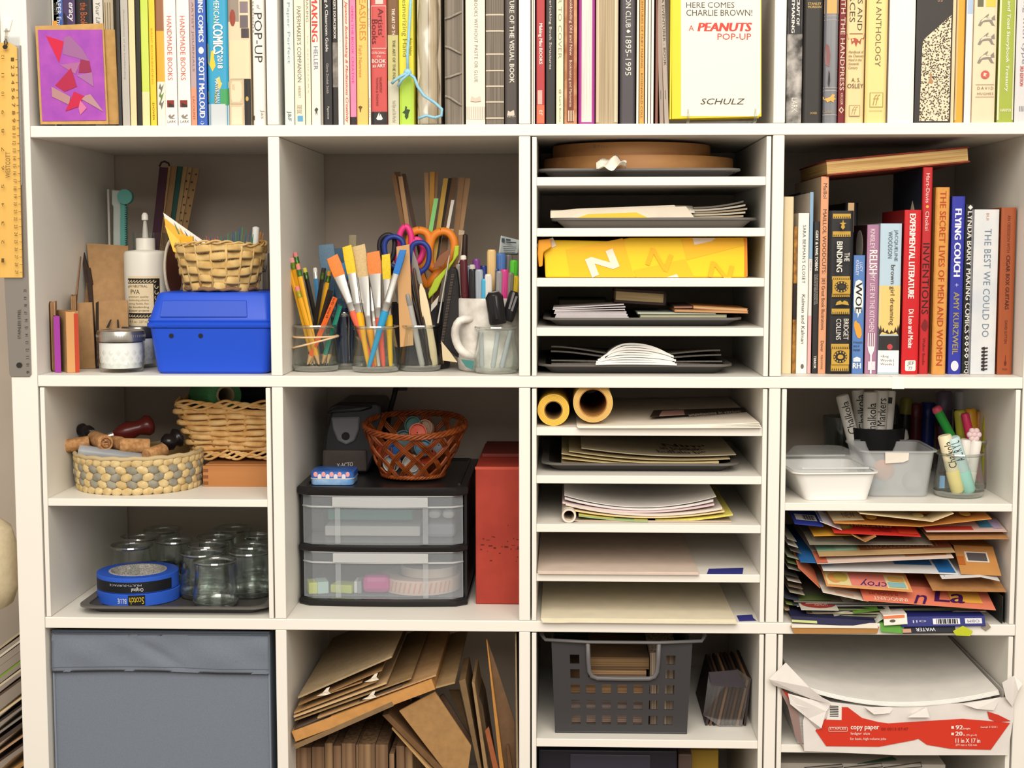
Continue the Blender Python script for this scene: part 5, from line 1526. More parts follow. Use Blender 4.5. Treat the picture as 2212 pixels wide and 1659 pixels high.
# blue box
Yc = .022
bz = lambda y: K(1180, y, Yc).z
b0 = thing('storage_box', 'royal blue plastic lidded box carrying the woven basket', 'storage box', (K(1190, 1560, Yc).x, Yc, ZM))
xl_, xr_ = K(782, 1270, Yc).x, BX[0] + W - .0012
x0b, x1b = K(842, 1560, Yc).x, K(1560, 1560, Yc).x
cx_ = b0.location.x
BLU = mat('1f52d6', .38)
d0 = .19
def ringb(xa, xb, ya, yb, z, r=.012):
 return [(x - cx_, y, z) for x, y in rrect(xa, ya, xb, yb, r, 6)]
zt_ = bz(1272) - ZM
body = MB().loft([ringb(x0b + .004, x1b - .004, .010, d0 - .01, 0, .01), ringb(x0b, x1b, .007, d0 - .007, .003, .012), ringb(xl_ + .004, xr_ - .003, .002, d0 - .002, zt_, .012)])
obj('box_body', body, BLU, b0, smooth=.6)
zr0, zr1 = bz(1268) - ZM, bz(1212) - ZM
rim = MB().loft([ringb(xl_ + .001, xr_, 0, d0, zr0), ringb(xl_, xr_, -.001, d0 + .001, zr0 + .002), ringb(xl_, xr_, -.001, d0 + .001, zr0 + .006), ringb(xl_ + .002, xr_ - .001, .001, d0, zr0 + .0075), ringb(xl_ + .001, xr_, 0, d0, zr1 - .002), ringb(xl_ + .002, xr_ - .001, .001, d0, zr1)])
obj('rim', rim, BLU, b0, smooth=.5)
zl1 = bz(1042) - ZM
xa_, xb_ = K(836, 1042, Yc).x, K(1575, 1042, Yc).x
lid = MB().loft([ringb(xl_ + .003, xr_ - .002, .002, d0 - .002, zr1 - .001), ringb(xa_ - .002, xb_ + .001, .012, d0 - .012, zl1 - .006, .014), ringb(xa_, xb_ - .001, .015, d0 - .015, zl1 - .0015, .014), ringb(xa_ + .005, xb_ - .006, .021, d0 - .02, zl1, .012)])
obj('lid', lid, BLU, b0, smooth=.5)
pn = MB().slab([Vector((K(880, 1092, Yc).x - cx_, .0088, zl1 - .012)), Vector((K(1420, 1092, Yc).x - cx_, .0088, zl1 - .012)), Vector((K(1432, 1190, Yc).x - cx_, .0005, zr1 + .003)), Vector((K(872, 1190, Yc).x - cx_, .0005, zr1 + .003))], .002, n=Vector((0, .9, .3)))
obj('front_panel', pn, mat('1f4fcb', .4), b0, bevel=.001)
for x in (945, 1133):
 c = K(x, 1320, Yc)
 obj('latch_hole', MB().lathe([(.0034, 0), (.0034, .003)], 16, caps=(True, True), M=Matrix.Translation((c.x - cx_, .0022, c.z - ZM)) @ Matrix.Rotation(-PI / 2, 4, 'X')), mat('10142a', .5), b0)
LIDZ = ZM + zl1
# woven basket of odds and ends
def woven(t, cx, cy, rx, ry, z0, z1, flare, m, nst=22, rows=6, rr=.0022, stake=.0018, wave=.0, rim=True, msta=None, sq=2.0, name='weaving'):
 """over-under weaving on an oval or squared plan; flare: top/bottom size ratio"""
 def plan(a, s):
  c, d = math.cos(a), math.sin(a)
  k = s * (abs(c) ** sq + abs(d) ** sq) ** (-1 / sq)
  return (cx + rx * k * c, cy + ry * k * d)
 for k in range(rows):
  f = (k + .5) / rows
  s = 1 / flare + (1 - 1 / flare) * f
  pts = []
  n = nst * 4
  for i in range(n + 1):
   a = 2 * PI * i / n
   off = 1 + (stake * 1.5 / max(rx, ry)) * math.cos(PI * i * nst / n + PI * k)
   x, y = plan(a, s * off)
   pts.append((x, y, z0 + (z1 - z0) * f + wave * math.sin(3 * a + k)))
  obj(name, MB().tube(pts, rr, 6, caps=False, flat=((z1 - z0) / rows * .5) / rr * 1.1), m, t, smooth=4)
 sm = MB()
 for j in range(nst):
  a = 2 * PI * (j + .5) / nst
  p0 = plan(a, 1 / flare)
  p1 = plan(a, 1.0)
  sm.tube([(p0[0], p0[1], z0 + .001), ((p0[0] + p1[0]) / 2, (p0[1] + p1[1]) / 2, (z0 + z1) / 2), (p1[0], p1[1], z1)], stake, 6)
 obj('stakes', sm, msta or m, t, smooth=4)
 if rim:
  for q_ in range(2):
   pts = []
   for i in range(97):
    a = 2 * PI * i / 96
    x, y = plan(a, 1.0 + .03 * math.cos(12 * a + PI * q_))
    pts.append((x, y, z1 + .0012 + .0022 * math.sin(12 * a + PI * q_) + wave * math.sin(3 * a + rows)))
   obj('rim', MB().tube(pts, rr * 1.15, 6, caps=False), m, t, smooth=4)
 base = MB().loft([[(*plan(2 * PI * i / 40, .97 / flare), z0) for i in range(40)], [(*plan(2 * PI * i / 40, .97 / flare), z0 + .002) for i in range(40)]])
 obj('base', base, m, t)
 return plan
STRAW = mat('e3c383', .7, 'straw', 'cfa866', 70, .06)
Yk = .085
bk0, bk1 = K(950, 760, Yk), K(1555, 760, Yk)
cxb = (bk0.x + bk1.x) / 2
rxb = (bk1.x - bk0.x) / 2 * .94
hb_ = K(1200, 740, Yk - .05).z - LIDZ
wb = thing('woven_basket', 'pale straw woven basket sitting on the blue box full of small supplies', 'basket', (cxb, Yk + .012, LIDZ + .0012))
woven(wb, 0, 0, rxb, .066, 0, hb_, 1.28, STRAW, 18, 6, .0013, .0022, .0022)
obj('wrapped_foot', MB().tube([(rxb * .80 * math.cos(2 * PI * i / 48), .066 * .80 * math.sin(2 * PI * i / 48), .003 + .001 * math.sin(i * 2.1)) for i in range(49)], .0032, 6, caps=False), mat('8a6a52', .8), wb, smooth=4)
zi = LIDZ + .006
# its contents
for k, (pts, Y, c_, lab) in enumerate((([(895, 530), (1165, 720), (1130, 800), (1010, 800), (925, 640)], .075, 'efe9e0', 'white picture card leaning out at the left of the straw basket'),
                                      ([(900, 560), (1060, 690), (1040, 800), (990, 800), (918, 655)], .07, 'f2b23a', 'orange-edged card pack in front of the white picture card'),
                                      ([(905, 610), (1010, 720), (1010, 800), (960, 780)], .066, 'f5c94e', 'yellow card pack at the left edge of the straw basket'))):
 o = board('card_pack', lab, 'card', kz(pts), Y, .004, mat(c_, .6), Yt=Y + .012)
 if k == 0:
  for i in range(5):
   q = [K(960 + 34 * i, 590 + 26 * i, .0745), K(975 + 34 * i, 612 + 26 * i, .0745), K(1010 + 30 * i, 690 + 14 * i, .0745), K(1000 + 30 * i, 690 + 14 * i, .0745)]
   mbq = MB().slab(q, .0002, n=Vector((0, 1, 0)))
   mbq.v = [tuple(Vector(p) - o.location + Vector((0, .012 * (1 - (KY(800) - 0) / 1e9) * .5 - .004, 0))) for p in mbq.v]
   obj('drawn_stroke', mbq, mat(('5a8a5a', 'c9a23a', '3b5f86', '7c9a4a', 'b8543a')[i], .6), o)
pbox('card_pack', KX(1005), KY(682), KX(1088), KY(790), .062, .006, mat('f3b324', .6), 'small orange pack standing at the front of the straw basket', 'card')
def frame_to(p0, p1):
 d = Vector(p1) - Vector(p0)
 L = d.length
 d.normalize()
 x = Vector((0, 1, 0)).cross(d)
 x.normalize()
 return Vector(p0), Matrix((x, d.cross(x), d)).transposed().to_euler(), L
def stick(name, label, cat, p0, p1, r0, r1, m, group=None, n=10, spin=0.0):
 l, e, L = frame_to(p0, p1)
 return obj(name, MB().loft([[(r * math.cos(2 * PI * i / n), r * math.sin(2 * PI * i / n), z) for i in range(n)] for r, z in ((r0 * .6, 0), (r0, min(.004, L * .1)), (r1, L * .98), (r1 * .3, L))]), m, loc=l, rot=e, smooth=.9, label=label, cat=cat, group=group)
rnd = random.Random(3)
TP = [('2f7a6a', 'green'), ('2c5c86', 'blue'), ('2c5c86', 'blue'), ('3f8f5a', 'green'), ('c9555f', 'pink'), ('d98a2b', 'orange')]
for i in range(34):
 x = 1120 + i * 12.6
 c_, nm = TP[5 if x > 1490 else 4 if x < 1260 and i % 3 else i % 4]
 top = 700 - (60 if 1380 < x < 1430 else 28 if x > 1300 else 2) - rnd.random() * 22
 Y = .08 + .03 * rnd.random()
 p1 = K(x + rnd.uniform(-8, 8), top, Y)
 p0 = Vector((cxb + (p1.x - cxb) * .72, Yk + .012 + (Y - Yk - .012) * .7, zi + .002))
 stick('toothpick', nm + ' pick standing in the straw basket', 'pick', p0, p1, .0013, .0006, mat(c_, .6), nm + ' picks in the straw basket', 6)
stick('white_marker', 'stubby white marker among the picks at the right of the straw basket', 'marker', Vector((cxb + .048, Yk + .01, zi + .002)), K(1490, 620, .085), .0045, .0052, mat('e9ece8', .4))
# ------------------------------------------------------------------ second row, second bay: jars of tools
QX = lambda x: 590 + x / 2.9625
QY = lambda y: 280 + y / 2.9625
Q = lambda x, y, Y=0.0: P(QX(x), QY(y), Y)
def axis_thing(name, label, cat, p0, p1, group=None, spin=0.0):
 l, e, L = frame_to(p0, p1)
 q = e.to_quaternion() @ Euler((0, 0, spin)).to_quaternion()
 return thing(name, label, cat, l, q.to_euler(), group), L
def rod(prof, n=12, sx=1.0, sy=1.0):
 return MB().loft([[(sx * r * math.cos(2 * PI * i / n + PI / n), sy * r * math.sin(2 * PI * i / n + PI / n), z) for i in range(n)] for r, z in prof])
def flatrod(secs):
 """sections (halfwidth x, halfdepth y, z)"""
 return MB().loft([[(x, y_, z) for x, y_ in rrect(-a, -b, a, b, min(a, b) * .6, 3)] for a, b, z in secs])
FER = mat('c9c6c0', .28, metal=.9)
def pencil(label, p0, p1, col, eraser='e88a86', ferr='3f5a2c', r=.0036, group=None, tip=True):
 t, L = axis_thing('pencil', label, 'pencil', p0, p1, group)
 z0 = .018 if tip else 0
 obj('barrel', rod([(r, z0), (r, L - .016)], 6), mat(col, .35), t)
 if tip:
  obj('tip', rod([(.0006, 0), (.0012, .004)], 6), mat('2a2724', .5), t)
  obj('wood_cone', rod([(.0012, .004), (r * .97, z0)], 8), mat('d9ae78', .7), t)
 if eraser:
  obj('ferrule', rod([(r * 1.02, L - .017), (r * 1.06, L - .013), (r * 1.0, L - .012), (r * 1.06, L - .0105), (r * 1.02, L - .007)], 14), mat(ferr, .3, metal=.5), t, smooth=.6)
  obj('eraser', rod([(r * .92, L - .007), (r * .92, L - .001), (r * .7, L)], 12), mat(eraser, .8), t, smooth=.6)
 return t
def brush(label, p0, p1, handle, bristle, w, lb, lf, r=.0048, spin=0.0, group='flat paintbrushes in the second jar', chisel=0.0, ferr=FER):
 """flat brush: w bristle half-width, lb bristle length, lf ferrule length"""
 t, L = axis_thing('paintbrush', label, 'paintbrush', p0, p1, group, spin)
 zf = L - lb - lf
 w *= .84
 obj('handle', rod([(r * .55, 0), (r * .75, zf * .15), (r * .85, zf * .5), (r * 1.25, zf * .85), (r * 1.05, zf)], 14), mat(handle, .3), t, smooth=.9)
 obj('ferrule', flatrod([(r * 1.12, r * 1.12, zf - .004), (r * 1.15, r * 1.1, zf + lf * .15), (r * 1.22, r * 1.15, zf + lf * .17), (r * 1.15, r * 1.1, zf + lf * .2), (w * .98, r * .7, zf + lf)]), ferr, t, smooth=.5)
 b = MB().loft([[(x, y_, z + (chisel * x if k == 2 else 0)) for x, y_ in rrect(-a, -c, a, c, min(a, c) * .5, 2)] for k, (a, c, z) in enumerate(((w * .97, r * .66, L - lb - .002), (w * 1.06, r * .62, L - lb * .45), (w * .96, r * .22, L)))])
 obj('bristles', b, mat(bristle, .6, 'hair', None, 500, .07), t, smooth=.6)
 return t
def pen(label, p0, p1, body, cap, r=.0045, capl=.45, group=None, clip=True, top=None, cat='pen', name='pen', writing=None, wc='f2f0ea'):
 t, L = axis_thing(name, label, cat, p0, p1, group)
 zc = L * (1 - capl)
 obj('barrel', rod([(r * .6, 0), (r * .9, .004), (r * .95, zc)], 16), mat(body, .35), t, smooth=.7)
 obj('cap', rod([(r * 1.02, zc), (r * 1.05, zc + .002), (r * 1.0, L - .003), (r * .8, L)], 16), mat(cap, .3), t, smooth=.7)
 if top:
  obj('cap_end', rod([(r * .82, L - .0005), (r * .82, L + .004), (r * .5, L + .006)], 14), mat(top, .3), t, smooth=.7)
 if clip:
  obj('clip', MB().box((-.001, -r * 1.05 - .0018, zc + .006), (.001, -r * 1.0, L - .002)), mat(cap, .3), t, bevel=.0004)
 return t
def yog_jar(label, x0, x1, ytop, ybot, Z, FX, n=1, name='glass_jar', group=None, Y=None, mk=True):
 """small flared yoghurt jar, rim at picture x0..x1; FX maps picture to place"""
 base = FX((x0 + x1) / 2, ybot, 0)
 if Y is None:
  g = CAM + (np.array(base) - CAM) * ((Z - CAM[2]) / (base.z - CAM[2]))
  Y = float(g[1])
 a, b = FX(x0, ytop, Y + .03), FX(x1, ytop, Y + .03)
 rt = (b.x - a.x) / 2
 return jar_at(label, (a.x + b.x) / 2, Y + rt * 1.04, Z, rt, a.z - Z, name, group)
def jar_at(label, cx, cy, Z, rt, h, name='glass_jar', group=None):
 t = thing(name, label, 'jar', (cx, cy, Z), group=group)
 rb_ = rt * 1.03
 out = [(.001, .0006), (rb_ * .8, 0), (rb_ * .93, .002), (rb_ * 1.0, .009), (rb_ * 1.0, h * .25), (rt * .88, h * .8), (rt * .86, h * .92)]
 inn = [(rt * .84, h * .92), (rt * .86, h * .8), (rb_ * .96, h * .26), (rb_ * .93, .011), (rb_ * .8, .0055), (.001, .005)]
 obj('wall', MB().lathe(out + inn, 40), GLASS, t, smooth=.9)
 rim = [(rt * .86, h * .92), (rt * .95, h * .945), (rt * 1.0, h * .97), (rt * .98, h), (rt * .93, h), (rt * .85, h * .96), (rt * .85, h * .92)]
 obj('rim', MB().lathe(rim, 40), mat('f4f8f5', .06, 'glass', amt=.75), t, smooth=.9)
 obj('base', MB().lathe([(rb_ * .55, .0008), (rb_ * .82, .0002), (rb_ * .95, .0025), (rb_ * 1.005, .009), (rb_ * .965, .0095), (rb_ * .9, .0062), (rb_ * .55, .0056)], 40), mat('f4f8f5', .06, 'glass', amt=.75), t, smooth=.9)
 return t
J1 = yog_jar('glass jar of pencils wrapped with two rubber bands, leftmost of the tool jars', 122, 412, 1248, 1555, ZM, Q)
J2 = yog_jar('glass jar holding the bright flat paintbrushes', 503, 803, 1252, 1560, ZM, Q)
J3 = yog_jar('glass jar of metal tools and a wooden stick beside the paintbrush jar', 803, 1070, 1248, 1552, ZM, Q)
J4 = yog_jar('glass jar of black markers in front of the white mug', 1286, 1566, 1258, 1568, ZM, Q)
def inj(J, px, py, Yo=0.0, fx=0.0, fy=0.0, z=.0065):
 """foot inside jar J (offsets as fractions of its radius), head at the picture point"""
 R = .026
 c = J.location
 return Vector((c.x + fx * R, c.y + fy * R, c.z + z)), Q(px, py, c.y + Yo)
# rubber bands
for k, (ya, yb_, tilt) in enumerate(((1333, 1328, .0), (1405, 1330, 1))):
 R = .0508
 rr = (Q(412, 1300, .03).x - Q(122, 1300, .03).x) / 2 * (1.0 if k == 0 else 1.035) * .985
 c = J1.location
 z1_, z2_ = Q(130, ya, c.y - rr).z, Q(400, yb_, c.y - rr).z
 pts = [(c.x - rr * math.cos(2 * PI * i / 48) * 1.01, c.y + rr * 1.01 * math.sin(2 * PI * i / 48), (z1_ + z2_) / 2 - (z2_ - z1_) / 2 * math.cos(2 * PI * i / 48)) for i in range(49)]
 solo('rubber_band', MB().tube(pts, .0014, 8, caps=False), mat('ecc9a0', .6), ('upper level', 'lower slanting')[k] + ' pale rubber band round the pencil jar', 'rubber band', smooth=4)
# pencils
YP = 'f2b32a'
for k, (x, y, fx, fy, yo, c_, er, fe, lab) in enumerate((
  (80, 772, -.1, .1, .012, YP, '4f9fd0', 'c9a54a', 'yellow pencil with a blue eraser at the far left of the pencil jar'),
  (88, 815, .0, -.2, -.005, YP, 'e58a8f', 'd9d4cc', 'yellow pencil with a pink eraser and silver ferrule at the left of the pencil jar'),
  (118, 820, .05, .2, -.01, 'eda923', 'f0a0a0', '7c9a3c', 'yellow pencil with a pink eraser and green ferrule'),
  (140, 785, .15, .0, .01, YP, 'e88a86', '4a7a3c', 'yellow pencil with a dark green ferrule behind the leftmost ones'),
  (158, 865, .25, -.3, -.014, 'f3b733', 'ea8f8a', '54803f', 'shorter-looking yellow pencil in front with green ferrule'),
  (152, 1002, .3, -.5, -.02, 'eeae27', 'ec8d88', 'b9b43c', 'lowest yellow pencil with pink eraser leaning in the pencil jar'),
  (200, 885, .5, .4, .02, '27241f', 'd9c95a', '4d6b35', 'black pencil with green ferrule behind the yellow ones'),
  (325, 885, -.4, -.1, .0, '25221f', '2e2b27', '4a5a2a', 'black pencil with a black eraser leaning right in the pencil jar'),
  (362, 905, -.35, .3, .01, 'edb02c', 'e9a23c', '5c7a34', 'yellow pencil leaning right between the black ones'),
  (268, 885, .3, .7, .05, '4a8fc4', 'e9e6df', 'e3e0d8', 'light blue pencil with a white end behind the jar'))):
 p0, p1 = inj(J1, x, y, yo, fx, fy)
 pencil(lab, p0, p1, c_, er, fe)
for (x, y, fx, fy, yo, c_, lab, r) in ((385, 960, -.3, -.35, -.01, '26211e', 'fat black pencil with no eraser leaning right in the pencil jar', .0045), (425, 1010, -.45, -.5, -.016, 'ee6a28', 'orange printed pencil leaning right at the front of the pencil jar', .0042),
         (452, 1060, .3, .1, .0, '2f8f7a', 'teal pencil leaning right in the pencil jar', .0036), (440, 1048, .6, .2, .01, '5b5f60', 'grey mechanical pencil beside the teal one', .0036)):
 p0, p1 = inj(J1, x, y, yo, fx, fy)
 t = pencil(lab, p0, p1, c_, None, r=r)
 if c_ == 'ee6a28':
  L = (p1 - p0).length
  letters('from the', None, (-.0018, -.0044, L * .62), (0, 0, L * .25), (.0036, 0, 0), mat('4a2a1c', .6), 'print').parent = t
# paintbrushes in the second jar
for (x, y, fx, fy, yo, h_, b_, w, lb, lf, lab, sp, g) in (
  (378, 812, -.15, .1, .0, 'ef6a4e', 'f58a3c', .0105, .030, .050, 'coral handled brush with orange bristles leaning far left', 0.1, 1),
  (472, 745, -.4, .0, .004, 'f7b71e', 'f6d02e', .0085, .040, .054, 'yellow handled brush with yellow bristles, second from the left', 0, 1),
  (543, 742, -.1, .35, .012, 'f2a91c', 'dcc08c', .0128, .046, .070, 'yellow handled wide brush with natural hair in the middle', 0, 1),
  (592, 800, .1, .5, .03, 'e9e3d6', 'f08a4a', .006, .03, .065, 'slim brush with white ferrule half hidden beside the natural hair one', 0, 1),
  (640, 782, .4, .2, .006, 'ee6350', 'f58c44', .0115, .032, .060, 'coral handled brush with orange bristles right of the natural hair one', 0, 1),
  (722, 798, .8, .3, .008, 'f3c32c', 'f2d22c', .0075, .036, .048, 'yellow handled brush with yellow bristles at the right', 0, 1),
  (832, 770, -.35, -.45, -.012, '2f9fd2', '2f7fd0', .0058, .036, .052, 'bright blue handled brush slanting across the front', 0, 1)):
 p0, p1 = inj(J2, x, y, yo, fx, fy)
 brush(lab, p0, p1, h_, b_, w, lb, lf, spin=sp, chisel=.25 if 'blue' in lab else .12)
# blue bristle brushes behind in a dark jar
JD = jar_at('dark shaded glass jar of big brushes behind the first two tool jars', Q(455, 1400, .13).x, .135, ZM, .030, .085)
for (x, y, c_, lab, w) in ((338, 735, '5f7d94', 'broad grey-blue brush standing in the shaded jar', .014), (405, 760, '33526a', 'broad dark blue brush beside the grey-blue one', .013), (440, 775, '3f97d6', 'light blue brush peeking over the yellow bristles', .009), (350, 835, '4f8a3c', 'green bristled brush at the left behind the coral one', .006), (510, 675, '8f8366', 'taupe filbert brush with the highest tip in the shaded jar', .007)):
 p0 = JD.location + Vector((.01 * (x - 420) / 90, .004, .0065))
 brush(lab, p0, Q(x, y, .135 + (.02 if x == 510 else 0)), '2f3b57', c_, w, .042, .04, group='big brushes in the shaded jar', ferr=mat('3f5f7a', .4))
# third jar: scraper, needle tools, spatulas
c = J3.location
t = board('wooden_stick', 'flat pale wooden stick standing in the tool jar', 'wooden stick', [(QX(788), QY(750)), (QX(872), QY(733)), (QX(898), QY(1380)), (QX(812), QY(1392))], c.y - .018, .0025, mat('d6a670', .6, 'woodz', None, 50, .04), Yt=c.y - .02, zmin=ZM + .007)
for (x, y, fx, fy, yo, c_, r, lab, cat) in ((808, 905, .5, -.3, -.012, '2a2420', .0022, 'black tweezers arm on the left in the tool jar', 'tweezers'), (838, 880, .7, -.2, -.01, '2d2622', .0026, 'black tweezers arm crossing in the tool jar', 'tweezers'),
                                      (878, 905, .45, -.1, -.012, '33291f', .0022, 'dark needle tool in the middle of the tool jar', 'needle tool'), (900, 885, .55, .0, -.006, '5a4334', .0026, 'dark bronze spatula rod in the tool jar', 'spatula'),
                                      (860, 1050, .2, -.5, -.016, '8e8a86', .0042, 'grey capped craft knife at the front of the tool jar', 'craft knife'), (935, 990, .6, -.4, -.01, '3a302a', .0026, 'short dark needle tool at the right of the tool jar', 'needle tool'),
                                      (918, 960, .75, .1, .0, '3d342e', .0024, 'slim dark rod behind the needle tools', 'rod')):
 p0, p1 = inj(J3, x, y, yo, fx, fy)
 if 'knife' in lab:
  pen(lab, p0, p1, 'b5b1ac', c_, r=.0048, capl=.16, cat='craft knife', name='craft_knife', clip=False)
 else:
  stick(cat.replace(' ', '_'), lab, cat, p0, p1, r, r * .75, mat(c_, .4), n=8)
p0, p1 = inj(J3, 895, 770, .0, .5, .3)
tt, L = axis_thing('palette_knife', 'steel palette knife with its pointed blade up in the tool jar', 'palette knife', p0, p1)
obj('handle', rod([(.004, 0), (.005, L * .4), (.003, L * .5)], 12), mat('a2774a', .5), tt, smooth=.8)
obj('blade', MB().slab([(-.004, 0, L * .48), (.004, 0, L * .48), (.0075, 0, L * .7), (.004, 0, L * .9), (0, 0, L), (-.005, 0, L * .88), (-.0065, 0, L * .7)], .0008), mat('a8a29a', .3, metal=.8), tt)
p0, p1 = inj(J3, 945, 985, -.012, .9, -.2)
tt, L = axis_thing('bone_folder', 'cream bone folder leaning in the tool jar', 'bone folder', p0, Q(945, 985, c.y - .014))
obj('folder_blade', flatrod([(.004, .0012, 0), (.0062, .0016, L * .2), (.0062, .0016, L * .75), (.0042, .0012, L * .92), (.001, .0006, L)]), mat('ecd9b0', .45), tt, smooth=.6)
# steel ruler on its side, leaning
board('steel_strip', 'long bright steel strip leaning at the right of the tool jar', 'steel strip', [(QX(1130), QY(762)), (QX(1140), QY(758)), (QX(1060), QY(1240)), (QX(1047), QY(1240))], c.y + .0, .0014, mat('8d8a82', .45, metal=.6), Yt=c.y + .02)
board('leaf_knife', 'silver leaf shaped blade leaning low at the right of the tool jar', 'blade', [(QX(1062), QY(1060)), (QX(1050), QY(1120)), (QX(1008), QY(1170)), (QX(1010), QY(1120))], c.y - .005, .0014, mat('cfc9ba', .3, metal=.6), Yt=c.y - .005)
# scissors
def loopmb(pts, r, flat_=1.0):
 n = len(pts)
 out = []
 for i in range(n * 4):
  u_ = i / 4
  k = int(u_)
  f = u_ - k
  p0_, p1_, p2_, p3_ = [Vector(pts[(k + j - 1) % n]) for j in range(4)]
  out.append(.5 * ((2 * p1_) + (p2_ - p0_) * f + (2 * p0_ - 5 * p1_ + 4 * p2_ - p3_) * f * f + (3 * p1_ - p0_ - 3 * p2_ + p3_) * f ** 3))
 out.append(out[0])
 return MB().tube(out, r, 10, caps=False, up=(0, 1, 0), flat=flat_)
def scissors(label, loops, Y, col, r, piv, tipp, group=None, inner=None):
 t = thing('scissors', label, 'scissors', Q(tipp[0], tipp[1], Y))
 for k, lp in enumerate(loops):
  obj('handle_loop', local(t, loopmb([Q(x, y, Y) for x, y in lp], r)), mat(col if k == 0 or inner is None else inner, .45), t, smooth=4)
  lo = max(lp, key=lambda p: p[1])
  obj('shank', local(t, MB().tube([Q(lo[0], lo[1] - 4, Y), Q((lo[0] + piv[0]) / 2, (lo[1] + piv[1]) / 2, Y), Q(piv[0], piv[1], Y)], [r * 1.1, r * 1.2, r], 8)), mat(col, .45), t, smooth=4)
 a, b = Q(piv[0], piv[1], Y), Q(tipp[0], tipp[1], Y)
 for s in (-1, 1):
  obj('blade', local(t, MB().slab([a + Vector((-.005, .001 * s, 0)), a + Vector((.005, .001 * s, 0)), b + Vector((.001 * s + .001, .001 * s, 0)), b + Vector((.001 * s - .001, .001 * s, 0))], .0012)), STEEL, t)
 return t
YS = c.y + .035
hold = thing('tool_crock', 'dark grey crock behind the tool jar holding scissors and strips', 'pot', (Q(930, 1400, .14).x, .15, ZM))
obj('wall', MB().lathe([(.001, 0), (.045, 0), (.047, .004), (.047, .098), (.0445, .098), (.0445, .005), (.001, .005)], 40), mat('3d3a3e', .4), hold, smooth=.8)
zc_ = ZM + .008
scissors('black handled scissors behind the blue handled ones', [[(735, 672), (690, 700), (680, 760), (705, 830), (740, 850), (770, 800), (775, 700)]], .118, '25232a', .0036, (790, 960), (850, 1380))
scissors('blue handled scissors with two round loops in front', [[(770, 684), (725, 705), (712, 760), (735, 850), (790, 880), (830, 830), (835, 740), (815, 700)], [(935, 722), (895, 740), (885, 800), (905, 880), (950, 905), (990, 860), (998, 780), (975, 735)]], .108, '243a8a', .0040, (860, 1010), (865, 1380))
scissors('hot pink handled scissors between the blue loops', [[(845, 620), (815, 660), (800, 740), (790, 830), (830, 870), (870, 800), (885, 700), (870, 640)], [(910, 705), (890, 760), (905, 850), (940, 830), (960, 770), (940, 715)]], .128, 'e83c86', .0046, (880, 980), (900, 1380))
scissors('big orange handled shears standing tallest among the scissors', [[(935, 645), (885, 670), (870, 760), (900, 860), (960, 860), (1000, 760), (990, 670)], [(1075, 652), (1020, 690), (1000, 790), (1015, 880), (1080, 885), (1140, 820), (1160, 730), (1130, 665)]], .140, 'e8862a', .0062, (985, 1010), (940, 1380))
t = board('trimmer', 'lime green trimmer handle curving down beside the orange shears', 'trimmer', [(QX(1160), QY(745)), (QX(1190), QY(740)), (QX(1186), QY(800)), (QX(1130), QY(885)), (QX(1080), QY(960)), (QX(1050), QY(1030)), (QX(995), QY(1085)), (QX(990), QY(1050)), (QX(1030), QY(960)), (QX(1100), QY(890)), (QX(1150), QY(830))], .118, .006, mat('b3c92e', .45), bevel=.0015)
board('leather_strap', 'brown leather strap tongue in front of the orange shears', 'strap', [(QX(1060), QY(810)), (QX(1135), QY(755)), (QX(1130), QY(800)), (QX(1090), QY(870)), (QX(1020), QY(890))], .112, .003, mat('8a5638', .6))
# strips of board behind
for k, (xa, xb_, yt, xl, c_, lab) in enumerate((
  (758, 785, 290, 818, '7c5a3a', 'leftmost brown board strip of the left bundle behind the scissors'), (800, 828, 300, 845, 'b48c62', 'pale brown strip in the middle of the left bundle behind the scissors'), (775, 812, 270, 835, '5d3f2b', 'dark brown strip behind the pale one in the left bundle'),
  (822, 848, 282, 900, '4a3325', 'dark right-hand strip of the left bundle behind the scissors'),
  (966, 992, 275, 975, 'a07c58', 'leftmost tan strip of the right bundle behind the shears'), (1004, 1034, 270, 990, 'c08a3a', 'golden strip of the right bundle behind the shears'), (1036, 1058, 272, 1010, '8d6b4c', 'brown strip right of the golden one'),
  (1090, 1120, 312, 1035, 'c9a04a', 'second golden strip with a dark edge in the right bundle'), (1122, 1142, 310, 1060, '2f2620', 'black strip in the right bundle behind the shears'), (1142, 1180, 306, 1085, '6d4f38', 'wide dark brown strip in the right bundle'),
  (1188, 1226, 306, 1170, '94704e', 'brown strip second from the right end of the right bundle'), (1230, 1264, 312, 1195, 'a4805c', 'rightmost brown strip behind the shears'))):
 Yk_ = .128 + .0032 * k
 q = [Q(xa, yt, Yk_ + .03), Q(xb_, yt, Yk_ + .03), Q(xl + (xb_ - xa), 660, Yk_), Q(xl, 660, Yk_)]
 d = (q[3] - q[0])
 f = (zc_ - q[0].z) / d.z
 q[3] = q[0] + d * f
 q[2] = q[1] + (q[2] - q[1]) * ((zc_ - q[1].z) / (q[2].z - q[1].z))
 for i in (2, 3):
  q[i].x = min(max(q[i].x, hold.location.x - .036), hold.location.x + .036)
  q[i].y = min(max(q[i].y, .112), .185)
 if q[2].x - q[3].x < .003:
  q[2].x = q[3].x + .004
 solo('board_strip', MB().slab(q, .002, n=Vector((0, 1, 0))), mat(c_, .75, 'woodz', None, 60, .08), lab, 'strip of board', 'board strips behind the scissors')
for (xa, xb_, yt, xl, c_, lab) in ((1030, 1057, 440, 988, '6dbb5c', 'bright green plastic strip standing behind the orange shears'), (1140, 1160, 450, 1098, 'c9c3b5', 'pale translucent strip right of the bright green one')):
 q = [Q(xa, yt, .148), Q(xb_, yt, .148), Q(xl + (xb_ - xa), 680, .142), Q(xl, 680, .142)]
 solo('plastic_strip', MB().slab(q, .002, n=Vector((0, 1, 0))), mat(c_, .4), lab, 'plastic strip')
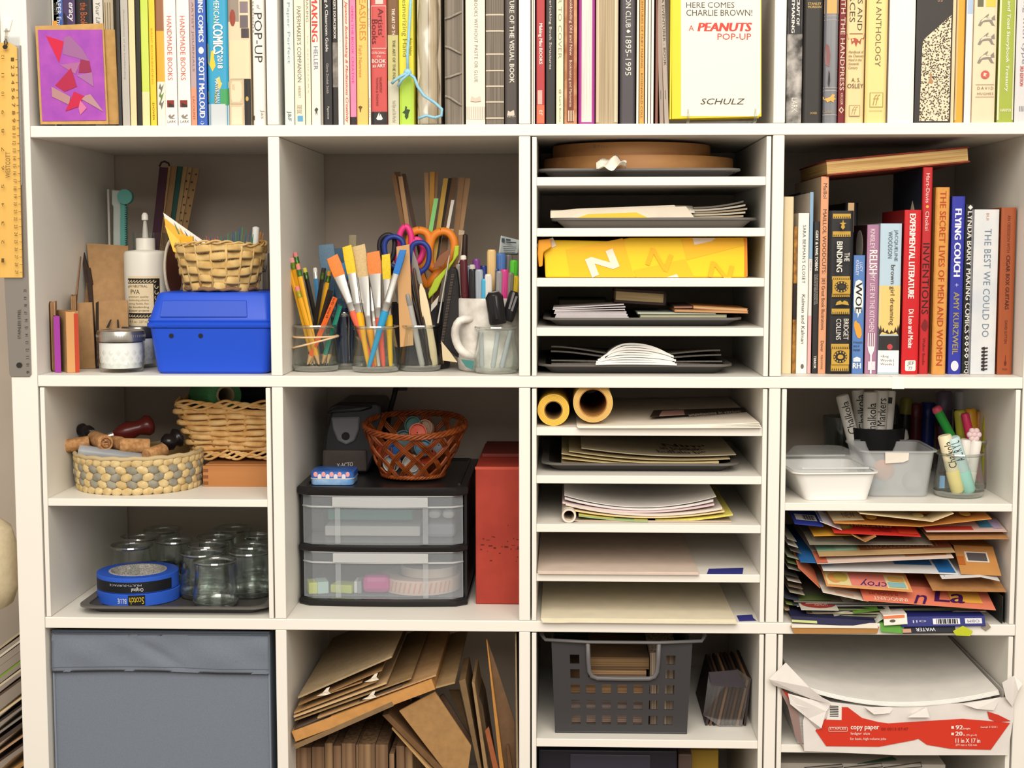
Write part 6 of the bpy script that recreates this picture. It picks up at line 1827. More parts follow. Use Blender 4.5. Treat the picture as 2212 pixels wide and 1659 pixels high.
# natural brush behind at right
p1 = Q(1180, 640, .17)
brush('soft natural brush with flared hair behind the orange shears', Vector((hold.location.x + .03, .165, zc_)), p1, '3a2a22', 'cbb598', .0135, .046, .03, group='x')['group'] = 'big brushes in the shaded jar'
stick('wooden_rod', 'dark wooden rod tip right of the natural brush', 'rod', Q(1215, 1000, .165), Q(1228, 668, .17), .006, .004, mat('3a2621', .5), n=10)
# black zip case
zc = thing('zip_case', 'black zippered pencil case standing between the tool jar and the mug', 'pencil case', Q(1130, 1480, .075))
zc.location.z = ZM
body = [(1085, 1160), (1100, 1000), (1130, 880), (1175, 885), (1190, 1000), (1200, 1250), (1195, 1470), (1075, 1380)]
obj('case_body', local(zc, MB().slab([Vector((p.x, .085, max(p.z, ZM + .0005))) for p in [Q(x, y, .085) for x, y in body]], .06, n=Vector((0, 1, 0)))), mat('232022', .7), zc, bevel=.004)
zp = MB()
for i in range(46):
 f = i / 45
 p = Q(1150 - 70 * f, 930 + 440 * f, .083)
 zp.box(p - Vector((.0022, .001, .0006)), p + Vector((.0022, .001, .0007)))
obj('zipper', local(zc, zp), mat('5a5048', .4, metal=.6), zc)
board('leaf_card', 'cream leaf shaped card lying against the tool jar foot', 'card', [(QX(1075), QY(1352)), (QX(1130), QY(1420)), (QX(1180), QY(1490)), (QX(1085), QY(1478))], .05, .0012, paper('d9c7a2'), zmin=ZM)
board('teal_scrap', 'small teal scrap under the mug handle', 'scrap', [(QX(1200), QY(1470)), (QX(1285), QY(1478)), (QX(1280), QY(1538)), (QX(1235), QY(1520))], .045, .0015, mat('3f7d78', .5), zmin=ZM)
# the white mug and its pens
Ym = .105
ma, mb_ = Q(1188, 1075, Ym), Q(1595, 1075, Ym)
rm = (mb_.x - ma.x) / 2
cm = Vector((ma.x + rm, Ym, ZM))
cm.x = min(cm.x, BX[1] + W - rm - .001)
hm = ma.z - ZM
MUG = mat('f4efe7', .5, 'streak', 'cbc5bc', 40, .05)
mug = thing('mug', 'white mug streaked with grey holding pens and markers', 'mug', cm)
obj('body', MB().lathe([(.001, 0), (rm * .88, 0), (rm * .95, .003), (rm, .02), (rm, hm - .002), (rm * .975, hm), (rm * .95, hm - .002), (rm * .94, .008), (.001, .006)], 48), MUG, mug, smooth=.8)
hp = [Q(x, y, Ym - .045) for x, y in ((1240, 1210), (1190, 1215), (1160, 1270), (1165, 1350), (1200, 1420), (1260, 1450))]
hp = [hp[0] + Vector((.03, .04, 0)), hp[0], hp[1], hp[2], hp[3], hp[4], hp[5], hp[5] + Vector((.02, .035, -.004))]
obj('handle', local(mug, MB().tube([p for p in hp], .0085, 12, flat=.75)), MUG, mug, smooth=4, subsurf=1)
ins = MB().lathe([(.001, .05), (rm * .9, .05)], 24)
pens = [(1190, 860, .0, 'b9b4ac', 'a7a29a', .005, None, 'grey capped pen at the left of the mug'), (1218, 830, -.02, '4a1f24', '5a2229', .0055, 'efe6da', 'dark maroon pencil with a white ball end in the mug'), (1248, 870, .012, '27406f', '8fa6c9', .0038, None, 'slim blue pen behind the maroon pencil'),
  (1275, 890, -.03, '1f1e20', '2a292b', .0055, 'c9c4ba', 'black gel pen with white lettering in the mug'), (1300, 828, -.01, '3a2a55', '7a3a8a', .0058, None, 'purple tipped pen in the mug'), (1318, 895, -.035, '8c97a3', 'a9b3bd', .0058, None, 'grey clear-barrelled pen in front in the mug'),
  (1345, 870, .005, '24408f', '2b3f8c', .0055, None, 'navy blue pen in the mug'), (1350, 955, -.04, '3fa3d0', '4fb4dc', .004, None, 'sky blue pen low in front in the mug'), (1378, 925, -.04, '4a2a26', 'e9e2d9', .0055, None, 'brown pen with white cap in front in the mug'),
  (1398, 768, .0, '26242a', 'ecc98c', .0068, None, 'thick black marker with a cream cap, tallest in the mug'), (1425, 865, .02, 'e6e2da', 'f4f1ea', .0036, None, 'slim white capped pen behind the cream capped marker'), (1455, 792, .02, '2d3f86', '5c86cf', .0085, None, 'light blue capped marker in the mug'),
  (1448, 905, -.035, '8d8b8e', '9b999b', .0048, None, 'grey pen with a clip in front of the blue marker'), (1482, 895, -.03, 'c93a86', 'd9438f', .0068, None, 'magenta capped marker in the mug'), (1508, 800, .03, '7c7870', '85817a', .0062, None, 'taupe marker at the back of the mug'),
  (1520, 915, -.03, '9c988a', '8a8678', .005, None, 'olive grey capped pen in front at the right of the mug'), (1543, 835, .0, '4fc23a', '62d83e', .0062, None, 'bright green highlighter pen in the mug'), (1548, 935, -.02, 'eecb2e', 'f2d33a', .006, None, 'yellow pen below the green one at the right of the mug'), (1430, 890, .0, '35507c', '2f4a7d', .004, None, 'dark blue slim pen behind the black marker')]
for (x, y, yo, bo, ca, r, top, lab) in pens:
 p1 = Q(x, y, Ym + yo)
 cx = cm.x + (p1.x - cm.x) * .8
 cx = min(max(cx, cm.x - rm * .8), cm.x + rm * .8)
 pen(lab, (cx, Ym + yo * .9, ZM + .0105), p1, bo, ca, r=r, capl=.36, top=top)
# receipt
solo('receipt', sheet_mb(lambda u, v: Q(1442 + 123 * u + 16 * v, 800 - 122 * v + 30 * u * v, .16) + Vector((0, .012 * math.sin(2 * u) - .004 * v, 0)), 10, 6, .0004), paper('dfe9ea'), 'pale blue printed receipt slip sticking up behind the mug', 'receipt', smooth=4)
rc = bpy.data.objects['receipt']
for k, (x0, x1, y0, y1) in enumerate(((1462, 1482, 685, 710), (1490, 1520, 690, 702), (1492, 1555, 708, 716), (1470, 1555, 738, 741), (1472, 1555, 750, 753), (1476, 1550, 762, 765), (1478, 1550, 774, 777))):
 m_ = MB().slab([Q(x0, y0 + 8, .1575), Q(x1, y0 + 12, .1575), Q(x1, y1 + 12, .1575), Q(x0, y1 + 8, .1575)], .0003, n=Vector((0, 1, 0)))
 obj('print_line', local(rc, m_), mat('3d4a50', .6), rc)
# black markers in the front right jar
for (x, y, xb, yb_, r, lab) in ((1410, 1040, 1440, 1245, .0128, 'fat black marker leaning cap down in the front right jar'), (1545, 1035, 1490, 1220, .0072, 'slim black marker leaning right in the front right jar'), (1562, 1060, 1505, 1225, .007, 'second slim black marker behind the other slim one')):
 Yj = J4.location.y - (.012 if r > .01 else -.004)
 t, L = axis_thing('marker', lab, 'marker', Q(xb, yb_, Yj), Q(x, y, Yj), 'black markers in the front right jar')
 if r > .01:
  obj('cap', rod([(r * .9, 0), (r, .003), (r, L * .85), (r * .75, L * .95), (r * .6, L)], 20), mat('1c1b1e', .25), t, smooth=.8)
  obj('clip', MB().box((-.0022, -r - .003, L * .15), (.0022, -r + .001, L * .92)), mat('1c1b1e', .25), t, bevel=.001)
  obj('cap_top', rod([(r * .62, L - .002), (r * .62, L + .001)], 20), mat('8d8a8a', .3), t)
 else:
  obj('barrel', rod([(r * .8, 0), (r, .003), (r, L * .9), (r * .7, L)], 16), mat('222125', .3), t, smooth=.8)
  obj('clip', MB().box((-.0015, -r - .0016, L * .4), (.0015, -r + .0005, L * .97)), mat('8a8789', .3, metal=.7), t)
for k, (fx, x, y) in enumerate(((-.6, 1330, 1290), (.0, 1440, 1290), (.5, 1520, 1280))):
 p0, p1 = inj(J4, x, y, .0, fx - .2, .2)
 stick('clear_rod', ('left', 'middle', 'right')[k] + ' pale clear stirring rod inside the front right jar', 'rod', p0, p1, .004, .003, mat('dfe8ee', .15, 'frost', amt=.55), 'clear rods in the front right jar')
# ------------------------------------------------------------------ third row, first bay
AX = lambda x: 60 + x / 2.9625
AY = lambda y: 810 + y / 2.9625
A_ = lambda x, y, Y=0.0: P(AX(x), AY(y), Y)
ZA = P(330, 1078, .003).z
insert('white shelf insert with one slat between the baskets and the glass jars', 0, Z3, Z2 - 0.016, [ZA], .0108)
# coiled seagrass basket with corks and wooden tools
g = G(AX(630), AY(772), ZA)
rbk = (A_(1022, 600, .12).x - A_(242, 600, .12).x) / 2
cb = Vector((max(A_(632, 600, .12).x, rbk * 1.05 + .0098), g.y + rbk * .98, ZA + .0003))
sb = thing('seagrass_basket', 'low round seagrass basket of cream and grey knots full of corks', 'basket', cb)
hk = A_(632, 545, g.y).z - ZA
CRB, GRB = mat('e6cf9c', .75, 'straw', 'cbae76', 90, .07), mat('a19c8c', .75, 'straw', '8a8576', 90, .07)
NR = 5
for k in range(NR):
 mb = MB()
 rr = rbk * (.95 + .05 * min(1, (k + 1) / 3))
 zc = hk * (k + .5) / NR
 n = 38
 for i in range(n):
  a = 2 * PI * (i + .5 * (k % 2)) / n
  M = Matrix.Translation((rr * math.cos(a), rr * math.sin(a), zc)) @ Matrix.Rotation(a + PI / 2, 4, 'Z') @ Matrix.Rotation(.35 if k % 2 else -.3, 4, 'Y')
  grey = k in (1, 2, 3) and (i + k) % 2 == 0
  mb.sphere((0, 0, 0), 1, 5, 1 if grey else 0, s=(rr * PI / n * 1.25, .0032, hk / NR * .62), M=M)
 obj('coil_row', mb, [CRB, GRB], sb, smooth=4)
obj('rim_coil', MB().tube([(rbk * 1.0 * math.cos(2 * PI * i / 60), rbk * math.sin(2 * PI * i / 60), hk + .001 + .001 * math.sin(i * 1.9)) for i in range(61)], .0036, 7, caps=False), mat('c9b48a', .8), sb, smooth=4)
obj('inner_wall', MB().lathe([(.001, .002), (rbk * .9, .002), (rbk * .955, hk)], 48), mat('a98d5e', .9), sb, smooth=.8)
CORK = mat('cf9f6c', .85, 'cork', 'a87646', 160, .12)
def cork(label, x0, y0, x1, y1, Y0, Y1, r, mark=False, col=CORK):
 p0, p1 = A_(x0, y0, Y0), A_(x1, y1, Y1)
 t, L = axis_thing('cork', label, 'cork', p0, p1, 'wine corks in the seagrass basket')
 obj('cork_body', rod([(r * .88, 0), (r, .002), (r, L - .002), (r * .88, L)], 20), col, t, smooth=.6)
 if mark:
  m_ = MB()
  m_.tube([(r * .62 * math.cos(2 * PI * i / 24), r * .62 * math.sin(2 * PI * i / 24), L + .0003) for i in range(25)], .0005, 5, caps=False)
  m_.tube([(r * .5 * math.cos(2 * PI * i / 24), r * .5 * math.sin(2 * PI * i / 24), L + .0003) for i in range(25)], .0003, 5, caps=False)
  obj('stamp_ring', m_, mat('6b3d22', .7), t)
  letters('TR', None, (r * .4, -.3 * r, L + .0004), (-r * .8, 0, 0), (0, .62 * r, 0), mat('6b3d22', .7), 'stamp', bold=.02).parent = t
 return t
yb0 = cb.y - rbk * .45
cork('cork with a round stamp on the end facing out of the seagrass basket', 425, 405, 500, 436, yb0 + .045, yb0 - .01, .0118, True)
cork('long brown cork at the left rim of the seagrass basket', 395, 430, 238, 455, yb0 + .02, yb0 + .01, .0098)
ck = cork('cork lying level with printed words in the middle of the seagrass basket', 590, 452, 782, 455, yb0 + .0, yb0 + .012, .0112)
cork('pale stamped cork at the right front of the seagrass basket', 872, 480, 760, 520, yb0 + .02, yb0 - .012, .0108)
cork('cork half buried behind the level one', 540, 430, 600, 440, yb0 + .04, yb0 + .02, .0105)
cork('cork low inside the seagrass basket under the plastic tube', 430, 560, 560, 575, yb0 + .01, yb0 + .01, .01)
stick('plastic_tube', 'clear plastic tube lying across the corks', 'tube', A_(750, 545, yb0 + .0), A_(322, 488, yb0 - .012), .0095, .0105, mat('c9cfd6', .15, 'frost', amt=.5), n=16)
for lab, p0, p1, r in (('dark red turned wooden awl handle at the back of the seagrass basket', (545, 385), (775, 320), .0155), ('small black ball ended tool at the left back of the basket', (420, 365), (345, 350), .0095), ('black turned handle at the right back of the seagrass basket', (860, 450), (960, 400), .0145)):
 Yt_ = cb.y + .02
 t, L = axis_thing('awl', lab, 'awl', A_(*p0, Yt_ - .02), A_(*p1, Yt_))
 obj('handle', rod([(r * .35, 0), (r * .75, L * .2), (r * .95, L * .45), (r * .7, L * .7), (r * .85, L * .82), (r * 1.05, L * .95), (r * .9, L * 1.08), (r * .4, L * 1.14)], 20), mat('5a1d1a' if 'red' in lab else '1f1a1b', .25), t, smooth=4)
 obj('ferrule', rod([(r * .28, -.012), (r * .38, .001)], 14), mat('b9b2a6', .3, metal=.8), t)
 if 'red' in lab or 'right' in lab:
  obj('blade', rod([(.0008, -.05), (.0022, -.012)], 8), STEEL, t)
# wooden box and wicker basket
gbx = G(AX(1330), AY(715), ZA)
xw0, xw1 = A_(1122, 700, gbx.y).x, BX[0] + W - .0105
zbx = A_(1330, 585, gbx.y).z
BOXW = mat('c98a52', .6, 'woodx', 'b57740', 26, .06)
wbx = thing('wooden_box', 'shallow wooden box with finger joints under the wicker basket', 'wooden box', ((xw0 + xw1) / 2, gbx.y, ZA + .0003))
hw = zbx - ZA
w_ = (xw1 - xw0) / 2
bx_ = MB().box((-w_, 0, 0), (w_, .005, hw)).box((-w_, .195, 0), (w_, .2, hw)).box((-w_, .005, 0), (-w_ + .005, .195, hw)).box((w_ - .005, .005, 0), (w_, .195, hw)).box((-w_ + .005, .005, .002), (w_ - .005, .195, .005))
obj('box_sides', bx_, BOXW, wbx)
obj('lid', MB().box((-w_ + .004, .001, hw), (w_, .2, hw + .003)).box((-w_ + .006, .163, hw + .003), (w_ - .001, .2, hw + .02)), mat('b87a44', .6, 'woodx', None, 26, .05), wbx, bevel=.001)
for k in range(3):
 obj('finger_joint', MB().box((-w_ - .0002, -.0003, hw * (.08 + .31 * k)), (-w_ + .008, .0002, hw * (.24 + .31 * k))), mat('8a5530', .7), wbx)
WICK = mat('f2cb8c', .55, 'straw', 'dfab66', 60, .07)
zb2 = zbx + .0045
Yw = gbx.y + .085
xa, xb_ = A_(935, 180, Yw - .06).x, BX[0] + W - .012
wk = thing('wicker_basket', 'square tapered golden wicker basket standing on the wooden box', 'basket', ((xa + xb_) / 2, Yw, zb2 - .001))
hz = A_(1230, 185, Yw - .06).z - zb2
rxw = (xb_ - xa) / 2
woven(wk, 0, 0, rxw * .985, .072, .016, hz - .006, 1.3, WICK, 18, 8, .0034, .0030, .0016, rim=False, sq=7, msta=mat('d09a55', .6))
def sqp(a, s):
 c_, d_ = math.cos(a), math.sin(a)
 k = s * (abs(c_) ** 7 + abs(d_) ** 7) ** (-1 / 7)
 return rxw * k * c_, .072 * k * d_
for zl, s0, nm in ((hz, 1.0, 'rim'), (.010, .78, 'foot_band')):
 for q_ in range(4):
  pts = []
  for i in range(121):
   a = 2 * PI * i / 120
   x, y = sqp(a, s0 * (1 + .012 * math.cos(10 * a + q_ * PI / 2)))
   pts.append((x, y, zl + .004 * math.sin(10 * a + q_ * PI / 2) + .002 * (q_ - 1.5)))
  obj(nm, MB().tube(pts, .0021, 6, caps=False), WICK, wk, smooth=4)
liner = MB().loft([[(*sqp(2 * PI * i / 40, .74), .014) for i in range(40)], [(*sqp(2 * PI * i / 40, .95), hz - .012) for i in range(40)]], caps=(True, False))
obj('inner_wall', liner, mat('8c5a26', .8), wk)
Ysp = Yw - .01
sp0 = A_(1190, 118, Ysp)
t, L = axis_thing('thread_spool', 'green thread spool lying in the top of the wicker basket', 'spool', A_(1265, 130, Ysp - .035), A_(1130, 135, Ysp + .05))
obj('thread', MB().lathe([(.0115, .001), (.026, .002), (.0275, .006), (.0275, L - .006), (.026, L - .002), (.0115, L)], 40), mat('4f9a63', .6, 'linesz', '3a7d4d', 500, .15), t, smooth=.7)
tube_ = MB().lathe([(.0145, 0), (.0115, -.0008), (.0112, L), (.0145, L)], 32)
obj('core', tube_, mat('a9987a', .7), t, smooth=.5)
stick('dark_cloth_roll', 'dark roll lying behind the green thread spool', 'roll', A_(1350, 120, Yw + .03), A_(1530, 118, Yw + .03), .014, .014, mat('1f1f24', .8), n=16)
# lower half: tray, jars, blue tape
ZT = Z3 + .0005
tray('dark grey tray carrying the empty glass jars and blue tape', AX(304), 578.5, AY(1492), ZT, .012, .0125, dep=.32, col='4d4a47')
ZJ = ZT + .0026
HJ = .069
for k, (x0, x1, y, lab) in enumerate(((1056, 1340, 1183, 'foremost empty glass jar on the tray'), (970, 1272, 1130, 'empty glass jar directly behind left of the foremost one'), (1282, 1556, 1125, 'empty glass jar at the right front corner of the tray'),
                           (1016, 1285, 1078, 'empty glass jar two behind the foremost one'), (1306, 1556, 1085, 'empty glass jar behind the right front corner one'), (1080, 1335, 1028, 'empty glass jar third behind the foremost one'),
                           (1366, 1570, 1022, 'empty glass jar near the divider in the back of the tray'), (1186, 1442, 976, 'empty glass jar farthest back on the right of the tray'), (526, 800, 1085, 'glass jar with a crumpled tan scrap inside, behind the blue tape'),
                           (590, 850, 1030, 'empty glass jar behind the one with the tan scrap'), (812, 1060, 1052, 'glass jar with dark bits in the middle of the tray'), (734, 990, 982, 'empty glass jar farthest back on the left of the tray'))):
 g = G(AX((x0 + x1) / 2), AY(y), ZJ + HJ)
 r = (x1 - x0) / 2 / 2.9625 * SX(g.y)
 g.x = min(g.x, BX[0] + W - .011 - r * 1.04)
 J = jar_at(lab, g.x, g.y, ZJ, r, HJ, group='empty glass jars on the tray')
 J.location.z += .0003
 if 'scrap' in lab and 'crumpled' in lab:
  JS = J
 if 'dark bits' in lab:
  JDk = J
c = JS.location
mb = MB()
for i in range(5):
 mb.tube([(c.x - .02 + .008 * i, c.y - .006 + .005 * (i % 2), c.z + .009), (c.x - .018 + .008 * i, c.y - .008, c.z + .018 + .004 * (i % 3)), (c.x - .012 + .007 * i, c.y - .004, c.z + .021), (c.x - .008 + .006 * i, c.y, c.z + .010)], .0042, 7)
solo('tan_scrap', mb, mat('d79a5c', .8), 'crumpled tan scrap in the bottom of the left glass jar', 'scrap', smooth=4)
c = JDk.location
mb = MB()
for i in range(4):
 mb.sphere((c.x - .012 + .008 * i, c.y - .005 + .006 * (i % 2), c.z + .0105 + .006 * (i % 2)), .005, 6)
solo('dark_crumbs', mb, mat('2a2628', .5), 'few dark bits in the bottom of the middle glass jar', 'bits', kind='stuff', smooth=4)
BT = mat('2f62d6', .5)
Yt0 = .045
cT = G(AX(700), AY(1488), ZJ)
rT = (A_(958, 1440, cT.y + .05).x - A_(442, 1440, cT.y + .05).x) / 2
ctx, cty = A_(700, 1440, cT.y + .05).x, cT.y + rT
zbands = (ZJ + .0004, ZJ + .0194)
for k in range(2):
 hT = .0185 if k == 0 else .0235
 t = thing('tape_roll', ('plain blue masking tape roll at the bottom of the pair on the tray', 'blue masking tape roll with black label band stacked on the plain one')[k], 'tape roll', (ctx + (.0 if k == 0 else -.001), cty, zbands[k]))
 R = rT * (1.0 if k == 0 else .985)
 obj('tape', MB().lathe([(rT * .70, 0), (R - .0008, 0), (R, .0008), (R, hT - .0008), (R - .0008, hT), (rT * .70, hT), (rT * .70, 0)], 64), BT, t, smooth=.5)
 obj('core', MB().lathe([(rT * .645, 0), (rT * .70, 0), (rT * .70, hT + .0006), (rT * .645, hT + .0006), (rT * .645, 0)], 64), mat('d9d4cc', .7, 'print', '8f8c8a', 500, .2), t, smooth=.5)
 def cyl(a, z, d=.0005, R=R):
  return Vector(((R + d) * math.sin(a), -(R + d) * math.cos(a), z))
 segs = [(-1.1, 1.2, .0015, hT - .006, '17191f')] if k else [(.02, .42, .002, hT - .001, '17191f')]
 for a0, a1, z0, z1, c_ in segs:
  mb = MB()
  n = 30
  vs = [cyl(a0 + (a1 - a0) * i / n, z) for z in (z0, z1) for i in range(n + 1)]
  mb.add(vs, [(i, i + 1, n + 2 + i, n + 1 + i) for i in range(n)])
  obj('label_band', mb, mat(c_, .5), t, smooth=4)
 def ct(s, a0, a1, z0, z1, c_, **kw):
  def bend(x, y, z):
   return cyl(x, z, .0009)
  ob = letters(s, None, (a1, 0, z1), (a0 - a1, 0, 0), (0, 0, z0 - z1), mat(c_, .5), 'label_print', bend=bend, sub=True, **kw)
  ob.parent = t
 if k == 0:
  ct('Scotch', .05, .39, .004, hT - .004, 'f0d03a', bold=.04)
  ct('BLUE', -.24, -.02, .005, hT - .006, 'f2f2f2', bold=.05)
 else:
  ct('Original', .12, .4, .0035, .0105, 'f0f0f0', bold=.03)
  ct('MULTI-SURFACE', -.45, .36, .0115, .0145, 'b9bcc4')
# ------------------------------------------------------------------ third row, second bay
DX = lambda x: 590 + x / 2.9625
DY = lambda y: 810 + y / 2.9625
D_ = lambda x, y, Y=0.0: P(DX(x), DY(y), Y)
Z3m = Z3 + .0004
gd = G(DX(690), DY(1484), Z3m)
Yd = max(.012, gd.y)
BLK = mat('1d1c1e', .3)
dl, dr = D_(160, 1450, Yd).x, D_(1236, 1450, Yd).x
cxd = (dl + dr) / 2
wd = (dr - dl) / 2
dz = lambda y: max(0, D_(700, y, Yd).z - Z3m)
dd = .305
cab = thing('drawer_unit', 'two drawer desktop unit with black frame and clear drawers', 'drawer unit', (cxd, Yd, Z3m))
def bow(w0, y0, y1, z, r=.014, b=.006):
 """plan with a gently bowed front"""
 pts = []
 n = 16
 for i in range(n + 1):
  x = -w0 + 2 * w0 * i / n
  e = max(0, abs(x) - (w0 - r)) / r
  pts.append((x, y0 + b * (x / w0) ** 2 + r * .8 * (1 - math.sqrt(max(0, 1 - e * e))), z))
 return pts + [(w0, y1, z), (-w0, y1, z)]
for nm, y0, y1, ex in (('base_frame', 1488, 1442, .001), ('middle_frame', 1136, 1096, .001), ('top', 776, 722, .002)):
 obj(nm, MB().loft([bow(wd + ex - .001, .001, dd, dz(y0)), bow(wd + ex, 0, dd, dz(y0) + .002), bow(wd + ex, 0, dd, dz(y1) - .002), bow(wd + ex - .0015, .0015, dd, dz(y1))]), BLK, cab, smooth=.5)
for x in (-wd + .0005, wd - .0045):
 obj('side_panel', MB().box((x, .03, dz(1442)), (x + .004, dd, dz(776))), BLK, cab)
obj('back_panel', MB().box((-wd, dd - .004, dz(1442)), (wd, dd, dz(776))), mat('2a292b', .4), cab)
rl = MB().tube([(-wd + .012, .03, dz(722) + .001), (-wd + .012, dd - .01, dz(722) + .001), (wd - .012, dd - .01, dz(722) + .001), (wd - .012, .03, dz(722) + .001)], .002, 6)
obj('top_ridge', rl, BLK, cab)
CLR = mat('dfe6ee', .12, 'frost', amt=.17)
CLR2 = mat('f4f6f8', .15, 'frost', amt=.42)
for nm, ya, yb_ in (('upper', 772, 1094), ('lower', 1132, 1440)):
 z0, z1 = dz(yb_) + .0006, dz(ya) - .0006
 w0 = wd - .006
 dr_ = MB()
 fr_ = bow(w0, .002, .02, 0)[:-2]
 k = len(fr_)
 for (a, b) in ((0, .0018),):
  vs = [(x, y, z0) for x, y, _ in fr_] + [(x, y, z1) for x, y, _ in fr_] + [(x, y + .0018, z0) for x, y, _ in fr_] + [(x, y + .0018, z1) for x, y, _ in fr_]
  fs = [(i, i + 1, k + i + 1, k + i) for i in range(k - 1)] + [(k + i, k + i + 1, 3 * k + i + 1, 3 * k + i) for i in range(k - 1)] + [(2 * k + i + 1, 2 * k + i, 3 * k + i, 3 * k + i + 1) for i in range(k - 1)]
  dr_.add(vs, fs)
 dr_.box((-w0, .02, z0), (-w0 + .0015, dd - .02, z1 - .008)).box((w0 - .0015, .02, z0), (w0, dd - .02, z1 - .008)).box((-w0, .02, z0), (w0, dd - .02, z0 + .0015))
 d = obj('drawer', dr_, CLR, cab, label='clear %s drawer' % nm)
 zl = z1 - (z1 - z0) * .235
 obj('front_lip', MB().tube([(x, y - .0006, zl) for x, y, _ in fr_], .0016, 6), CLR2, d, smooth=4)
 obj('front_lip', MB().tube([(x, y - .0002, z1 - .001) for x, y, _ in fr_], .0012, 6), CLR2, d, smooth=4)
 pull = MB().box((-wd * .58, -.0006, zl + .001), (wd * .55, .0012, z1 - .002))
 obj('pull', pull, CLR2, d, bevel=.0005)
 for x in (-wd * .52, wd * .52):
  obj('rib', MB().box((x - .004, .001, z0 + .002), (x + .004, .0045, zl - .001)), mat('eef1f4', .2, 'frost', amt=.18), d)
# what the drawers hold
zb1 = Z3m + dz(1094) + .0026
zb0 = Z3m + dz(1440) + .0026
def inside(name, label, x0, x1, y0, zb, Y, dep, m, cat, bevel=.002):
 a, b = D_(x0, y0, Y), D_(x1, y0, Y)
 return solo(name, MB().box((a.x, Y, zb), (b.x, Y + dep, a.z)), m, label, cat, bevel=bevel)
inside('box', 'teal box inside the upper clear drawer', 350, 892, 858, zb1 + .022, Yd + .075, .09, mat('3f9c8c', .5), 'box')
inside('paper_pad', 'pale paper pad under the teal box in the upper drawer', 330, 940, 965, zb1, Yd + .06, .16, mat('d9d8cf', .7), 'notepad')
for k, x in enumerate((990, 1080)):
 inside('cotton_roll', ('left', 'right')[k] + ' white paper roll at the right of the upper drawer', x, x + 82, 868, zb1 + .025, Yd + .07, .03, mat('e3dfd8', .8), 'roll', .008)
inside('dark_pouch', 'dark pouch at the left end of the upper drawer', 230, 330, 880, zb1, Yd + .09, .05, mat('4a4c52', .7), 'pouch', .006)
inside('grey_pouch', 'grey pouch under the paper rolls in the upper drawer', 985, 1165, 950, zb1, Yd + .05, .08, mat('8a8c94', .7), 'pouch', .006)
def eraser(label, x0, x1, y0, c_, c2=None, Y=.03, rot=0.0):
 a, b = D_(x0, 1400, Yd + Y), D_(x1, y0, Yd + Y)
 w, h = b.x - a.x, b.z - zb0
 t = thing('eraser', label, 'eraser', ((a.x + b.x) / 2, Yd + Y, zb0), (0, 0, rot))
 s = .45 if c2 else 1
 obj('rubber', MB().box((-w / 2, 0, 0), (-w / 2 + w * s, .03, h)), mat(c_, .6), t, bevel=.0015)
 if c2:
  obj('sleeve', MB().box((-w / 2 + w * s, -.0004, -.0001), (w / 2, .0304, h + .0004)), mat(c2, .5), t, bevel=.0008)
 return t
eraser('yellow and mint eraser at the far left of the lower drawer', 230, 355, 1328, 'e3ec6a', 'c9eadf', .025, .3)
eraser('yellow green eraser lying low beside the mint one', 362, 505, 1345, 'd4e05a', None, .03, -.2)
eraser('small white eraser with grey sleeve in the lower drawer', 517, 565, 1322, 'eef0ec', '9aa3a6', .03)
o = inside('eraser_case', 'magenta rounded case in the middle of the lower drawer', 568, 745, 1288, zb0, Yd + .028, .028, mat('d53a94', .35), 'case', .008)
cT = D_(948, 1330, Yd + .075)
for k, (r, h, zz0, c_, lab) in enumerate(((.0605, .0215, 0, 'eed2bf', 'wide roll of pinkish patterned tape lying in the lower drawer'), (.043, .014, .0222, 'd9c9b9', 'smaller cream tape roll on top of the wide pinkish one'))):
 t = thing('tape_roll', lab, 'tape roll', (cT.x + .012 * k, Yd + .078, zb0 + zz0))
 obj('tape', MB().lathe([(r * .6, 0), (r, 0), (r, h), (r * .6, h), (r * .6, 0)], 56), mat(c_, .6), t, smooth=.5)
 if not k:
  for i in range(14):
   a = -PI / 2 - .9 + .13 * i
   mb = MB().slab([((r + .0003) * math.cos(a), (r + .0003) * math.sin(a), .003), ((r + .0003) * math.cos(a + .04), (r + .0003) * math.sin(a + .04), .003), ((r + .0003) * math.cos(a + .1), (r + .0003) * math.sin(a + .1), h - .003), ((r + .0003) * math.cos(a + .06), (r + .0003) * math.sin(a + .06), h - .003)], .0003)
   obj('printed_stripe', mb, mat('e8a48a', .6), t)
# on top: tin, sharpener, basket, cable
ZD = Z3m + dz(722) + .0006
gt = G(DX(375), DY(722), ZD)
Yt = max(gt.y, Yd + .018)
x0, x1 = D_(238, 700, Yt).x, D_(512, 700, Yt).x
ht_ = (D_(375, 602, Yt).z - ZD) * .86
tin = thing('tin', 'small blue patterned tin with a white rim on the drawer unit', 'tin', ((x0 + x1) / 2, Yt, ZD))
w_ = (x1 - x0) / 2
obj('tin_body', MB().loft(rrings([(-w_ + .001, .001, w_ - .001, .056, .009, 0), (-w_, 0, w_, .057, .01, .0015), (-w_, 0, w_, .057, .01, ht_ * .44)])), mat('6fa6e6', .35, 'blots', 'a9cdf2', 60, .1), tin, smooth=.6)
obj('bead', MB().loft(rrings([(-w_ - .0007, -.0007, w_ + .0007, .0577, .01, ht_ * .42), (-w_ - .0007, -.0007, w_ + .0007, .0577, .01, ht_ * .5)])), mat('e9edf2', .3, metal=.4), tin, smooth=.6)
obj('lid', MB().loft(rrings([(-w_ - .0004, -.0004, w_ + .0004, .0574, .01, ht_ * .5), (-w_ - .0004, -.0004, w_ + .0004, .0574, .01, ht_ * .93), (-w_ + .003, .003, w_ - .003, .054, .008, ht_)])), mat('4f7fd0', .35, 'blots', '2f5fb8', 50, .1), tin, smooth=.6)
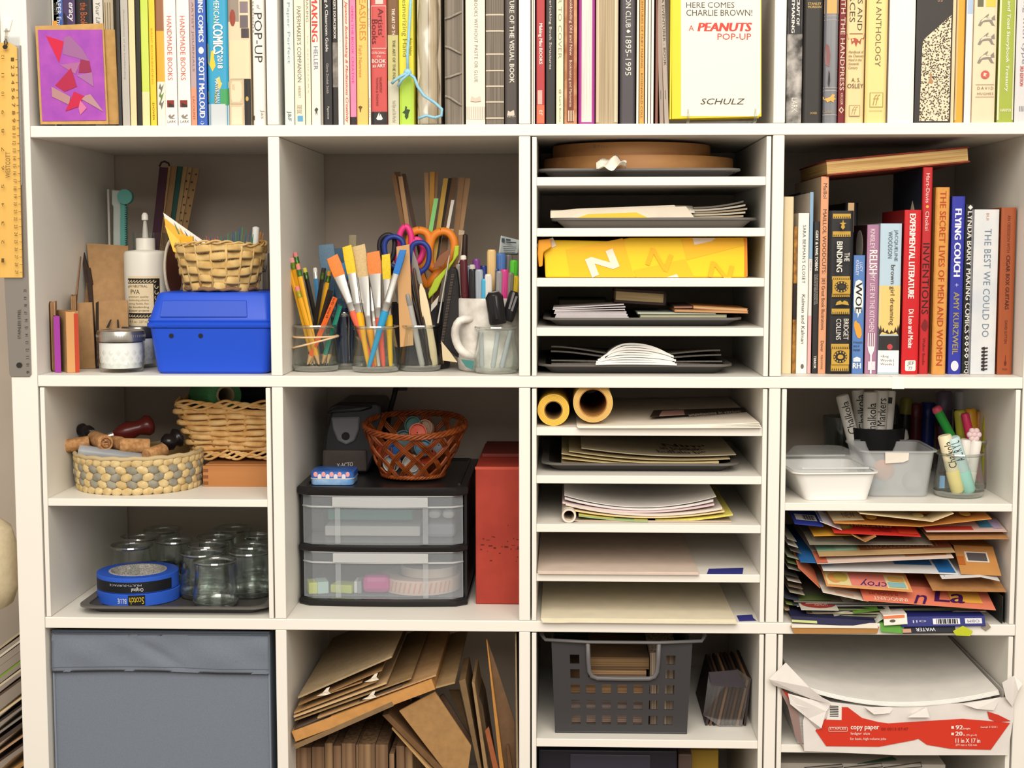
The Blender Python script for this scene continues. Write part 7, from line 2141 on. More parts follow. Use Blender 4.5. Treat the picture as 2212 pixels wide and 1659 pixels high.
for i in range(9):
 x = -w_ + .008 + i * (2 * w_ - .016) / 8
 obj('painted_spot', MB().lathe([(.0032, 0), (.0032, .0004)], 10, caps=(True, True), sy=1.2, M=Matrix.Translation((x, -.0005, ht_ * (.7 + .08 * (-1) ** i))) @ Matrix.Rotation(-PI / 2, 4, 'X')), mat(('f0a9a8', 'e9e4ea')[i % 2], .5), tin)
Ysh = Yd + .135
sh = thing('pencil_sharpener', 'black electric pencil sharpener at the back left on the drawer unit', 'pencil sharpener', (D_(470, 640, Ysh).x, Ysh, ZD))
sx = lambda x: D_(x, 400, Ysh).x - sh.location.x
sz = lambda y: D_(470, y, Ysh).z - ZD
SH = mat('35343a', .35)
hs = sz(175)
obj('housing', MB().slab([(sx(305), 0, .0004), (sx(600), 0, .0004), (sx(690), 0, hs * .45), (sx(694), 0, sz(200)), (sx(670), 0, hs), (sx(420), 0, hs), (sx(372), 0, sz(225)), (sx(330), 0, hs * .55)], .12, n=Vector((0, 1, 0))), mat('232227', .35), sh, bevel=.006)
obj('hood', MB().slab([(sx(340), -.008, sz(245)), (sx(560), -.008, sz(232)), (sx(640), -.002, sz(215)), (sx(640), -.002, sz(182)), (sx(420), -.002, sz(178)), (sx(372), -.006, sz(205))], .05, n=Vector((0, 1, 0))), mat('1f1e22', .3), sh, bevel=.004)
fp = [(sx(372), -.004, sz(268)), (sx(560), -.004, sz(262)), (sx(556), -.004, sz(350)), (sx(525), -.006, sz(420)), (sx(470), -.007, sz(447)), (sx(415), -.006, sz(420)), (sx(382), -.004, sz(345))]
obj('face_plate', MB().slab(fp, .008, n=Vector((0, 1, 0))), mat('6f6e74', .35), sh, bevel=.003)
obj('pencil_hole', MB().lathe([(.0062, 0), (.0062, .003)], 20, caps=(True, True), M=Matrix.Translation((sx(468), -.0078, sz(388))) @ Matrix.Rotation(-PI / 2, 4, 'X')), mat('08080a', .6), sh)
obj('shavings_drawer', MB().box((sx(318), -.006, .004), (sx(600), .05, sz(478))), mat('6a5f5a', .2, 'frost', amt=.55), sh, bevel=.003)
letters('X-ACTO', sh, Vector((D_(412, 606, Ysh).x, Ysh - .0066, ZD + .010)), Vector((D_(515, 606, Ysh).x - D_(412, 606, Ysh).x, 0, .0025)), Vector((0, 0, .0065)), mat('c9c4c0', .5), 'embossed_name', bold=.03)
cbm = MB().tube([D_(790, 60, Yd + .2), D_(775, 130, Yd + .2), D_(745, 240, Yd + .19), D_(735, 300, Yd + .18), D_(720, 420, Yd + .17)], .0042, 8)
solo('power_cable', cbm, mat('161518', .5), 'thick black power cable hanging behind the brown basket', 'cable', smooth=4)
solo('cable_clip', MB().box(D_(770, 100, Yd + .205), D_(860, 78, Yd + .215)), mat('161518', .5), 'black cable clip under the shelf above the brown basket', 'clip', bevel=.001)
# brown openwork basket of bottle caps
gk = G(DX(890), DY(722), ZD)
Yk2 = max(gk.y, Yd + .02)
rimY = Yk2 + .055
xL, xR = D_(580, 420, rimY).x, D_(1228, 380, rimY).x
bkt = thing('willow_basket', 'reddish brown openwork willow basket of bottle caps on the drawer unit', 'basket', (D_(890, 700, rimY).x, rimY + .012, ZD + .001))
RW = mat('9a4f22', .35, 'straw', '7a3616', 80, .1)
hR = D_(890, 400, rimY - .07).z - ZD
rtop, rbot = (xR - xL) / 2, .043
ox = (xL + xR) / 2 - bkt.location.x
def wall(a, f):
 r = rbot + (rtop - rbot) * f ** .75
 ry = .036 + .05 * f
 z = .003 + hR * f + (.018 * max(0, math.sin(a)) + .004 * math.cos(2 * a)) * f
 return Vector((ox * f + r * math.cos(a), ry * math.sin(a), z))
NS = 13
for d_ in (1, -1):
 for j in range(NS):
  mb = MB()
  a0 = 2 * PI * j / NS
  for q_ in range(3):
   pts = []
   for i in range(15):
    f = i / 14
    a = a0 + d_ * (1.05 * f) + (q_ - 1) * .055
    p = wall(a, f)
    s_ = .0016 * d_ * math.cos(f * 11 + j * PI)
    pts.append(p + Vector((math.cos(a), math.sin(a), 0)) * s_)
   mb.tube(pts, .00175, 5)
  obj('strand', mb, RW, bkt, smooth=4)
for f, nm in ((1.0, 'rim'), (.04, 'foot')):
 for q_ in range(4):
  pts = [wall(2 * PI * i / 90, f) + Vector((0, 0, .0028 * math.sin(13 * 2 * PI * i / 90 * .5 * 2 + q_ * PI / 2))) * (1.2 if nm == 'rim' else .8) + Vector((math.cos(2 * PI * i / 90), math.sin(2 * PI * i / 90), 0)) * .002 * math.cos(13 * 2 * PI * i / 90 + q_ * PI / 2) for i in range(91)]
  obj(nm, MB().tube(pts, .0021, 6, caps=False), RW, bkt, smooth=4)
obj('base', MB().lathe([(.001, .002), (rbot, .002), (rbot, .004), (.001, .004)], 30, sy=.8), RW, bkt)
caps_ = [(922, 370, 0, 'e0532a', 'orange bottle cap with its hollow side facing out near the top of the willow basket', .0), (985, 345, .03, 'c9a58c', 'tan cap at the top back of the willow basket', 0), (905, 325, .035, '3f6f6a', 'teal cap at the top back of the willow basket', 0), (770, 560, -.02, 'e6e4de', 'white cap seen low through the left gap of the willow weave', 0), (890, 560, -.024, 'eae8e4', 'white cap seen through the middle gap of the willow weave', 0),
         (800, 500, -.015, '3a6fb8', 'blue cap seen through the upper left gap of the willow weave', 0), (960, 480, -.02, '4a7f9a', 'steel blue cap in the upper right gap of the willow weave', 0), (1000, 530, -.02, 'cf4f2c', 'red orange cap in the right gap of the willow weave', 0), (720, 500, -.005, 'c9502e', 'red cap near the left rim inside the willow basket', 0), (925, 600, -.02, 'd9e2e8', 'pale cap low at the right in the willow basket', 0), (840, 420, .0, '5a6f72', 'grey green cap under the orange one in the willow basket', 0), (1060, 450, .0, '8a8f9c', 'grey cap near the right rim in the willow basket', 0), (830, 610, -.015, '1f2226', 'black cap at the bottom of the willow basket', 0)]
for (x, y, yo, c_, lab, _) in caps_:
 c = D_(x, y, bkt.location.y + yo)
 t = thing('bottle_cap', lab, 'bottle cap', c, (math.radians(62 + (x * 7) % 40), 0, math.radians((x * 13) % 50 - 25)), group=None)
 r = .0135
 obj('cap_shell', MB().lathe([(.001, .0), (r * .93, 0), (r, -.002), (r, -.010), (r * .9, -.010), (r * .9, -.003), (.001, -.002)], 24, M=Matrix.Rotation(PI, 4, 'X')), mat(c_, .4), t, smooth=.6)
# red box
gr = G(DX(1430), DY(1467), Z3m)
rb = thing('red_box', 'tall weathered red box standing at the right of the drawer unit', 'box', (D_(1430, 1467, gr.y).x, gr.y, Z3m))
x0 = D_(1297, 1460, gr.y).x - rb.location.x
x1 = BX[1] + W - .0012 - rb.location.x
hr = D_(1297, 588, gr.y).z - Z3m
RED = mat('b5402f', .55, 'worn', 'a03427', 14, .08)
obj('box_body', MB().box((x0, 0, 0), (x1, .27, hr)), RED, rb, bevel=.0015)
obj('lid_step', MB().box((x0 + .004, .10, hr), (x1, .25, hr + .006)), mat('7c2a20', .6), rb, bevel=.001)
obj('top_edge', MB().box((x0 - .0004, -.0004, hr - .004), (x1, .0004, hr + .0002)), mat('c4513d', .5), rb)
rnd = random.Random(5)
for i in range(26):
 x = x0 + (x1 - x0) * rnd.uniform(.1, .98)
 z = hr * rnd.gauss(.42, .06)
 w_, h_ = rnd.uniform(.001, .006), rnd.uniform(.0004, .002)
 obj('scuff_mark', MB().box((x, -.0004, z), (min(x + w_, x1), .0002, z + h_)), mat('5a2018', .8), rb)
# ------------------------------------------------------------------ third row, fourth bay
EX = lambda x: 1660 + x / 2.962
EY = lambda y: 810 + y / 2.962
E_ = lambda x, y, Y=0.0: P(EX(x), EY(y), Y)
ZE = P(1750, 1086.5, .003).z
insert('white shelf insert with one slat between the plastic tubs and the carton pile', 3, Z3, Z2 - 0.016, [ZE], .011)
ZEm = ZE + .0003
xl3 = BX[3] + .0022 + LT + .0004
def tub(name, label, x0, x1, xb0, xb1, yt, yb, dep, m, rot=0.0, lip=.004, Yf=None):
 g = G(EX((xb0 + xb1) / 2), EY(yb), ZE)
 Y = max(.012, g.y) if Yf is None else Yf
 a, b, c, d = [E_(x, yb, Y).x for x in (x0, x1, xb0, xb1)]
 h = E_(x0, yt, Y).z - ZE
 cx = (a + b) / 2
 t = thing(name, label, 'plastic tub', (cx, Y, ZEm), (0, 0, rot))
 q = (c + d) / 2 - cx
 wt, wb = (b - a) / 2, (d - c) / 2
 i = .012
 mb = MB().loft(rrings([(q - wb, i, q + wb, dep - i, .012, 0), (q - wb - .001, i - .001, q + wb + .001, dep - i, .014, .003), (-wt + lip, lip, wt - lip, dep - lip, .014, h - .002), (-wt + lip + .0012, lip + .0012, wt - lip - .0012, dep - lip - .0012, .013, h - .002), (q - wb + .001, i + .001, q + wb - .001, dep - i - .001, .012, .0015)]), caps=(True, True))
 obj('tub_body', mb, m, t, smooth=.7)
 obj('rim', MB().loft(rrings([(-wt + lip, lip, wt - lip, dep - lip, .014, h - .003), (-wt, 0, wt, dep, .017, h - .0022), (-wt, 0, wt, dep, .017, h), (-wt + lip + .001, lip + .001, wt - lip - .001, dep - lip - .001, .013, h)]), caps=(False, False)), m, t, smooth=.6)
 return t, wt, h
t, wt, h = tub('food_tub', 'white plastic food tub with a clear domed lid at the left of the marker shelf', 108, 672, 205, 612, 625, 815, .155, mat('fbfaf6', .35), .07)
t.location.x = max(t.location.x, xl3 + wt + .012)
LID = mat('eef0ef', .08, 'frost', amt=.2)
obj('lid', MB().loft(rrings([(-wt + .001, .001, wt - .001, .154, .017, h + .0004), (-wt + .001, .001, wt - .001, .154, .017, h + .003), (-wt + .012, .012, wt - .012, .143, .016, h + .004), (-wt + .024, .024, wt - .024, .131, .02, h + .022), (-wt + .032, .032, wt - .032, .123, .02, h + .023)]), caps=(False, True)), LID, t, smooth=.5)
for y in (.012, .143):
 obj('lid_ridge', MB().tube([(-wt + .014, y, h + .0045), (wt - .014, y, h + .0045)], .0016, 6), mat('f6f7f6', .1, 'frost', amt=.5), t)
FR2 = mat('eceeee', .2, 'frost', amt=.34)
t, wt, h = tub('clear_tub', 'frosted clear plastic tub with a masking tape patch on its front', 583, 1090, 645, 1035, 488, 790, .13, FR2, .0)
a = E_(748, 490, t.location.y).x - t.location.x
obj('tape_patch', MB().slab([(a, .0012, h - .001), (a + .034, .0016, h - .002), (a + .0335, .0022, h - .013), (a + .026, .0032, h - .0165), (a + .001, .0038, h - .0182)], .0006, n=Vector((0, -1, -.12))), mat('f1e9dc', .7), t)
for (x, y, yo, r, c_, lab) in ((735, 610, .05, .016, 'e88a52', 'orange ball inside the frosted tub'), (920, 690, .05, .015, '9aa3a0', 'grey lump inside the frosted tub'), (700, 740, .055, .012, '7fa6b8', 'bluish lump low in the frosted tub')):
 c = E_(x, y, t.location.y + yo)
 c.z = max(c.z, ZEm + .002 + r)
 solo('ball', MB().sphere(c, r, 12), mat(c_, .6), lab, 'ball', smooth=4)
# front jar of chalk pens (jar_at builds the same small jar)
gj = G(EX(1215), EY(798), ZE)
rj = (E_(1385, 495, gj.y + .03).x - E_(1075, 495, gj.y + .03).x) / 2
JC = jar_at('glass jar of pastel chalk pens standing tips down at the right of the frosted tub', E_(1226, 600, gj.y + .03).x, gj.y + rj, ZEm, rj, E_(1226, 495, gj.y + .03).z - ZE)
JH = jar_at('glass jar of highlighters behind the pastel chalk pens', E_(1330, 600, .16).x, .165, ZEm, rj * .98, .072)
def chalk(label, foot, head, r, body, cap, tipc=None, writing=None, grp=None, z0=None):
 t, L = axis_thing('chalk_pen', label, 'marker', foot, head, grp)
 obj('barrel', rod([(r * .9, L * .38), (r, L * .4), (r, L - .002), (r * .85, L)], 18), mat(body, .4), t, smooth=.7)
 obj('cap', rod([(r * .75, 0), (r * .98, .004), (r * 1.04, L * .38), (r * .9, L * .385)], 18), mat(cap, .4), t, smooth=.7)
 if writing:
  R = r + .0004
  def bend(x, y, z):
   an = y / R
   return (R * math.sin(an), -R * math.cos(an), z)
  k = writing[1]
  ob = letters(writing[0], None, (0, r * .62 * k, L * writing[2]), (0, 0, (writing[3] - writing[2]) * L), (0, -r * 1.24 * k, 0), mat('1d1c1c', .6), 'writing', bend=bend, sub=True)
  ob.parent = t
 return t
cj = JC.location
fz = ZEm + .0062
chalk('cream chalk pen with handwritten word leaning in the front jar', Vector((cj.x - .004, cj.y - .012, fz)), E_(1125, 385, cj.y - .012), .0098, 'f3e6c2', 'f6e29a', writing=('Chalkola', 1, .45, .9))
chalk('pale aqua chalk pen leaning in the front jar', Vector((cj.x + .013, cj.y - .008, fz)), E_(1175, 400, cj.y - .014), .0105, 'c9e3e4', 'a9e2d8', writing=('A C R Y L', 1, .6, .95))
chalk('white chalk pen standing in the front jar', Vector((cj.x + .006, cj.y + .012, fz)), E_(1262, 412, cj.y + .004), .0078, 'f4efe8', 'f1ece6')
chalk('second white chalk pen at the right of the front jar', Vector((cj.x + .016, cj.y + .008, fz)), E_(1332, 420, cj.y), .0076, 'f6f0ea', 'f3ede6')
fl = MB()
c = E_(1316, 382, cj.y + .002)
for i in range(6):
 a = 2 * PI * i / 6
 fl.sphere(c + Vector((.0062 * math.cos(a), 0, .0062 * math.sin(a))), .0046, 8)
fl.sphere(c, .005, 8)
fw = thing('flower_pen', 'pink flower topped pen in the front jar', 'pen', Vector((cj.x + .012, cj.y + .002, fz)))
obj('flower_top', local(fw, fl), mat('f0d3d6', .5), fw, smooth=4)
obj('barrel', local(fw, MB().tube([Vector((cj.x + .012, cj.y + .002, fz)), c], .0036, 10)), mat('f3e9e6', .4), fw, smooth=.8)
obj('blue_label', MB().box((-.030, -.0085, .012), (-.0225, -.008, .03)), mat('7fa9d6', .5), JC)
ch = JH.location
for (x, y, xo, yo, r, b_, c_, lab) in ((1432, 175, .012, -.01, .0105, 'c9d02a', 'd6dc34', 'fat yellow-lime highlighter leaning right, tallest in the highlighter jar'), (1222, 225, -.01, .008, .0085, 'b7b33c', 'c9c044', 'dull yellow highlighter in the highlighter jar'), (1290, 215, .0, .014, .0092, 'e0a02c', 'eeb034', 'orange yellow highlighter in the highlighter jar'),
                                   (1345, 230, .008, .018, .0075, 'b8792a', 'c98a2e', 'ochre highlighter at the back of the highlighter jar'), (1256, 245, .004, -.016, .0062, 'c92a54', 'e6366a', 'pink red felt pen in front in the highlighter jar'), (1070, 205, -.002, -.012, .0072, '2fa544', 'ee5a78', 'green marker with a pink end leaning left in the highlighter jar')):
 t = pen(lab, Vector((ch.x + xo, ch.y + yo, ZEm + .0062)), E_(x, y, ch.y + yo), b_, c_, r=r, capl=.06 if 'green' in lab else .35, clip=False, cat='marker', name='highlighter')
# dark markers at the back in a black cup
CUP = thing('marker_cup', 'black cup holding the white chalk markers behind the frosted tub', 'cup', (E_(690, 500, .2).x, .205, ZEm))
obj('wall', MB().lathe([(.001, 0), (.036, 0), (.044, .085), (.042, .085), (.034, .004), (.001, .004)], 36), mat('1a191b', .35), CUP, smooth=.8)
cu = CUP.location
for (x, y, xo, yo, r, lab, wr) in ((470, 130, -.02, -.01, .0098, 'white chalk marker leaning far left in the black cup', ('Chalkola', -1, .55, .93)), (572, 96, -.01, .014, .0098, 'white chalk marker behind the left two in the black cup', ('Chalkola', -1, .55, .95)), (655, 108, -.012, -.014, .0112, 'white chalk marker in the middle of the black cup', ('Chalkola', -1, .5, .88)),
                               (722, 100, .0, -.008, .0112, 'white chalk marker reading chalk markers in the black cup', ('chalk Markers', -1, .38, .92)), (775, 100, .012, .004, .0098, 'white chalk marker with small print at the right of the black cup', None)):
 p1 = E_(x, y, cu.y + yo)
 p1.z = min(p1.z, Z2 - .019)
 t, L = axis_thing('chalk_marker', lab, 'marker', Vector((cu.x + xo, cu.y + yo, ZEm + .0045)), p1)
 obj('barrel', rod([(r * .9, 0), (r, .004), (r, L - .002), (r * .85, L)], 18), mat('f3efe8', .4), t, smooth=.7)
 R = r + .0004
 if wr:
  def bend(xx, yy, zz, R=R):
   return (R * math.sin(yy / R), -R * math.cos(yy / R), zz)
  letters(wr[0], None, (0, r * .62, L * wr[2]), (0, 0, (wr[3] - wr[2]) * L), (0, -r * 1.24, 0), mat('1d1c1c', .6), 'writing', bend=bend, bold=.02, sub=True).parent = t
 else:
  obj('printed_square', MB().box((-.003, -R - .0001, L * .86), (.003, -R + .0005, L * .93)), mat('2a2929', .6), t)
cup2 = MB().lathe([(.001, 0), (.026, 0), (.030, .09), (.0285, .09), (.0245, .004), (.001, .004)], 32)
o = obj('clear_cup', cup2, mat('dfe3e2', .05, 'glass', amt=.3), loc=(E_(465, 420, .30).x, .30, ZEm), label='clear plastic cup behind the lidded white tub', cat='cup', smooth=.8)
for k, (x, y, xb, r, b_, c_, lab) in enumerate(((790, 190, 815, .0105, '1d1c20', '26252a', 'black marker right of the white chalk markers'), (885, 145, 840, .0095, '1f1e22', '7f7a2c', 'black marker with an olive tip behind the frosted tub'), (905, 300, 960, .0105, '1c1b1e', 'b9b6b4', 'black marker with grey label leaning left behind the frosted tub'),
                                             (850, 350, 900, .009, '232226', 'dcd9d4', 'black marker with white band low behind the frosted tub'), (945, 180, 930, .0105, '45161c', '5a1a22', 'dark red marker behind the frosted tub'), (1025, 175, 1000, .0125, '1f2a66', '26307a', 'dark blue marker behind the frosted tub'),
                                             (1128, 105, 1120, .0125, '54465a', '6a5c70', 'purple grey marker at the back right of the shelf'), (1238, 105, 1225, .0125, '222026', 'd9d5d6', 'black marker with a white end at the back right, left one'), (1328, 108, 1310, .0115, '1f1e24', 'd3cfd0', 'black marker with a white end at the back right, right one'), (1100, 240, 1110, .008, '5a1c2a', '2a2528', 'dark maroon marker behind the green one'))):
 Yk = .265 + .02 * (k % 3)
 p1 = E_(x, y, Yk)
 p1.z = min(p1.z, Z2 - .020)
 p0 = E_(xb, 700, Yk)
 p0.z = ZEm + .0035
 pen(lab, p0, p1, b_, c_, r=r, capl=.22, clip=False, cat='marker', name='marker')
# ---- pile of flattened cartons
CG = 'flattened cartons stacked in the lower right cubby'
_zl = [None]
def carton(label, pts, up, Y0, col, dep=.24, th=.0009, grp=None, slope=.05, prints=(), dx=0.0, m=None):
 """a flattened carton: pts, its front lower edge in the picture; up, how far its sloping front face reaches above it (enlarged px)"""
 q = [E_(x, y, Y0) for x, y in pts]
 dz = up / 2.962 * SX(Y0) - .0
 t_ = slope
 drop = .10 * t_                       # what the tilt of view already shows of a level face
 dz = max(dz - drop, .0004)
 rows = [q, [p + Vector((dx * .3, t_, dz)) for p in q], [p + Vector((dx, dep, dz + .004)) for p in q]]
 lim = ZE - .0118
 for r_ in rows:
  for p in r_:
   p.z = min(p.z if p.y < -.0005 else max(p.z, Z3 + .001), lim)
   p.x = min(max(p.x, xl3), BX[3] + W - .0105)
 k = len(q)
 vs = [p for r_ in rows for p in r_]
 vs += [p - Vector((0, 0, th)) for p in vs]
 n = 3 * k
 fs = []
 for j in range(2):
  for i in range(k - 1):
   a = j * k + i
   fs += [(a, a + 1, a + k + 1, a + k), (n + a, n + a + k, n + a + k + 1, n + a + 1)]
 for i in range(k - 1):
  fs += [(i, n + i, n + i + 1, i + 1), (2 * k + i, 2 * k + i + 1, n + 2 * k + i + 1, n + 2 * k + i)]
 for j in range(2):
  fs += [(j * k, (j + 1) * k, n + (j + 1) * k, n + j * k), (j * k + k - 1, n + j * k + k - 1, n + (j + 1) * k + k - 1, (j + 1) * k + k - 1)]
 o = solo('flattened_carton', MB().add(vs, fs), m or mat(col, .6, 'print', None, 30, .04), label, 'carton', grp or CG)
 e = .0004
 nrm = (q[-1] - q[0]).cross(Vector((0, t_, dz))).normalized()
 if nrm.z < 0:
  nrm = -nrm
 L0, U = q[0], q[-1] - q[0]
 V = Vector((dx * .3, t_, dz))
 for pr in prints:
  kind, u0, v0, u1, v1, c_ = pr[:6]
  e += .00012
  o0 = L0 + U * u0 + V * v0 + nrm * e
  uu, vv = U * (u1 - u0), V * (v1 - v0)
  if kind == 'r':
   mb = MB().add([o0, o0 + uu, o0 + uu + vv, o0 + vv], [(0, 1, 2, 3)])
   mb.v = [tuple(Vector(p) - o.location) for p in mb.v]
   obj('printed_patch', mb, mat(c_, .5), o)
  elif kind == 'o':
   mb = MB().add([o0 + uu * (.5 + .5 * math.cos(a)) + vv * (.5 + .5 * math.sin(a)) for a in [2 * PI * i / 16 for i in range(16)]], [tuple(range(16))])
   mb.v = [tuple(Vector(p) - o.location) for p in mb.v]
   obj('printed_patch', mb, mat(c_, .5), o)
  elif kind == 'b':
   for i in range(14):
    a_ = o0 + uu * (i / 14)
    mb = MB().add([a_, a_ + uu * (.03 + .02 * (i % 3)), a_ + uu * (.03 + .02 * (i % 3)) + vv, a_ + vv], [(0, 1, 2, 3)])
    mb.v = [tuple(Vector(p) - o.location) for p in mb.v]
    obj('barcode_bar', mb, mat('222222', .6), o)
  else:
   letters(kind[1:], o, *((o0, uu, vv) if kind[0] == 't' else (o0 + uu + vv, -uu, -vv)), mat(c_, .5), 'print', **(pr[6] if len(pr) > 6 else {}))
 return o
PK = card('c08a56')
carton('plain cream carton flap pointing down at the very top of the carton pile', [(585, 884), (1050, 936), (1185, 884)], 8, .004, 'f3dcb0', dep=.2)
carton('orange carton with golden popcorn picture near the top of the pile', [(420, 945), (970, 968), (1428, 918)], 62, .012, 'e09a4c', slope=.07, prints=[('r', .0, .1, .2, .95, 'f0dcb4'), ('tNEW', .08, .3, .16, .7, '8a5a3a')] + [('o', .22 + .05 * i, .12 + .25 * ((i * 7) % 3), .29 + .05 * i, .5 + .22 * ((i * 7) % 3), ('f3c66a', 'e8b04e', 'f7dc9a', 'c97a34')[i % 4]) for i in range(15)])
carton('navy blue carton with a white barcode label at the top left of the pile', [(168, 950), (352, 968)], 58, .02, '2b3a9c', slope=.05, prints=[('r', .12, .35, .86, .85, 'f2f0ee'), ('b', .38, .4, .8, .8, '')])
carton('white carton corner with a blue edge left of the popcorn one', [(330, 935), (470, 990)], 60, .022, 'e9e2e6', slope=.05, prints=[('r', 0, 0, .12, 1, '5a74b8')])
carton('bright red carton with yellow-green oval badge and upside-down lettering', [(420, 1008), (975, 1032)], 62, .016, 'd8352a', slope=.05, prints=[('o', .03, .3, .26, .85, '7fa83c'), ('o', .06, .4, .23, .75, 'e6d46a'), ('fGRANDEROLLER', .14, .55, .72, .9, 'f0e4d0', {'bold': .05}), ('fSPICY', .45, .2, .68, .5, 'a81f1c', {'bold': .05}), ('r', .76, .1, .98, .8, 'e24a30')])
carton('pink white carton with rainbow corner at the upper right of the pile', [(1010, 1002), (1530, 1000)], 60, .018, 'f0d0c4', slope=.05, prints=[('r', .0, .1, .6, .4, 'd8483c'), ('r', .7, .3, .86, .95, '4fa0c8'), ('r', .86, .2, .97, .9, 'c9b8dc')])
carton('plain brown carton sticking out at the right below the rainbow one', [(1030, 1052), (1558, 1046)], 46, .008, 'c9965c', slope=.05, m=PK)
carton('mustard yellow carton edge at the upper left of the pile', [(290, 1028), (560, 1022)], 48, .026, 'e2a437', slope=.05)
carton('small kraft carton corner hanging below the red one', [(540, 1025), (620, 1066), (690, 1030)], 10, .006, 'cf9f66', dep=.18, m=PK)
carton('grey green carton with pale print below the red one', [(262, 1082), (1050, 1084)], 62, .028, '9a9483', slope=.06, prints=[('r', .05, .3, .3, .7, 'c3bda9'), ('r', .5, .2, .8, .6, '6d6a60')])
carton('kraft carton with a mint green label panel', [(325, 1158), (1195, 1132)], 66, .018, 'c9a878', slope=.055, prints=[('r', .0, .3, .3, .95, '9cc3a6'), ('r', .14, .35, .28, .9, 'b6d3ba'), ('r', .32, .3, 1, .98, '9c5a3c'), ('fLEMON PEPPERCORN', .38, .4, .9, .8, 'dcb08a')])
carton('salmon and white carton with tiny food photographs', [(312, 1206), (1186, 1168)], 62, .012, 'ecd6c8', slope=.05, prints=[('r', .0, .0, .08, .9, 'd9785c'), ('r', .66, .2, .96, .8, 'c58a60'), ('r', .7, .35, .74, .7, '4f7a6a'), ('r', .78, .35, .82, .7, '3a3a3a'), ('r', .86, .35, .9, .7, '5a8a6a')])
carton('white carton with bright blue panels in the middle of the pile', [(350, 1248), (1215, 1272)], 66, .014, 'e9e9ea', slope=.05, prints=[('r', .56, .55, .84, .98, '2f6fae'), ('r', .86, .05, .985, .98, '2f74b8')])
carton('blue carton edge at the left below the salmon one', [(205, 1195), (420, 1205)], 50, .02, '2f6fb0', slope=.05)
carton('tan box panel with a dark barcode square at the right of the pile', [(1232, 1270), (1490, 1282)], 165, .010, 'c98f50', slope=.045, prints=[('r', .22, .42, .8, .78, 'e6dccf'), ('r', .27, .46, .76, .74, '5a5658'), ('r', .0, .3, .18, .6, 'b5652f')])
carton('white box end with recycling mark under the tan panel', [(1110, 1302), (1360, 1290), (1480, 1316)], 28, .004, 'e6e2e0', slope=.02, prints=[('r', .06, .3, .4, .6, '7f95c0'), ('r', .76, .25, .9, .8, 'a9a7a8')])
carton('peach carton with a fruit drink picture panel in the middle', [(372, 1348), (924, 1386)], 82, .004, 'f0a868', slope=.045, prints=[('r', .02, .08, .96, .92, 'e8d9a0'), ('r', .30, .1, .72, .9, 'e88a7c'), ('o', .04, .2, .2, .8, 'dca05a'), ('o', .12, .3, .28, .9, 'c9b45c'), ('fcroy', .4, .15, .72, .55, '4a2f6a', {'shear': .3}), ('r', .74, .15, .94, .45, '8fc0c4'), ('r', .76, .5, .94, .8, 'e0b060')])
carton('plain brown carton to the right of the fruit drink panel', [(1050, 1376), (1522, 1386)], 78, .006, 'c08c58', slope=.05, m=PK)
carton('long salmon carton with purple script running upside down', [(610, 1440), (1455, 1502)], 90, .002, 'f0886a', slope=.045, prints=[('fINNOCENT', .08, .06, .34, .26, 'f6dcc8', {'bold': .02}), ('f0-SODIUM', .06, .34, .28, .5, 'b0442f'), ('fSWEETENER', .04, .6, .36, .78, 'b0442f'), ('r', .68, .25, .92, .9, 'f0b44c'), ('tLa', .55, .2, .78, .95, '4a1f5c', {'shear': .3, 'bold': .02}), ('tn', .38, .0, .5, .5, '4a1f5c', {'shear': .5})])
carton('salmon carton flank showing at the left of the pile', [(190, 1230), (330, 1362)], 90, .016, 'e0805c', slope=.05)
carton('creamy white carton strip below the peach one', [(348, 1388), (640, 1448)], 32, .006, 'efe6d6', slope=.03, prints=[('r', .3, .2, .7, .5, 'e0b8a0')])
rn = random.Random(11)
PAL = ['8b8474', 'c9c3b4', '5d5a50', '9fa58a', '6b7f4a', 'a8a296', '3f3d3a', 'd9d2c4', '7a6a58', 'b9ad9a', '45485a', '8fa05a', 'cbb28a', '57504a']
for i in range(15):
 y = 1030 + i * 38
 x0 = 100 + rn.uniform(0, 45)
 carton('flattened carton edge showing at the left side of the pile', [(x0, y + 14), (x0 + 60 + i * 4, y + 34)], 36, .035, PAL[i % 14], slope=.06, grp='carton edges at the left of the pile')
for i in range(22):
 y = 1420 + i * 9.4
 x0 = 100 + rn.uniform(0, 120)
 x1 = 1150 + rn.uniform(0, 240)
 c_ = PAL[(i * 5) % 14]
 carton('thin flattened carton in the tight lower part of the pile', [(x0 + 60, y + 30), ((x0 + x1) / 2, y + 30 + rn.uniform(-4, 10)), (x1, y + 26)], 20, .03 - .0009 * i, c_, slope=.05, grp='tightly packed lower cartons', prints=[('r', .1 * (i % 5), .1, .1 * (i % 5) + .2, .9, PAL[(i * 3 + 4) % 14])])
carton('grey carton with a red oval print in the lower pile', [(210, 1500), (450, 1504)], 40, .008, 'cfcabb', slope=.04, prints=[('o', .05, .15, .98, .95, '9c3430'), ('fHONEY', .4, .35, .75, .7, 'd9a89c')])
carton('green and white carton lying across the lower middle', [(430, 1565), (690, 1612), (790, 1525)], 50, .004, 'd9ddd0', slope=.04, prints=[('r', .35, .3, .8, .9, '6a9c3c'), ('r', .1, .5, .3, .7, 'e9ece4')])
carton('white carton with orange band and round badge in the lower middle', [(740, 1600), (890, 1590)], 60, -.008, 'ece6dc', slope=.007, prints=[('r', .0, .6, .9, .9, 'd9703a'), ('o', .25, .2, .5, .5, '4a3a34')])
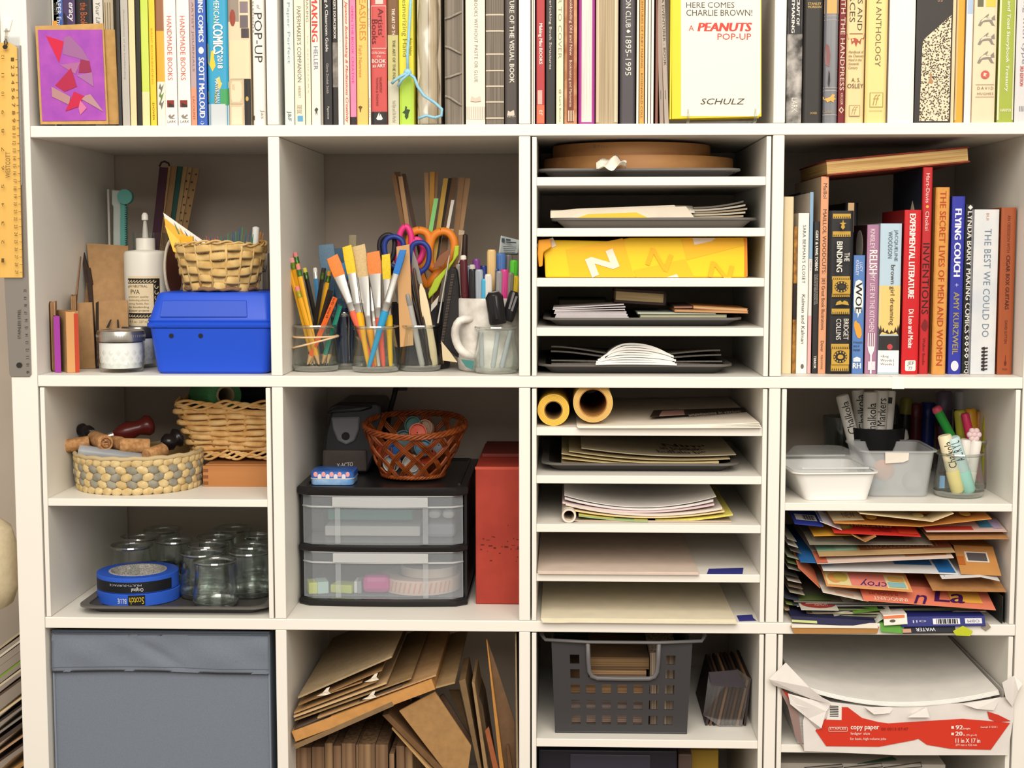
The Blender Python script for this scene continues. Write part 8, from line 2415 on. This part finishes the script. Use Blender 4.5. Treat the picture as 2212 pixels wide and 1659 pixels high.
carton('navy carton with a wide barcode label near the bottom of the pile', [(850, 1608), (1390, 1602)], 58, -.006, '2a2f7c', slope=.007, prints=[('r', .38, .15, .7, .75, 'e6e4ea'), ('b', .42, .2, .68, .7, ''), ('r', .76, .2, .96, .75, 'dcdce4'), ('fOBM', .79, .3, .93, .6, '4a4a52'), ('foil', .14, .3, .3, .6, 'b9bcd8')])
carton('dark navy carton edge at the lower left of the pile', [(150, 1582), (690, 1612)], 36, -.004, '26264a', slope=.007, prints=[('r', .0, .0, .3, .4, 'c9d08a')])
carton('white carton edge above the wood brown one at the bottom', [(150, 1614), (700, 1618)], 20, -.007, 'efe6d6', slope=.007)
carton('black carton reading water upside down at the bottom of the pile', [(860, 1652), (1200, 1646)], 40, -.009, '24252e', slope=.007, prints=[('r', .0, .05, .16, .6, 'c99a7c'), ('fWATER', .25, .2, .62, .7, 'd9dbe0', {'bold': .02})])
carton('green striped carton corner at the bottom right of the pile', [(720, 1640), (870, 1652)], 46, -.0075, '5fa03c', slope=.007)
# the two lowest hang over the shelf edge
board('flattened_carton', 'wood brown carton end hanging over the shelf edge below the pile', 'carton', [(EX(x), EY(y)) for x, y in ((140, 1606), (710, 1612), (695, 1654), (165, 1656))], -.0055, .002, mat('c08a4c', .6, 'woodx', None, 30, .06), CG)
board('flattened_carton', 'lime yellow carton tip hanging over the shelf edge at the right', 'carton', [(EX(x), EY(y)) for x, y in ((1180, 1640), (1245, 1606), (1310, 1640), (1290, 1672), (1200, 1668))], -.0105, .0015, mat('c9d02e', .6), CG)
board('grey_diamond', 'grey diamond shaped tab folded over the shelf edge beside the black boards', 'tab', [(EX(x), EY(y)) for x, y in ((1360, 1616), (1398, 1578), (1425, 1614), (1392, 1638))], -.003, .001, mat('9a8f80', .7))
for k, (x0, x1, ya, yb_) in enumerate(((1496, 1508, 1420, 1630), (1520, 1530, 1405, 1615), (1543, 1553, 1400, 1612))):
 a, b = E_(x0, yb_, .0), E_(x1, ya, .0)
 solo('foam_board', MB().box((a.x, .004 + .004 * k, Z3 + .0006), (b.x, .26, b.z)), mat('2b302c', .7), ('leftmost', 'middle', 'rightmost')[k] + ' of three black boards standing at the right of the carton pile', 'board', 'black boards beside the carton pile', bevel=.0006)
# tape over the shelf edge
obj('tape_wrap', MB().box((P(1927, 830, 0).x, -.0008, Z2 - .0165), (P(1953, 830, 0).x, .02, Z2 + .0006)), mat('fffdf6', .5), label='strip of white tape wrapped over the shelf edge between books and markers', cat='tape')
# ------------------------------------------------------------------ bottom row
Z4m = Z4 + .0004
zt4 = Z3 - .016
# fabric bin
Yb = .018
F_ = lambda x, y, Y=Yb: P(x * .2803, 1330 + y * .2803, Y)
fa, fb = max(.003, F_(372, 300).x), F_(2078, 300).x
ftop = F_(1000, 112).z
bin_ = thing('fabric_bin', 'blue-grey fabric storage bin filling the bottom left cubby', 'storage bin', ((fa + fb) / 2, Yb, Z4m))
FAB = mat('7f8896', .9, 'fabric', '757e8c', 900, .05, bump=.15)
wf, hf = (fb - fa) / 2, ftop - Z4m
obj('bin_body', MB().box((-wf, .002, 0), (wf, .006, hf - .004)).box((-wf, .006, 0), (-wf + .004, .34, hf - .004)).box((wf - .004, .006, 0), (wf, .34, hf - .004)).box((-wf, .336, 0), (wf, .34, hf - .004)).box((-wf, .002, 0), (wf, .34, .004)), FAB, bin_, bevel=.001)
zf1, zf0 = F_(1000, 138).z - Z4m, F_(1000, 432).z - Z4m
def fold(u, v):
 x = -wf + .0005 + 2 * (wf - .0005) * u
 e = math.exp(-((u - .36 - .25 * (1 - v)) / .05) ** 2) * math.sin(PI * v) * .0055
 e += .0016 * math.sin(21 * u + 3 * v) * math.sin(PI * v) + .0012 * math.sin(9 * u - 6 * v) * v
 sag = .0028 * math.sin(PI * min(1, u * 1.3)) * (1 - v)
 return Vector((x, -.0016 - .004 * math.sin(PI * (.25 + .6 * v)) + e, zf0 + (zf1 - zf0) * v + sag))
g = sheet_mb(fold, 60, 14, .0008)
obj('fold_band', g, FAB, bin_, smooth=4)
obj('seam', MB().tube([fold(i / 40, .12) + Vector((0, -.0006, 0)) for i in range(41)], .0004, 5), mat('6c7684', .9), bin_)
obj('top_rim', MB().tube([(-wf, .004, hf - .003), (wf, .004, hf - .003)], .0032, 8, flat=.8), mat('687280', .9), bin_)
for x in (-wf + .0012, wf - .0012):
 obj('side_piping', MB().tube([(x, .0005, .001), (x, .0005, hf - .005)], .0016, 6), mat('8a94a4', .9), bin_)
# cardboard bay
C_ = lambda x, y, Y=.02: P(590 + x / 3.95, 1330 + y / 3.95, Y)
xl4, xr4 = BX[1] + .0006, BX[1] + W - .0006
def plank(label, p0, p1, th, dep, Y, c_, skew=0.0, rise=0.0, name='cardboard_sheet', grp=None, wav=True):
 a, b = C_(*p0, Y), C_(*p1, Y)
 d = Vector((skew, dep, rise))
 a.x, b.x = max(a.x, xl4 + th * .45), min(b.x, xr4)
 n = (b - a).cross(d).normalized()
 q = [a, b, b + d, a + d]
 for p in q:
  p.z = min(p.z, zt4 - .001 - th)
 return solo(name, MB().slab(q, th, n=n), card(c_), label, 'cardboard', grp or 'cardboard sheets in the bottom bay', bevel=.0002)
for k, (p0, p1, th, dep, c_, lab) in enumerate((
  ((190, 1140), (1030, 770), .007, .3, '8f7452', 'lowest thick cardboard sheet of the tilted stack'), ((140, 1075), (1385, 628), .016, .3, 'd39a58', 'thick orange-brown cardboard box edge of the tilted stack'), ((1388, 622), (1552, 578), .0022, .3, 'b39468', 'grey-tan sheet end sticking out right of the thick orange edge'),
  ((180, 975), (1180, 650), .0018, .28, '4f4238', 'dark sheet just above the thick orange edge'), ((380, 880), (1392, 515), .0022, .3, 'c9a070', 'tan sheet with a curled end in the tilted stack'), ((195, 965), (1100, 600), .0016, .26, '6b5644', 'thin brown sheet in the middle of the tilted stack'),
  ((185, 900), (1180, 540), .0018, .3, 'a98a60', 'grey-tan sheet reaching far right in the middle of the tilted stack'), ((178, 872), (970, 582), .0028, .3, 'dcb888', 'pale cream-edged sheet in the tilted stack'), ((180, 838), (885, 566), .0022, .27, 'b8905f', 'tan sheet below the folded ones in the tilted stack'),
  ((215, 770), (930, 470), .0018, .25, '9c774c', 'brown sheet third from the top of the tilted stack'), ((330, 722), (760, 572), .002, .2, 'a9825a', 'short folded sheet near the top of the tilted stack'), ((215, 708), (1015, 358), .0026, .33, 'b09a78', 'topmost greyish cardboard sheet of the tilted stack'))):
 plank(lab, p0, p1, th, dep, .018 + .0007 * k, c_)
for x, y in ((850, 540), (830, 690), (440, 660)):
 c = C_(x, y, .014)
 solo('torn_paper', MB().slab([c + Vector(v) * .75 for v in ((-.016, 0, -.006), (-.004, -.002, .001), (.004, -.001, .010), (.010, 0, .012), (.007, -.001, .004), (.012, 0, -.001), (.0, -.002, -.004))], .0008, n=Vector((0, 1, 0))), paper('f2e6d4'), {850: 'upper white torn paper shred between the tilted sheets', 830: 'lower white torn paper shred between the tilted sheets', 440: 'left torn paper shred near the top sheet'}[x], 'paper scrap')
# leaning and upright boards
CP = lambda pts: [(590 + x / 3.95, 1330 + y / 3.95) for x, y in pts]
for k, (pts, Y, Yt, th, c_, lab) in enumerate((
  ([(1075, 815), (1380, 650), (1690, 1115), (1650, 1420), (1540, 1420)], .05, .03, .004, 'b98f5c', 'large kraft panel leaning diagonally below the tilted stack'), ([(930, 850), (985, 840), (1560, 1420), (1490, 1420)], .044, .04, .12, '7a5a3a', 'folded brown panel left of the large leaning kraft one'), ([(1010, 965), (1035, 985), (1450, 1420), (1410, 1420)], .038, .036, .1, 'c9a06a', 'pale edged panel leaning at the left of the folded brown one'),
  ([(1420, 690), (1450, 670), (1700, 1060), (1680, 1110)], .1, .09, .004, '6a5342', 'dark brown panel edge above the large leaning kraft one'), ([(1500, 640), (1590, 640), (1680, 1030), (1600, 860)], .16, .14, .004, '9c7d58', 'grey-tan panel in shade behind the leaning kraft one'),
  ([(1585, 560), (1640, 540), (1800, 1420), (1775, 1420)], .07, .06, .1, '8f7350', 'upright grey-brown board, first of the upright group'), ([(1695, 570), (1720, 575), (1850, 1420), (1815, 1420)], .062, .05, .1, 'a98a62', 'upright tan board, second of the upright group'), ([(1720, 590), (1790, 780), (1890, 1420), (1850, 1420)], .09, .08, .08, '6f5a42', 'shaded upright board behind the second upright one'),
  ([(1808, 985), (1840, 950), (1950, 1420), (1900, 1420)], .055, .05, .004, 'a8603a', 'red-brown strip between the upright boards'), ([(1818, 205), (1828, 215), (1985, 1420), (1945, 1420)], .05, .035, .006, 'cf9248', 'tall thin orange-edged board rising to a point'), ([(1830, 215), (1885, 370), (2060, 900), (2070, 1420), (1985, 1420)], .06, .045, .003, '7d5f44', 'curved brown face of the tall pointed board'),
  ([(2064, 150), (2076, 150), (2094, 1420), (2076, 1420)], .03, .03, .25, 'b49a78', 'flat board standing against the right divider of the cardboard bay'), ([(1990, 1110), (2010, 1100), (2060, 1420), (2020, 1420)], .04, .04, .006, '6a4a30', 'short dark board at the right of the upright group'))):
 o = board('cardboard_sheet', lab, 'cardboard', CP(pts), Y, th, card(c_), 'upright cardboard boards in the bottom bay', Yt=Yt)
for k, (x0, x1, y) in enumerate(((188, 322, 1125), (328, 436, 1120), (440, 508, 1088), (512, 580, 1110), (584, 702, 1090), (706, 726, 1102), (728, 868, 1098), (872, 978, 1102), (990, 1032, 1180), (1050, 1122, 1112), (1126, 1190, 1120))):
 a, b = C_(x0, y, .06), C_(x1, y, .06)
 solo('cardboard_block', MB().box((a.x, .06, Z4m), (b.x, .30, a.z)), mat(('9a7a5c', '87694f', 'a2825f', '8d6f54')[k % 4], .9, 'linesz', '6f553e', 160, .15), ('first', 'second', 'third', 'fourth', 'fifth', 'sixth', 'seventh', 'eighth', 'ninth', 'tenth', 'eleventh')[k] + ' upright cardboard bundle from the left along the bottom of the bay', 'cardboard', 'upright cardboard bundles under the tilted stack', bevel=.0008)
# third bay bottom: insert, basket, bagged cards
ZC = P(1400, 1598, .003).z
insert('white shelf insert with one slat under the dark plastic basket', 2, Z4, zt4 + 0.0, [ZC], .0118)
V_ = lambda x, y, Y=0.0: P(1140 + x / 4.096, 1330 + y / 4.096, Y)
gB = G(1140 + 830 / 4.096, 1330 + 1072 / 4.096, ZC)
Yk = max(.014, gB.y)
DKG = mat('403f41', .45)
bs = thing('plastic_basket', 'dark grey plastic basket with square holes and a cut-out handle', 'basket', (V_(830, 900, Yk).x, Yk, ZC + .0003))
vx = lambda x: V_(x, 600, Yk).x - bs.location.x
vz = lambda y: max(.0003, V_(800, y, Yk).z - ZC)
xs = sorted([208, 1455] + [c_ - 42 for c_ in (410, 550, 695, 840, 985, 1130, 1272)] + [c_ + 42 for c_ in (410, 550, 695, 840, 985, 1130, 1272)] + [530, 1156])
ys = sorted([235, 1075] + [r - 42 for r in (400, 532, 670, 812, 950)] + [r + 42 for r in (400, 532, 670, 812, 950)] + [562])
hT = vz(235)
fm = MB()
def front(x, y):
 f = (vz(y)) / hT
 X = vx(x)
 return Vector((X * (.945 + .055 * f), .012 * (1 - f) + .003, vz(y)))
for i in range(len(xs) - 1):
 for j in range(len(ys) - 1):
  cx, cy = (xs[i] + xs[i + 1]) / 2, (ys[j] + ys[j + 1]) / 2
  hole = any(abs(cx - c_) < 42 for c_ in (410, 550, 695, 840, 985, 1130, 1272)) and any(abs(cy - r) < 42 for r in (670, 812, 950))
  hole |= any(abs(cx - c_) < 42 for c_ in (410, 1272)) and any(abs(cy - r) < 42 for r in (400, 532))
  hole |= 530 < cx < 1156 and cy < 562
  if not hole:
   fm.add([front(xs[i], ys[j + 1]), front(xs[i + 1], ys[j + 1]), front(xs[i + 1], ys[j]), front(xs[i], ys[j])], [(0, 1, 2, 3)])
fo = obj('front_panel', fm, DKG, bs)
so = fo.modifiers.new('thickness', 'SOLIDIFY')
so.thickness, so.offset = .0028, -1
wB = vx(1455)
wA = vx(208)
for x in (wA, wB):
 sd = MB()
 sd.slab([(x * .945, .015, 0), (x, .004, hT), (x, .26, hT), (x * .945, .25, 0)], .0028, n=Vector((1 if x < 0 else -1, 0, 0)))
 obj('side_wall', sd, DKG, bs)
obj('bottom', MB().box((wA * .945, .014, 0), (wB * .945, .25, .003)), DKG, bs, bevel=.001)
obj('back_wall', MB().slab([(wA * .945, .25, 0), (wB * .945, .25, 0), (wB, .26, hT), (wA, .26, hT)], .0028), DKG, bs)
R1, R2 = max(vx(120), BX[2] + .0135 - bs.location.x), vx(1572)
obj('rim', MB().tube([(R1 + .004, .10, hT + .008), (R1, .02, hT + .005), (R1 + .006, .002, hT + .002), (vx(530), -.001, hT), (vx(1156), -.001, hT), (R2 - .006, .002, hT + .002), (R2, .02, hT + .005), (R2 - .004, .10, hT + .008)], .0034, 8, flat=.7), mat('6d6a6b', .4), bs, smooth=4)
pl = []
for x, y in ((530, 240), (532, 400), (538, 500), (560, 545), (610, 565), (840, 568), (1080, 565), (1130, 545), (1150, 500), (1156, 400), (1158, 240)):
 pl.append(front(x, y) + Vector((0, -.003, 0)))
obj('handle_edge', MB().tube(pl, .0034, 8), mat('6d6a6b', .4), bs, smooth=4)
for k, (x0, x1, y0, y1, Y, c_, lab) in enumerate(((545, 1075, 372, 470, .05, 'a07d50', 'brown kraft book lying inside the basket behind the handle gap'), (555, 1050, 488, 540, .045, 'b99468', 'corrugated edge book just below it inside the basket'), (1090, 1135, 378, 540, .05, 'e6ded6', 'white edged card pack standing inside the basket'), (340, 1065, 600, 720, .04, 'c09468', 'tan paper pad at hole height inside the basket'), (340, 1065, 745, 870, .04, 'b9a9a6', 'grey and pink paper pad inside the basket'), (340, 1065, 880, 1030, .04, 'e2c3b0', 'pale paper pad lowest inside the basket'), (1080, 1330, 330, 1030, .04, 'd9c4ac', 'cream paper pack standing at the right inside the basket'))):
 a, b = V_(x0, y1, Yk + Y), V_(x1, y0, Yk + Y)
 dep = .15
 a.z = max(a.z, ZC + .0045)
 solo('paper_pad', MB().box((a.x, Yk + Y, a.z), (b.x, Yk + Y + dep, b.z)), mat(c_, .8, 'linesx' if x1 - x0 > 300 else 'linesz', '5f4a3a', 420, .2), lab, 'paper', bevel=.0006)
gC = G(1140 + 1750 / 4.096, 1330 + 985 / 4.096, ZC)
bg = thing('card_bag', 'clear zip bag of dark cards leaning right of the plastic basket', 'plastic bag', (V_(1750, 985, gC.y).x, gC.y, ZC + .0003))
for i in range(11):
 x = 1570 + i * 34
 a, b = V_(x, 985, gC.y + .004), V_(x + 20 + 70 * 0, 600 - i * 4, gC.y + .012)
 a.z = ZC + .001
 a.x, b.x = min(a.x, BX[2] + W - .018), min(b.x + .012, BX[2] + W - .013)
 q = [a, a + Vector((.0035, 0, 0)), b + Vector((.0035, 0, 0)), b]
 obj('card', local(bg, MB().slab(q, .16, n=Vector((0, 1, 0)))), mat(('3a2c2a', '6a4f40', '2b2324', 'a98260', '4a3a36')[i % 5], .6), bg)
film = MB().slab([V_(1555, 880, gC.y - .001), V_(1700, 1000, gC.y - .001), V_(1895, 975, gC.y - .001), V_(1975, 560, gC.y + .004), V_(1850, 470, gC.y + .004), V_(1600, 520, gC.y + .004)], .002, n=Vector((0, 1, 0)))
film.v = [(min(x, BX[2] + W - .010), y, max(z, ZC + .0006)) for x, y, z in film.v]
obj('bag_film', local(bg, film), mat('e9e9ec', .1, 'glass', amt=.35), bg)
obj('zip_strip', local(bg, MB().slab([V_(1600, 500, gC.y - .004), V_(1850, 480, gC.y - .004), V_(1940, 640, gC.y - .006), V_(1625, 620, gC.y - .006)], .0008, n=Vector((0, 1, 0)))), mat('4a444a', .25, 'frost', amt=.7), bg)
for nm, x0, x1, y0, Y, c_, lab in (('black_case', 96, 1322, 1185, .04, '1c1a26', 'large black case lying under the basket shelf'), ('yellow_folder', 1326, 1690, 1185, .10, 'a8872a', 'mustard yellow folder standing right of the black case'), ('brown_box', 1330, 1455, 1225, .06, '5f4d45', 'small brown box before the mustard folder')):
 a, b = V_(x0, y0, Y), V_(x1, y0, Y)
 a.x = max(a.x, BX[2] + .010)
 t = solo(nm, MB().box((a.x, Y, Z4m), (b.x, Y + .2, min(a.z, ZC - .014))), mat(c_, .5), lab, nm.split('_')[1], bevel=.002)
 if nm[:3] == 'bla':
  c = V_(375, 1222, Y)
  d = V_(1085, 1222, Y)
  obj('panel', local(t, MB().box((c.x, Y - .002, Z4m + .02), (d.x, Y + .001, c.z))), mat('34323f', .5), t, bevel=.001)
# fourth bay bottom: ream of ledger paper
ZD4 = P(1760, 1609, .003).z
insert('white shelf insert with one slat under the torn red paper ream', 3, Z4, zt4, [ZD4], .0118)
R_ = lambda x, y, Y=-.004: P(1640 + x / 3.867, 1330 + y / 3.867, Y)
rm_ = thing('copy_paper_ream', 'open ream of white ledger paper in a torn red and white wrapper', 'paper ream', (R_(1200, 1100).x, .0, ZD4))
x0r, x1r = BX[3] + .017, BX[3] + W - .0135
zt_ = R_(1000, 740, .0).z
for k in range(4):
 def top(u, v, k=k):
  xx = x0r + .012 + (x1r - x0r - .018) * u + (.0 if v > .02 else 0)
  z = zt_ + .006 + .0012 * k + .020 * (2 * u - 1) ** 2 * (1 - .55 * v) * (1.25 if u < .5 else .85) - .006 * (1 - v)
  return Vector((xx, .002 * k - .006 * math.sin(PI * u) + .36 * v, z + .008 * v))
 obj('paper_sheet', local(rm_, sheet_mb(top, 24, 10, .0011)), paper('f8f5f0'), rm_, smooth=.6)
obj('paper_block', MB().box((x0r + .016 - rm_.location.x, .006, .0008), (x1r - .006 - rm_.location.x, .35, zt_ - ZD4 - .001)), pages('f2eeea', 'x'), rm_)
def face(pts, m, name, Y, th=.0006, label=None):
 q = [R_(x, y, Y) for x, y in pts]
 for p in q:
  p.z = max(p.z, ZD4 + .0006) if Y > -.002 else p.z
 return obj(name, local(rm_, MB().slab(q, th, n=Vector((0, 1, 0)))), m, rm_, label=label)
WP = paper('efe9e4')
obj('wrapper_side', local(rm_, MB().box((x1r - .0005, .002, ZD4 + .0006), (x1r + .0003, .30, zt_ + .022))), WP, rm_)
face([(375, 1130), (365, 880), (440, 640), (600, 720), (1000, 770), (1700, 730), (2130, 670), (2120, 880), (2075, 1165), (1150, 1165)], WP, 'wrapper_front', -.004)
face([(470, 960), (545, 870), (690, 765), (740, 765), (860, 855), (1000, 890), (1080, 900), (1700, 862), (1980, 885), (2095, 897), (1935, 1120), (1600, 1112), (1400, 1078), (1330, 1028), (1290, 1040), (1000, 1095), (560, 1090)], mat('da3a26', .45), 'red_panel', -.0052, label='torn red printed panel')
face([(1905, 800), (2000, 830), (2100, 880), (1985, 890), (1920, 860)], mat('d23a28', .45), 'red_panel', -.0056)
face([(180, 615), (250, 650), (250, 720), (200, 690)], mat('d23a28', .45), 'red_panel', -.001)
for k, (pts, Y) in enumerate((([(80, 530), (222, 392), (420, 600), (600, 740), (420, 690), (120, 580)], -.010), ([(240, 650), (600, 745), (560, 800), (520, 940), (480, 955), (410, 860), (260, 740)], -.0075), ([(880, 765), (1130, 760), (1090, 815), (960, 825), (910, 800)], -.0075), ([(1240, 850), (1290, 805), (1400, 765), (1425, 850)], -.0075), ([(1700, 740), (2020, 680), (1960, 790), (1820, 780)], -.0075), ([(2030, 560), (2130, 500), (2200, 570), (2165, 625), (2135, 700), (2115, 760), (2060, 690)], -.008))):
 q = [R_(x, y, Y + .012 * ((i * 2) % 3 - 1) * .4) for i, (x, y) in enumerate(pts)]
 obj('torn_flap', local(rm_, MB().slab(q, .0007, n=Vector((0, 1, 0)))), WP, rm_)
face([(378, 1135), (360, 1080), (330, 820), (180, 600), (180, 640), (240, 760), (300, 1000)], mat('9a7f78', .6), 'wrapper_end', -.003)
face([(560, 868), (600, 735), (690, 745), (688, 872)], mat('f4f0ea', .6), 'barcode_label', -.0058)
for i in range(7):
 face([(590, 752 + i * 14), (662, 754 + i * 14), (662, 760 + i * 14), (590, 758 + i * 14)], mat('2f2b2a', .6), 'barcode_bar', -.0064)
WT = mat('fbeee4', .5)
def rt(s, x0, y0, x1, y1, **k):
 a, b, c = R_(x0, y1, -.0066), R_(x1, y1, -.0066), R_(x0, y0, -.0066)
 letters(s, rm_, a, b - a, c - a, k.pop('m', WT), 'print', **k)
rt('copy paper', 765, 922, 1000, 962, bold=.03)
rt('ledger size', 765, 972, 925, 1000, bold=.01)
rt('for basic, high-volume jobs', 760, 1018, 1060, 1044)
rt('STAPLES', 590, 935, 725, 952)
for a, b, c, d in ((580, 930, 738, 933), (580, 965, 738, 968), (580, 930, 583, 968), (735, 930, 738, 968)):
 face([(a, b), (c, b), (c, d), (a, d)], WT, 'logo_frame', -.0064)
rt('92', 1642, 915, 1700, 950, bold=.04)
rt('20', 1640, 968, 1697, 1003, bold=.04)
rt('11 in X 17 in', 1640, 1025, 1845, 1062, bold=.03)
rt('bright', 1706, 935, 1765, 955)
rt('lb (75 g/m2)', 1706, 990, 1818, 1008)
rt('279 mm x 432 mm', 1640, 1070, 1818, 1088)
rt('item# 512211', 1850, 922, 1988, 940)
rt('00 0013 07:47', 1020, 935, 1245, 958, m=mat('8a1f16', .6))
for y in (932, 986):
 face([(1605, y - 8), (1626, y - 8), (1626, y + 12), (1605, y + 12)], WT, 'bullet', -.0064)
a, b = R_(300, 1150, .05), R_(1560, 1150, .05)
t = solo('grey_carton', MB().box((BX[3] + .0115, .05, Z4m), (b.x, .33, P(1700, 1648, .05).z)), mat('b9b2a8', .6), 'grey printed carton lying in the gap under the paper ream', 'carton', bevel=.001)
zc4 = P(1700, 1648, .05).z
solo('green_card', MB().slab([G(1640 + x / 3.867, 1330 + y / 3.867, zc4 + .0012) for x, y in ((820, 1240), (1110, 1178), (1150, 1205))], .0008, n=Vector((0, 0, 1))), mat('3f5a44', .6), 'dark green card corner on top of the grey carton', 'card')
for i in range(3):
 q = [G(1640 + x / 3.867, 1330 + y / 3.867, zc4 + .0004) for x, y in ((380 + 330 * i, 1268), (690 + 330 * i, 1240 - 8 * i), (700 + 330 * i, 1262), (390 + 330 * i, 1290))]
 fr = MB().tube(q + [q[0]], .0008, 5)
 obj('printed_box', local(t, fr), mat('4a4642', .6), t)
# ------------------------------------------------------------------ left edge: rulers, bag, paper pile
YP_ = -.0008
hk = thing('wall_hook', 'small clear adhesive hook at the top of the left side panel', 'hook', P(13, 60, -.004))
obj('plate', MB().slab([P(2, 42, -.003), P(26, 42, -.003), P(20, 66, -.003), P(8, 66, -.003)], .0025, n=Vector((0, 1, 0))), mat('fbf8f2', .3), None)
pl_ = bpy.data.objects['plate']
pl_.data.transform(Matrix.Translation(-hk.location))
pl_.parent = hk
obj('prong', local(hk, MB().tube([P(14, 62, -.004), P(13, 80, -.008), P(13, 90, -.013), P(13, 86, -.016)], .0016, 8)), mat('e9e6df', .1, 'glass', amt=.4), hk, smooth=4)
def ruler(name, label, pts, Y, th, m, cat='ruler'):
 q = [P(x, y, Y) for x, y in pts]
 return solo(name, MB().slab(q, th, n=Vector((0, 1, 0))), m, label, cat, bevel=.0006)
clr = ruler('clear_ruler', 'clear plastic ruler behind the wooden ruler', [(8, 78), (42, 78), (48, 400), (16, 400)], -.0032, .0012, mat('e6e9ea', .1, 'frost', amt=.25))
stl = ruler('steel_ruler', 'stainless steel ruler hanging lowest on the left side panel', [(-18, 100), (46, 98), (68, 808), (64, 814), (24, 814), (20, 808)], -.0018, .0008, mat('a8a199', .3, metal=.75))
wr = ruler('wooden_ruler', 'yellow wooden ruler hanging in front of the steel one', [(-36, 100), (-20, 92), (20, 92), (36, 102), (48, 600), (-22, 600)], -.0078, .0035, mat('f0c26a', .55, 'woodz', 'e6b356', 40, .04))
INK = mat('6b4f24', .7)
wx = lambda y: 38 + (y - 110) * 10 / 490
for i in range(1, 30):
 y = 112 + i * 16.4
 x = wx(y)
 tbox(str(i), wr, x - 15, y - 4, x - 8, y + 4, -.0078, INK, 'd', name='number')
 flat(wr, [(x - 5, y), (x + 1, y), (x + 1, y + 1), (x - 5, y + 1)], INK, 'tick', -.0078)
for i in range(12):
 y = 118 + i * 40
 tbox(str(12 - i), wr, 3, y, 9, y + 9, -.0078, INK, 'u', name='number')
tbox('WESTCOTT', wr, 12, 328, 22, 384, -.0078, INK, 'u', name='maker_mark')
flat(wr, [(8, 97), (14, 97), (17, 101), (14, 106), (8, 106), (5, 101)], mat('2a221a', .6), 'hole', -.0078)
for i in range(12):
 y = 625 + i * 16
 x = 50 + (y - 600) * .035
 tbox(str(20 - i), stl, x, y, x + 6, y + 6, -.0018, mat('3a3633', .5), 'u', name='number')
tbox('STAINLESS STEEL', stl, 38, 668, 44, 732, -.0018, mat('3a3633', .5), 'u', name='maker_mark')
flat(stl, [(41 + 6 * math.cos(2 * PI * i / 14), 789 + 6 * math.sin(2 * PI * i / 14)) for i in range(14)], mat('2a2724', .5), 'logo', -.0018)
solo('string_loop', MB().tube([P(12, 102, -.0095), P(9, 90, -.013), P(13, 84, -.0155), P(16, 92, -.012), P(12, 102, -.0095)], .0008, 6), mat('5a4a3a', .8), 'thin string tying the wooden ruler to the hook', 'string', smooth=4)
Yg = .10
bgm = MB()
rows = []
for x, y, r in ((-60, 1100, .02), (-40, 1140, .045), (-36, 1200, .052), (-34, 1260, .054), (-40, 1305, .046), (-60, 1330, .02)):
 c = P(x, y, Yg)
 rows.append([c + Vector((r * math.cos(a) * (1 + .05 * math.sin(5 * a + y)), r * math.sin(a), 0)) for a in [2 * PI * i / 24 for i in range(24)]])
bgm.loft(rows[::-1])
solo('cloth_bag', bgm, mat('e9d9b6', .9, 'fabric', None, 120, .05), 'cream cloth bag hanging at the far left behind the side panel', 'bag', smooth=4)
LW = [('b9a98c', 1400), ('d9d0bd', 1418), ('9a9184', 1436), ('7f9c3c', 1462), ('cfc3a8', 1480), ('57463a', 1500), ('e0c9a0', 1540), ('3a2f2a', 1556), ('8f8478', 1580), ('54463c', 1600), ('c39a76', 1622), ('4a372c', 1640), ('b98a50', 1684), ('7a5a3c', 1700)]
for k, (c_, y) in enumerate(LW):
 a, b = P(-70, y + 55, .12), P(58, y - 42 + k * .6, .12)
 b.x = min(b.x, -.041)
 q = [a, b, b + Vector((0, .2, 0)), a + Vector((0, .2, 0))]
 solo('paper_sheet' if k < 9 else 'cardboard_sheet', MB().slab(q, .006 if k in (9, 12) else .003, n=(b - a).cross(Vector((0, 1, 0))).normalized()), card(c_) if k > 8 else mat(c_, .8), {3: 'lime green sheet in the slanted pile at the far left', 12: 'tan board edge low in the slanted pile at the far left', 10: 'pale brown board in the slanted pile at the far left'}.get(k, 'sheet in the slanted pile at the far left edge'), 'paper', None if k in (3, 10, 12) else 'slanted sheets at the far left')
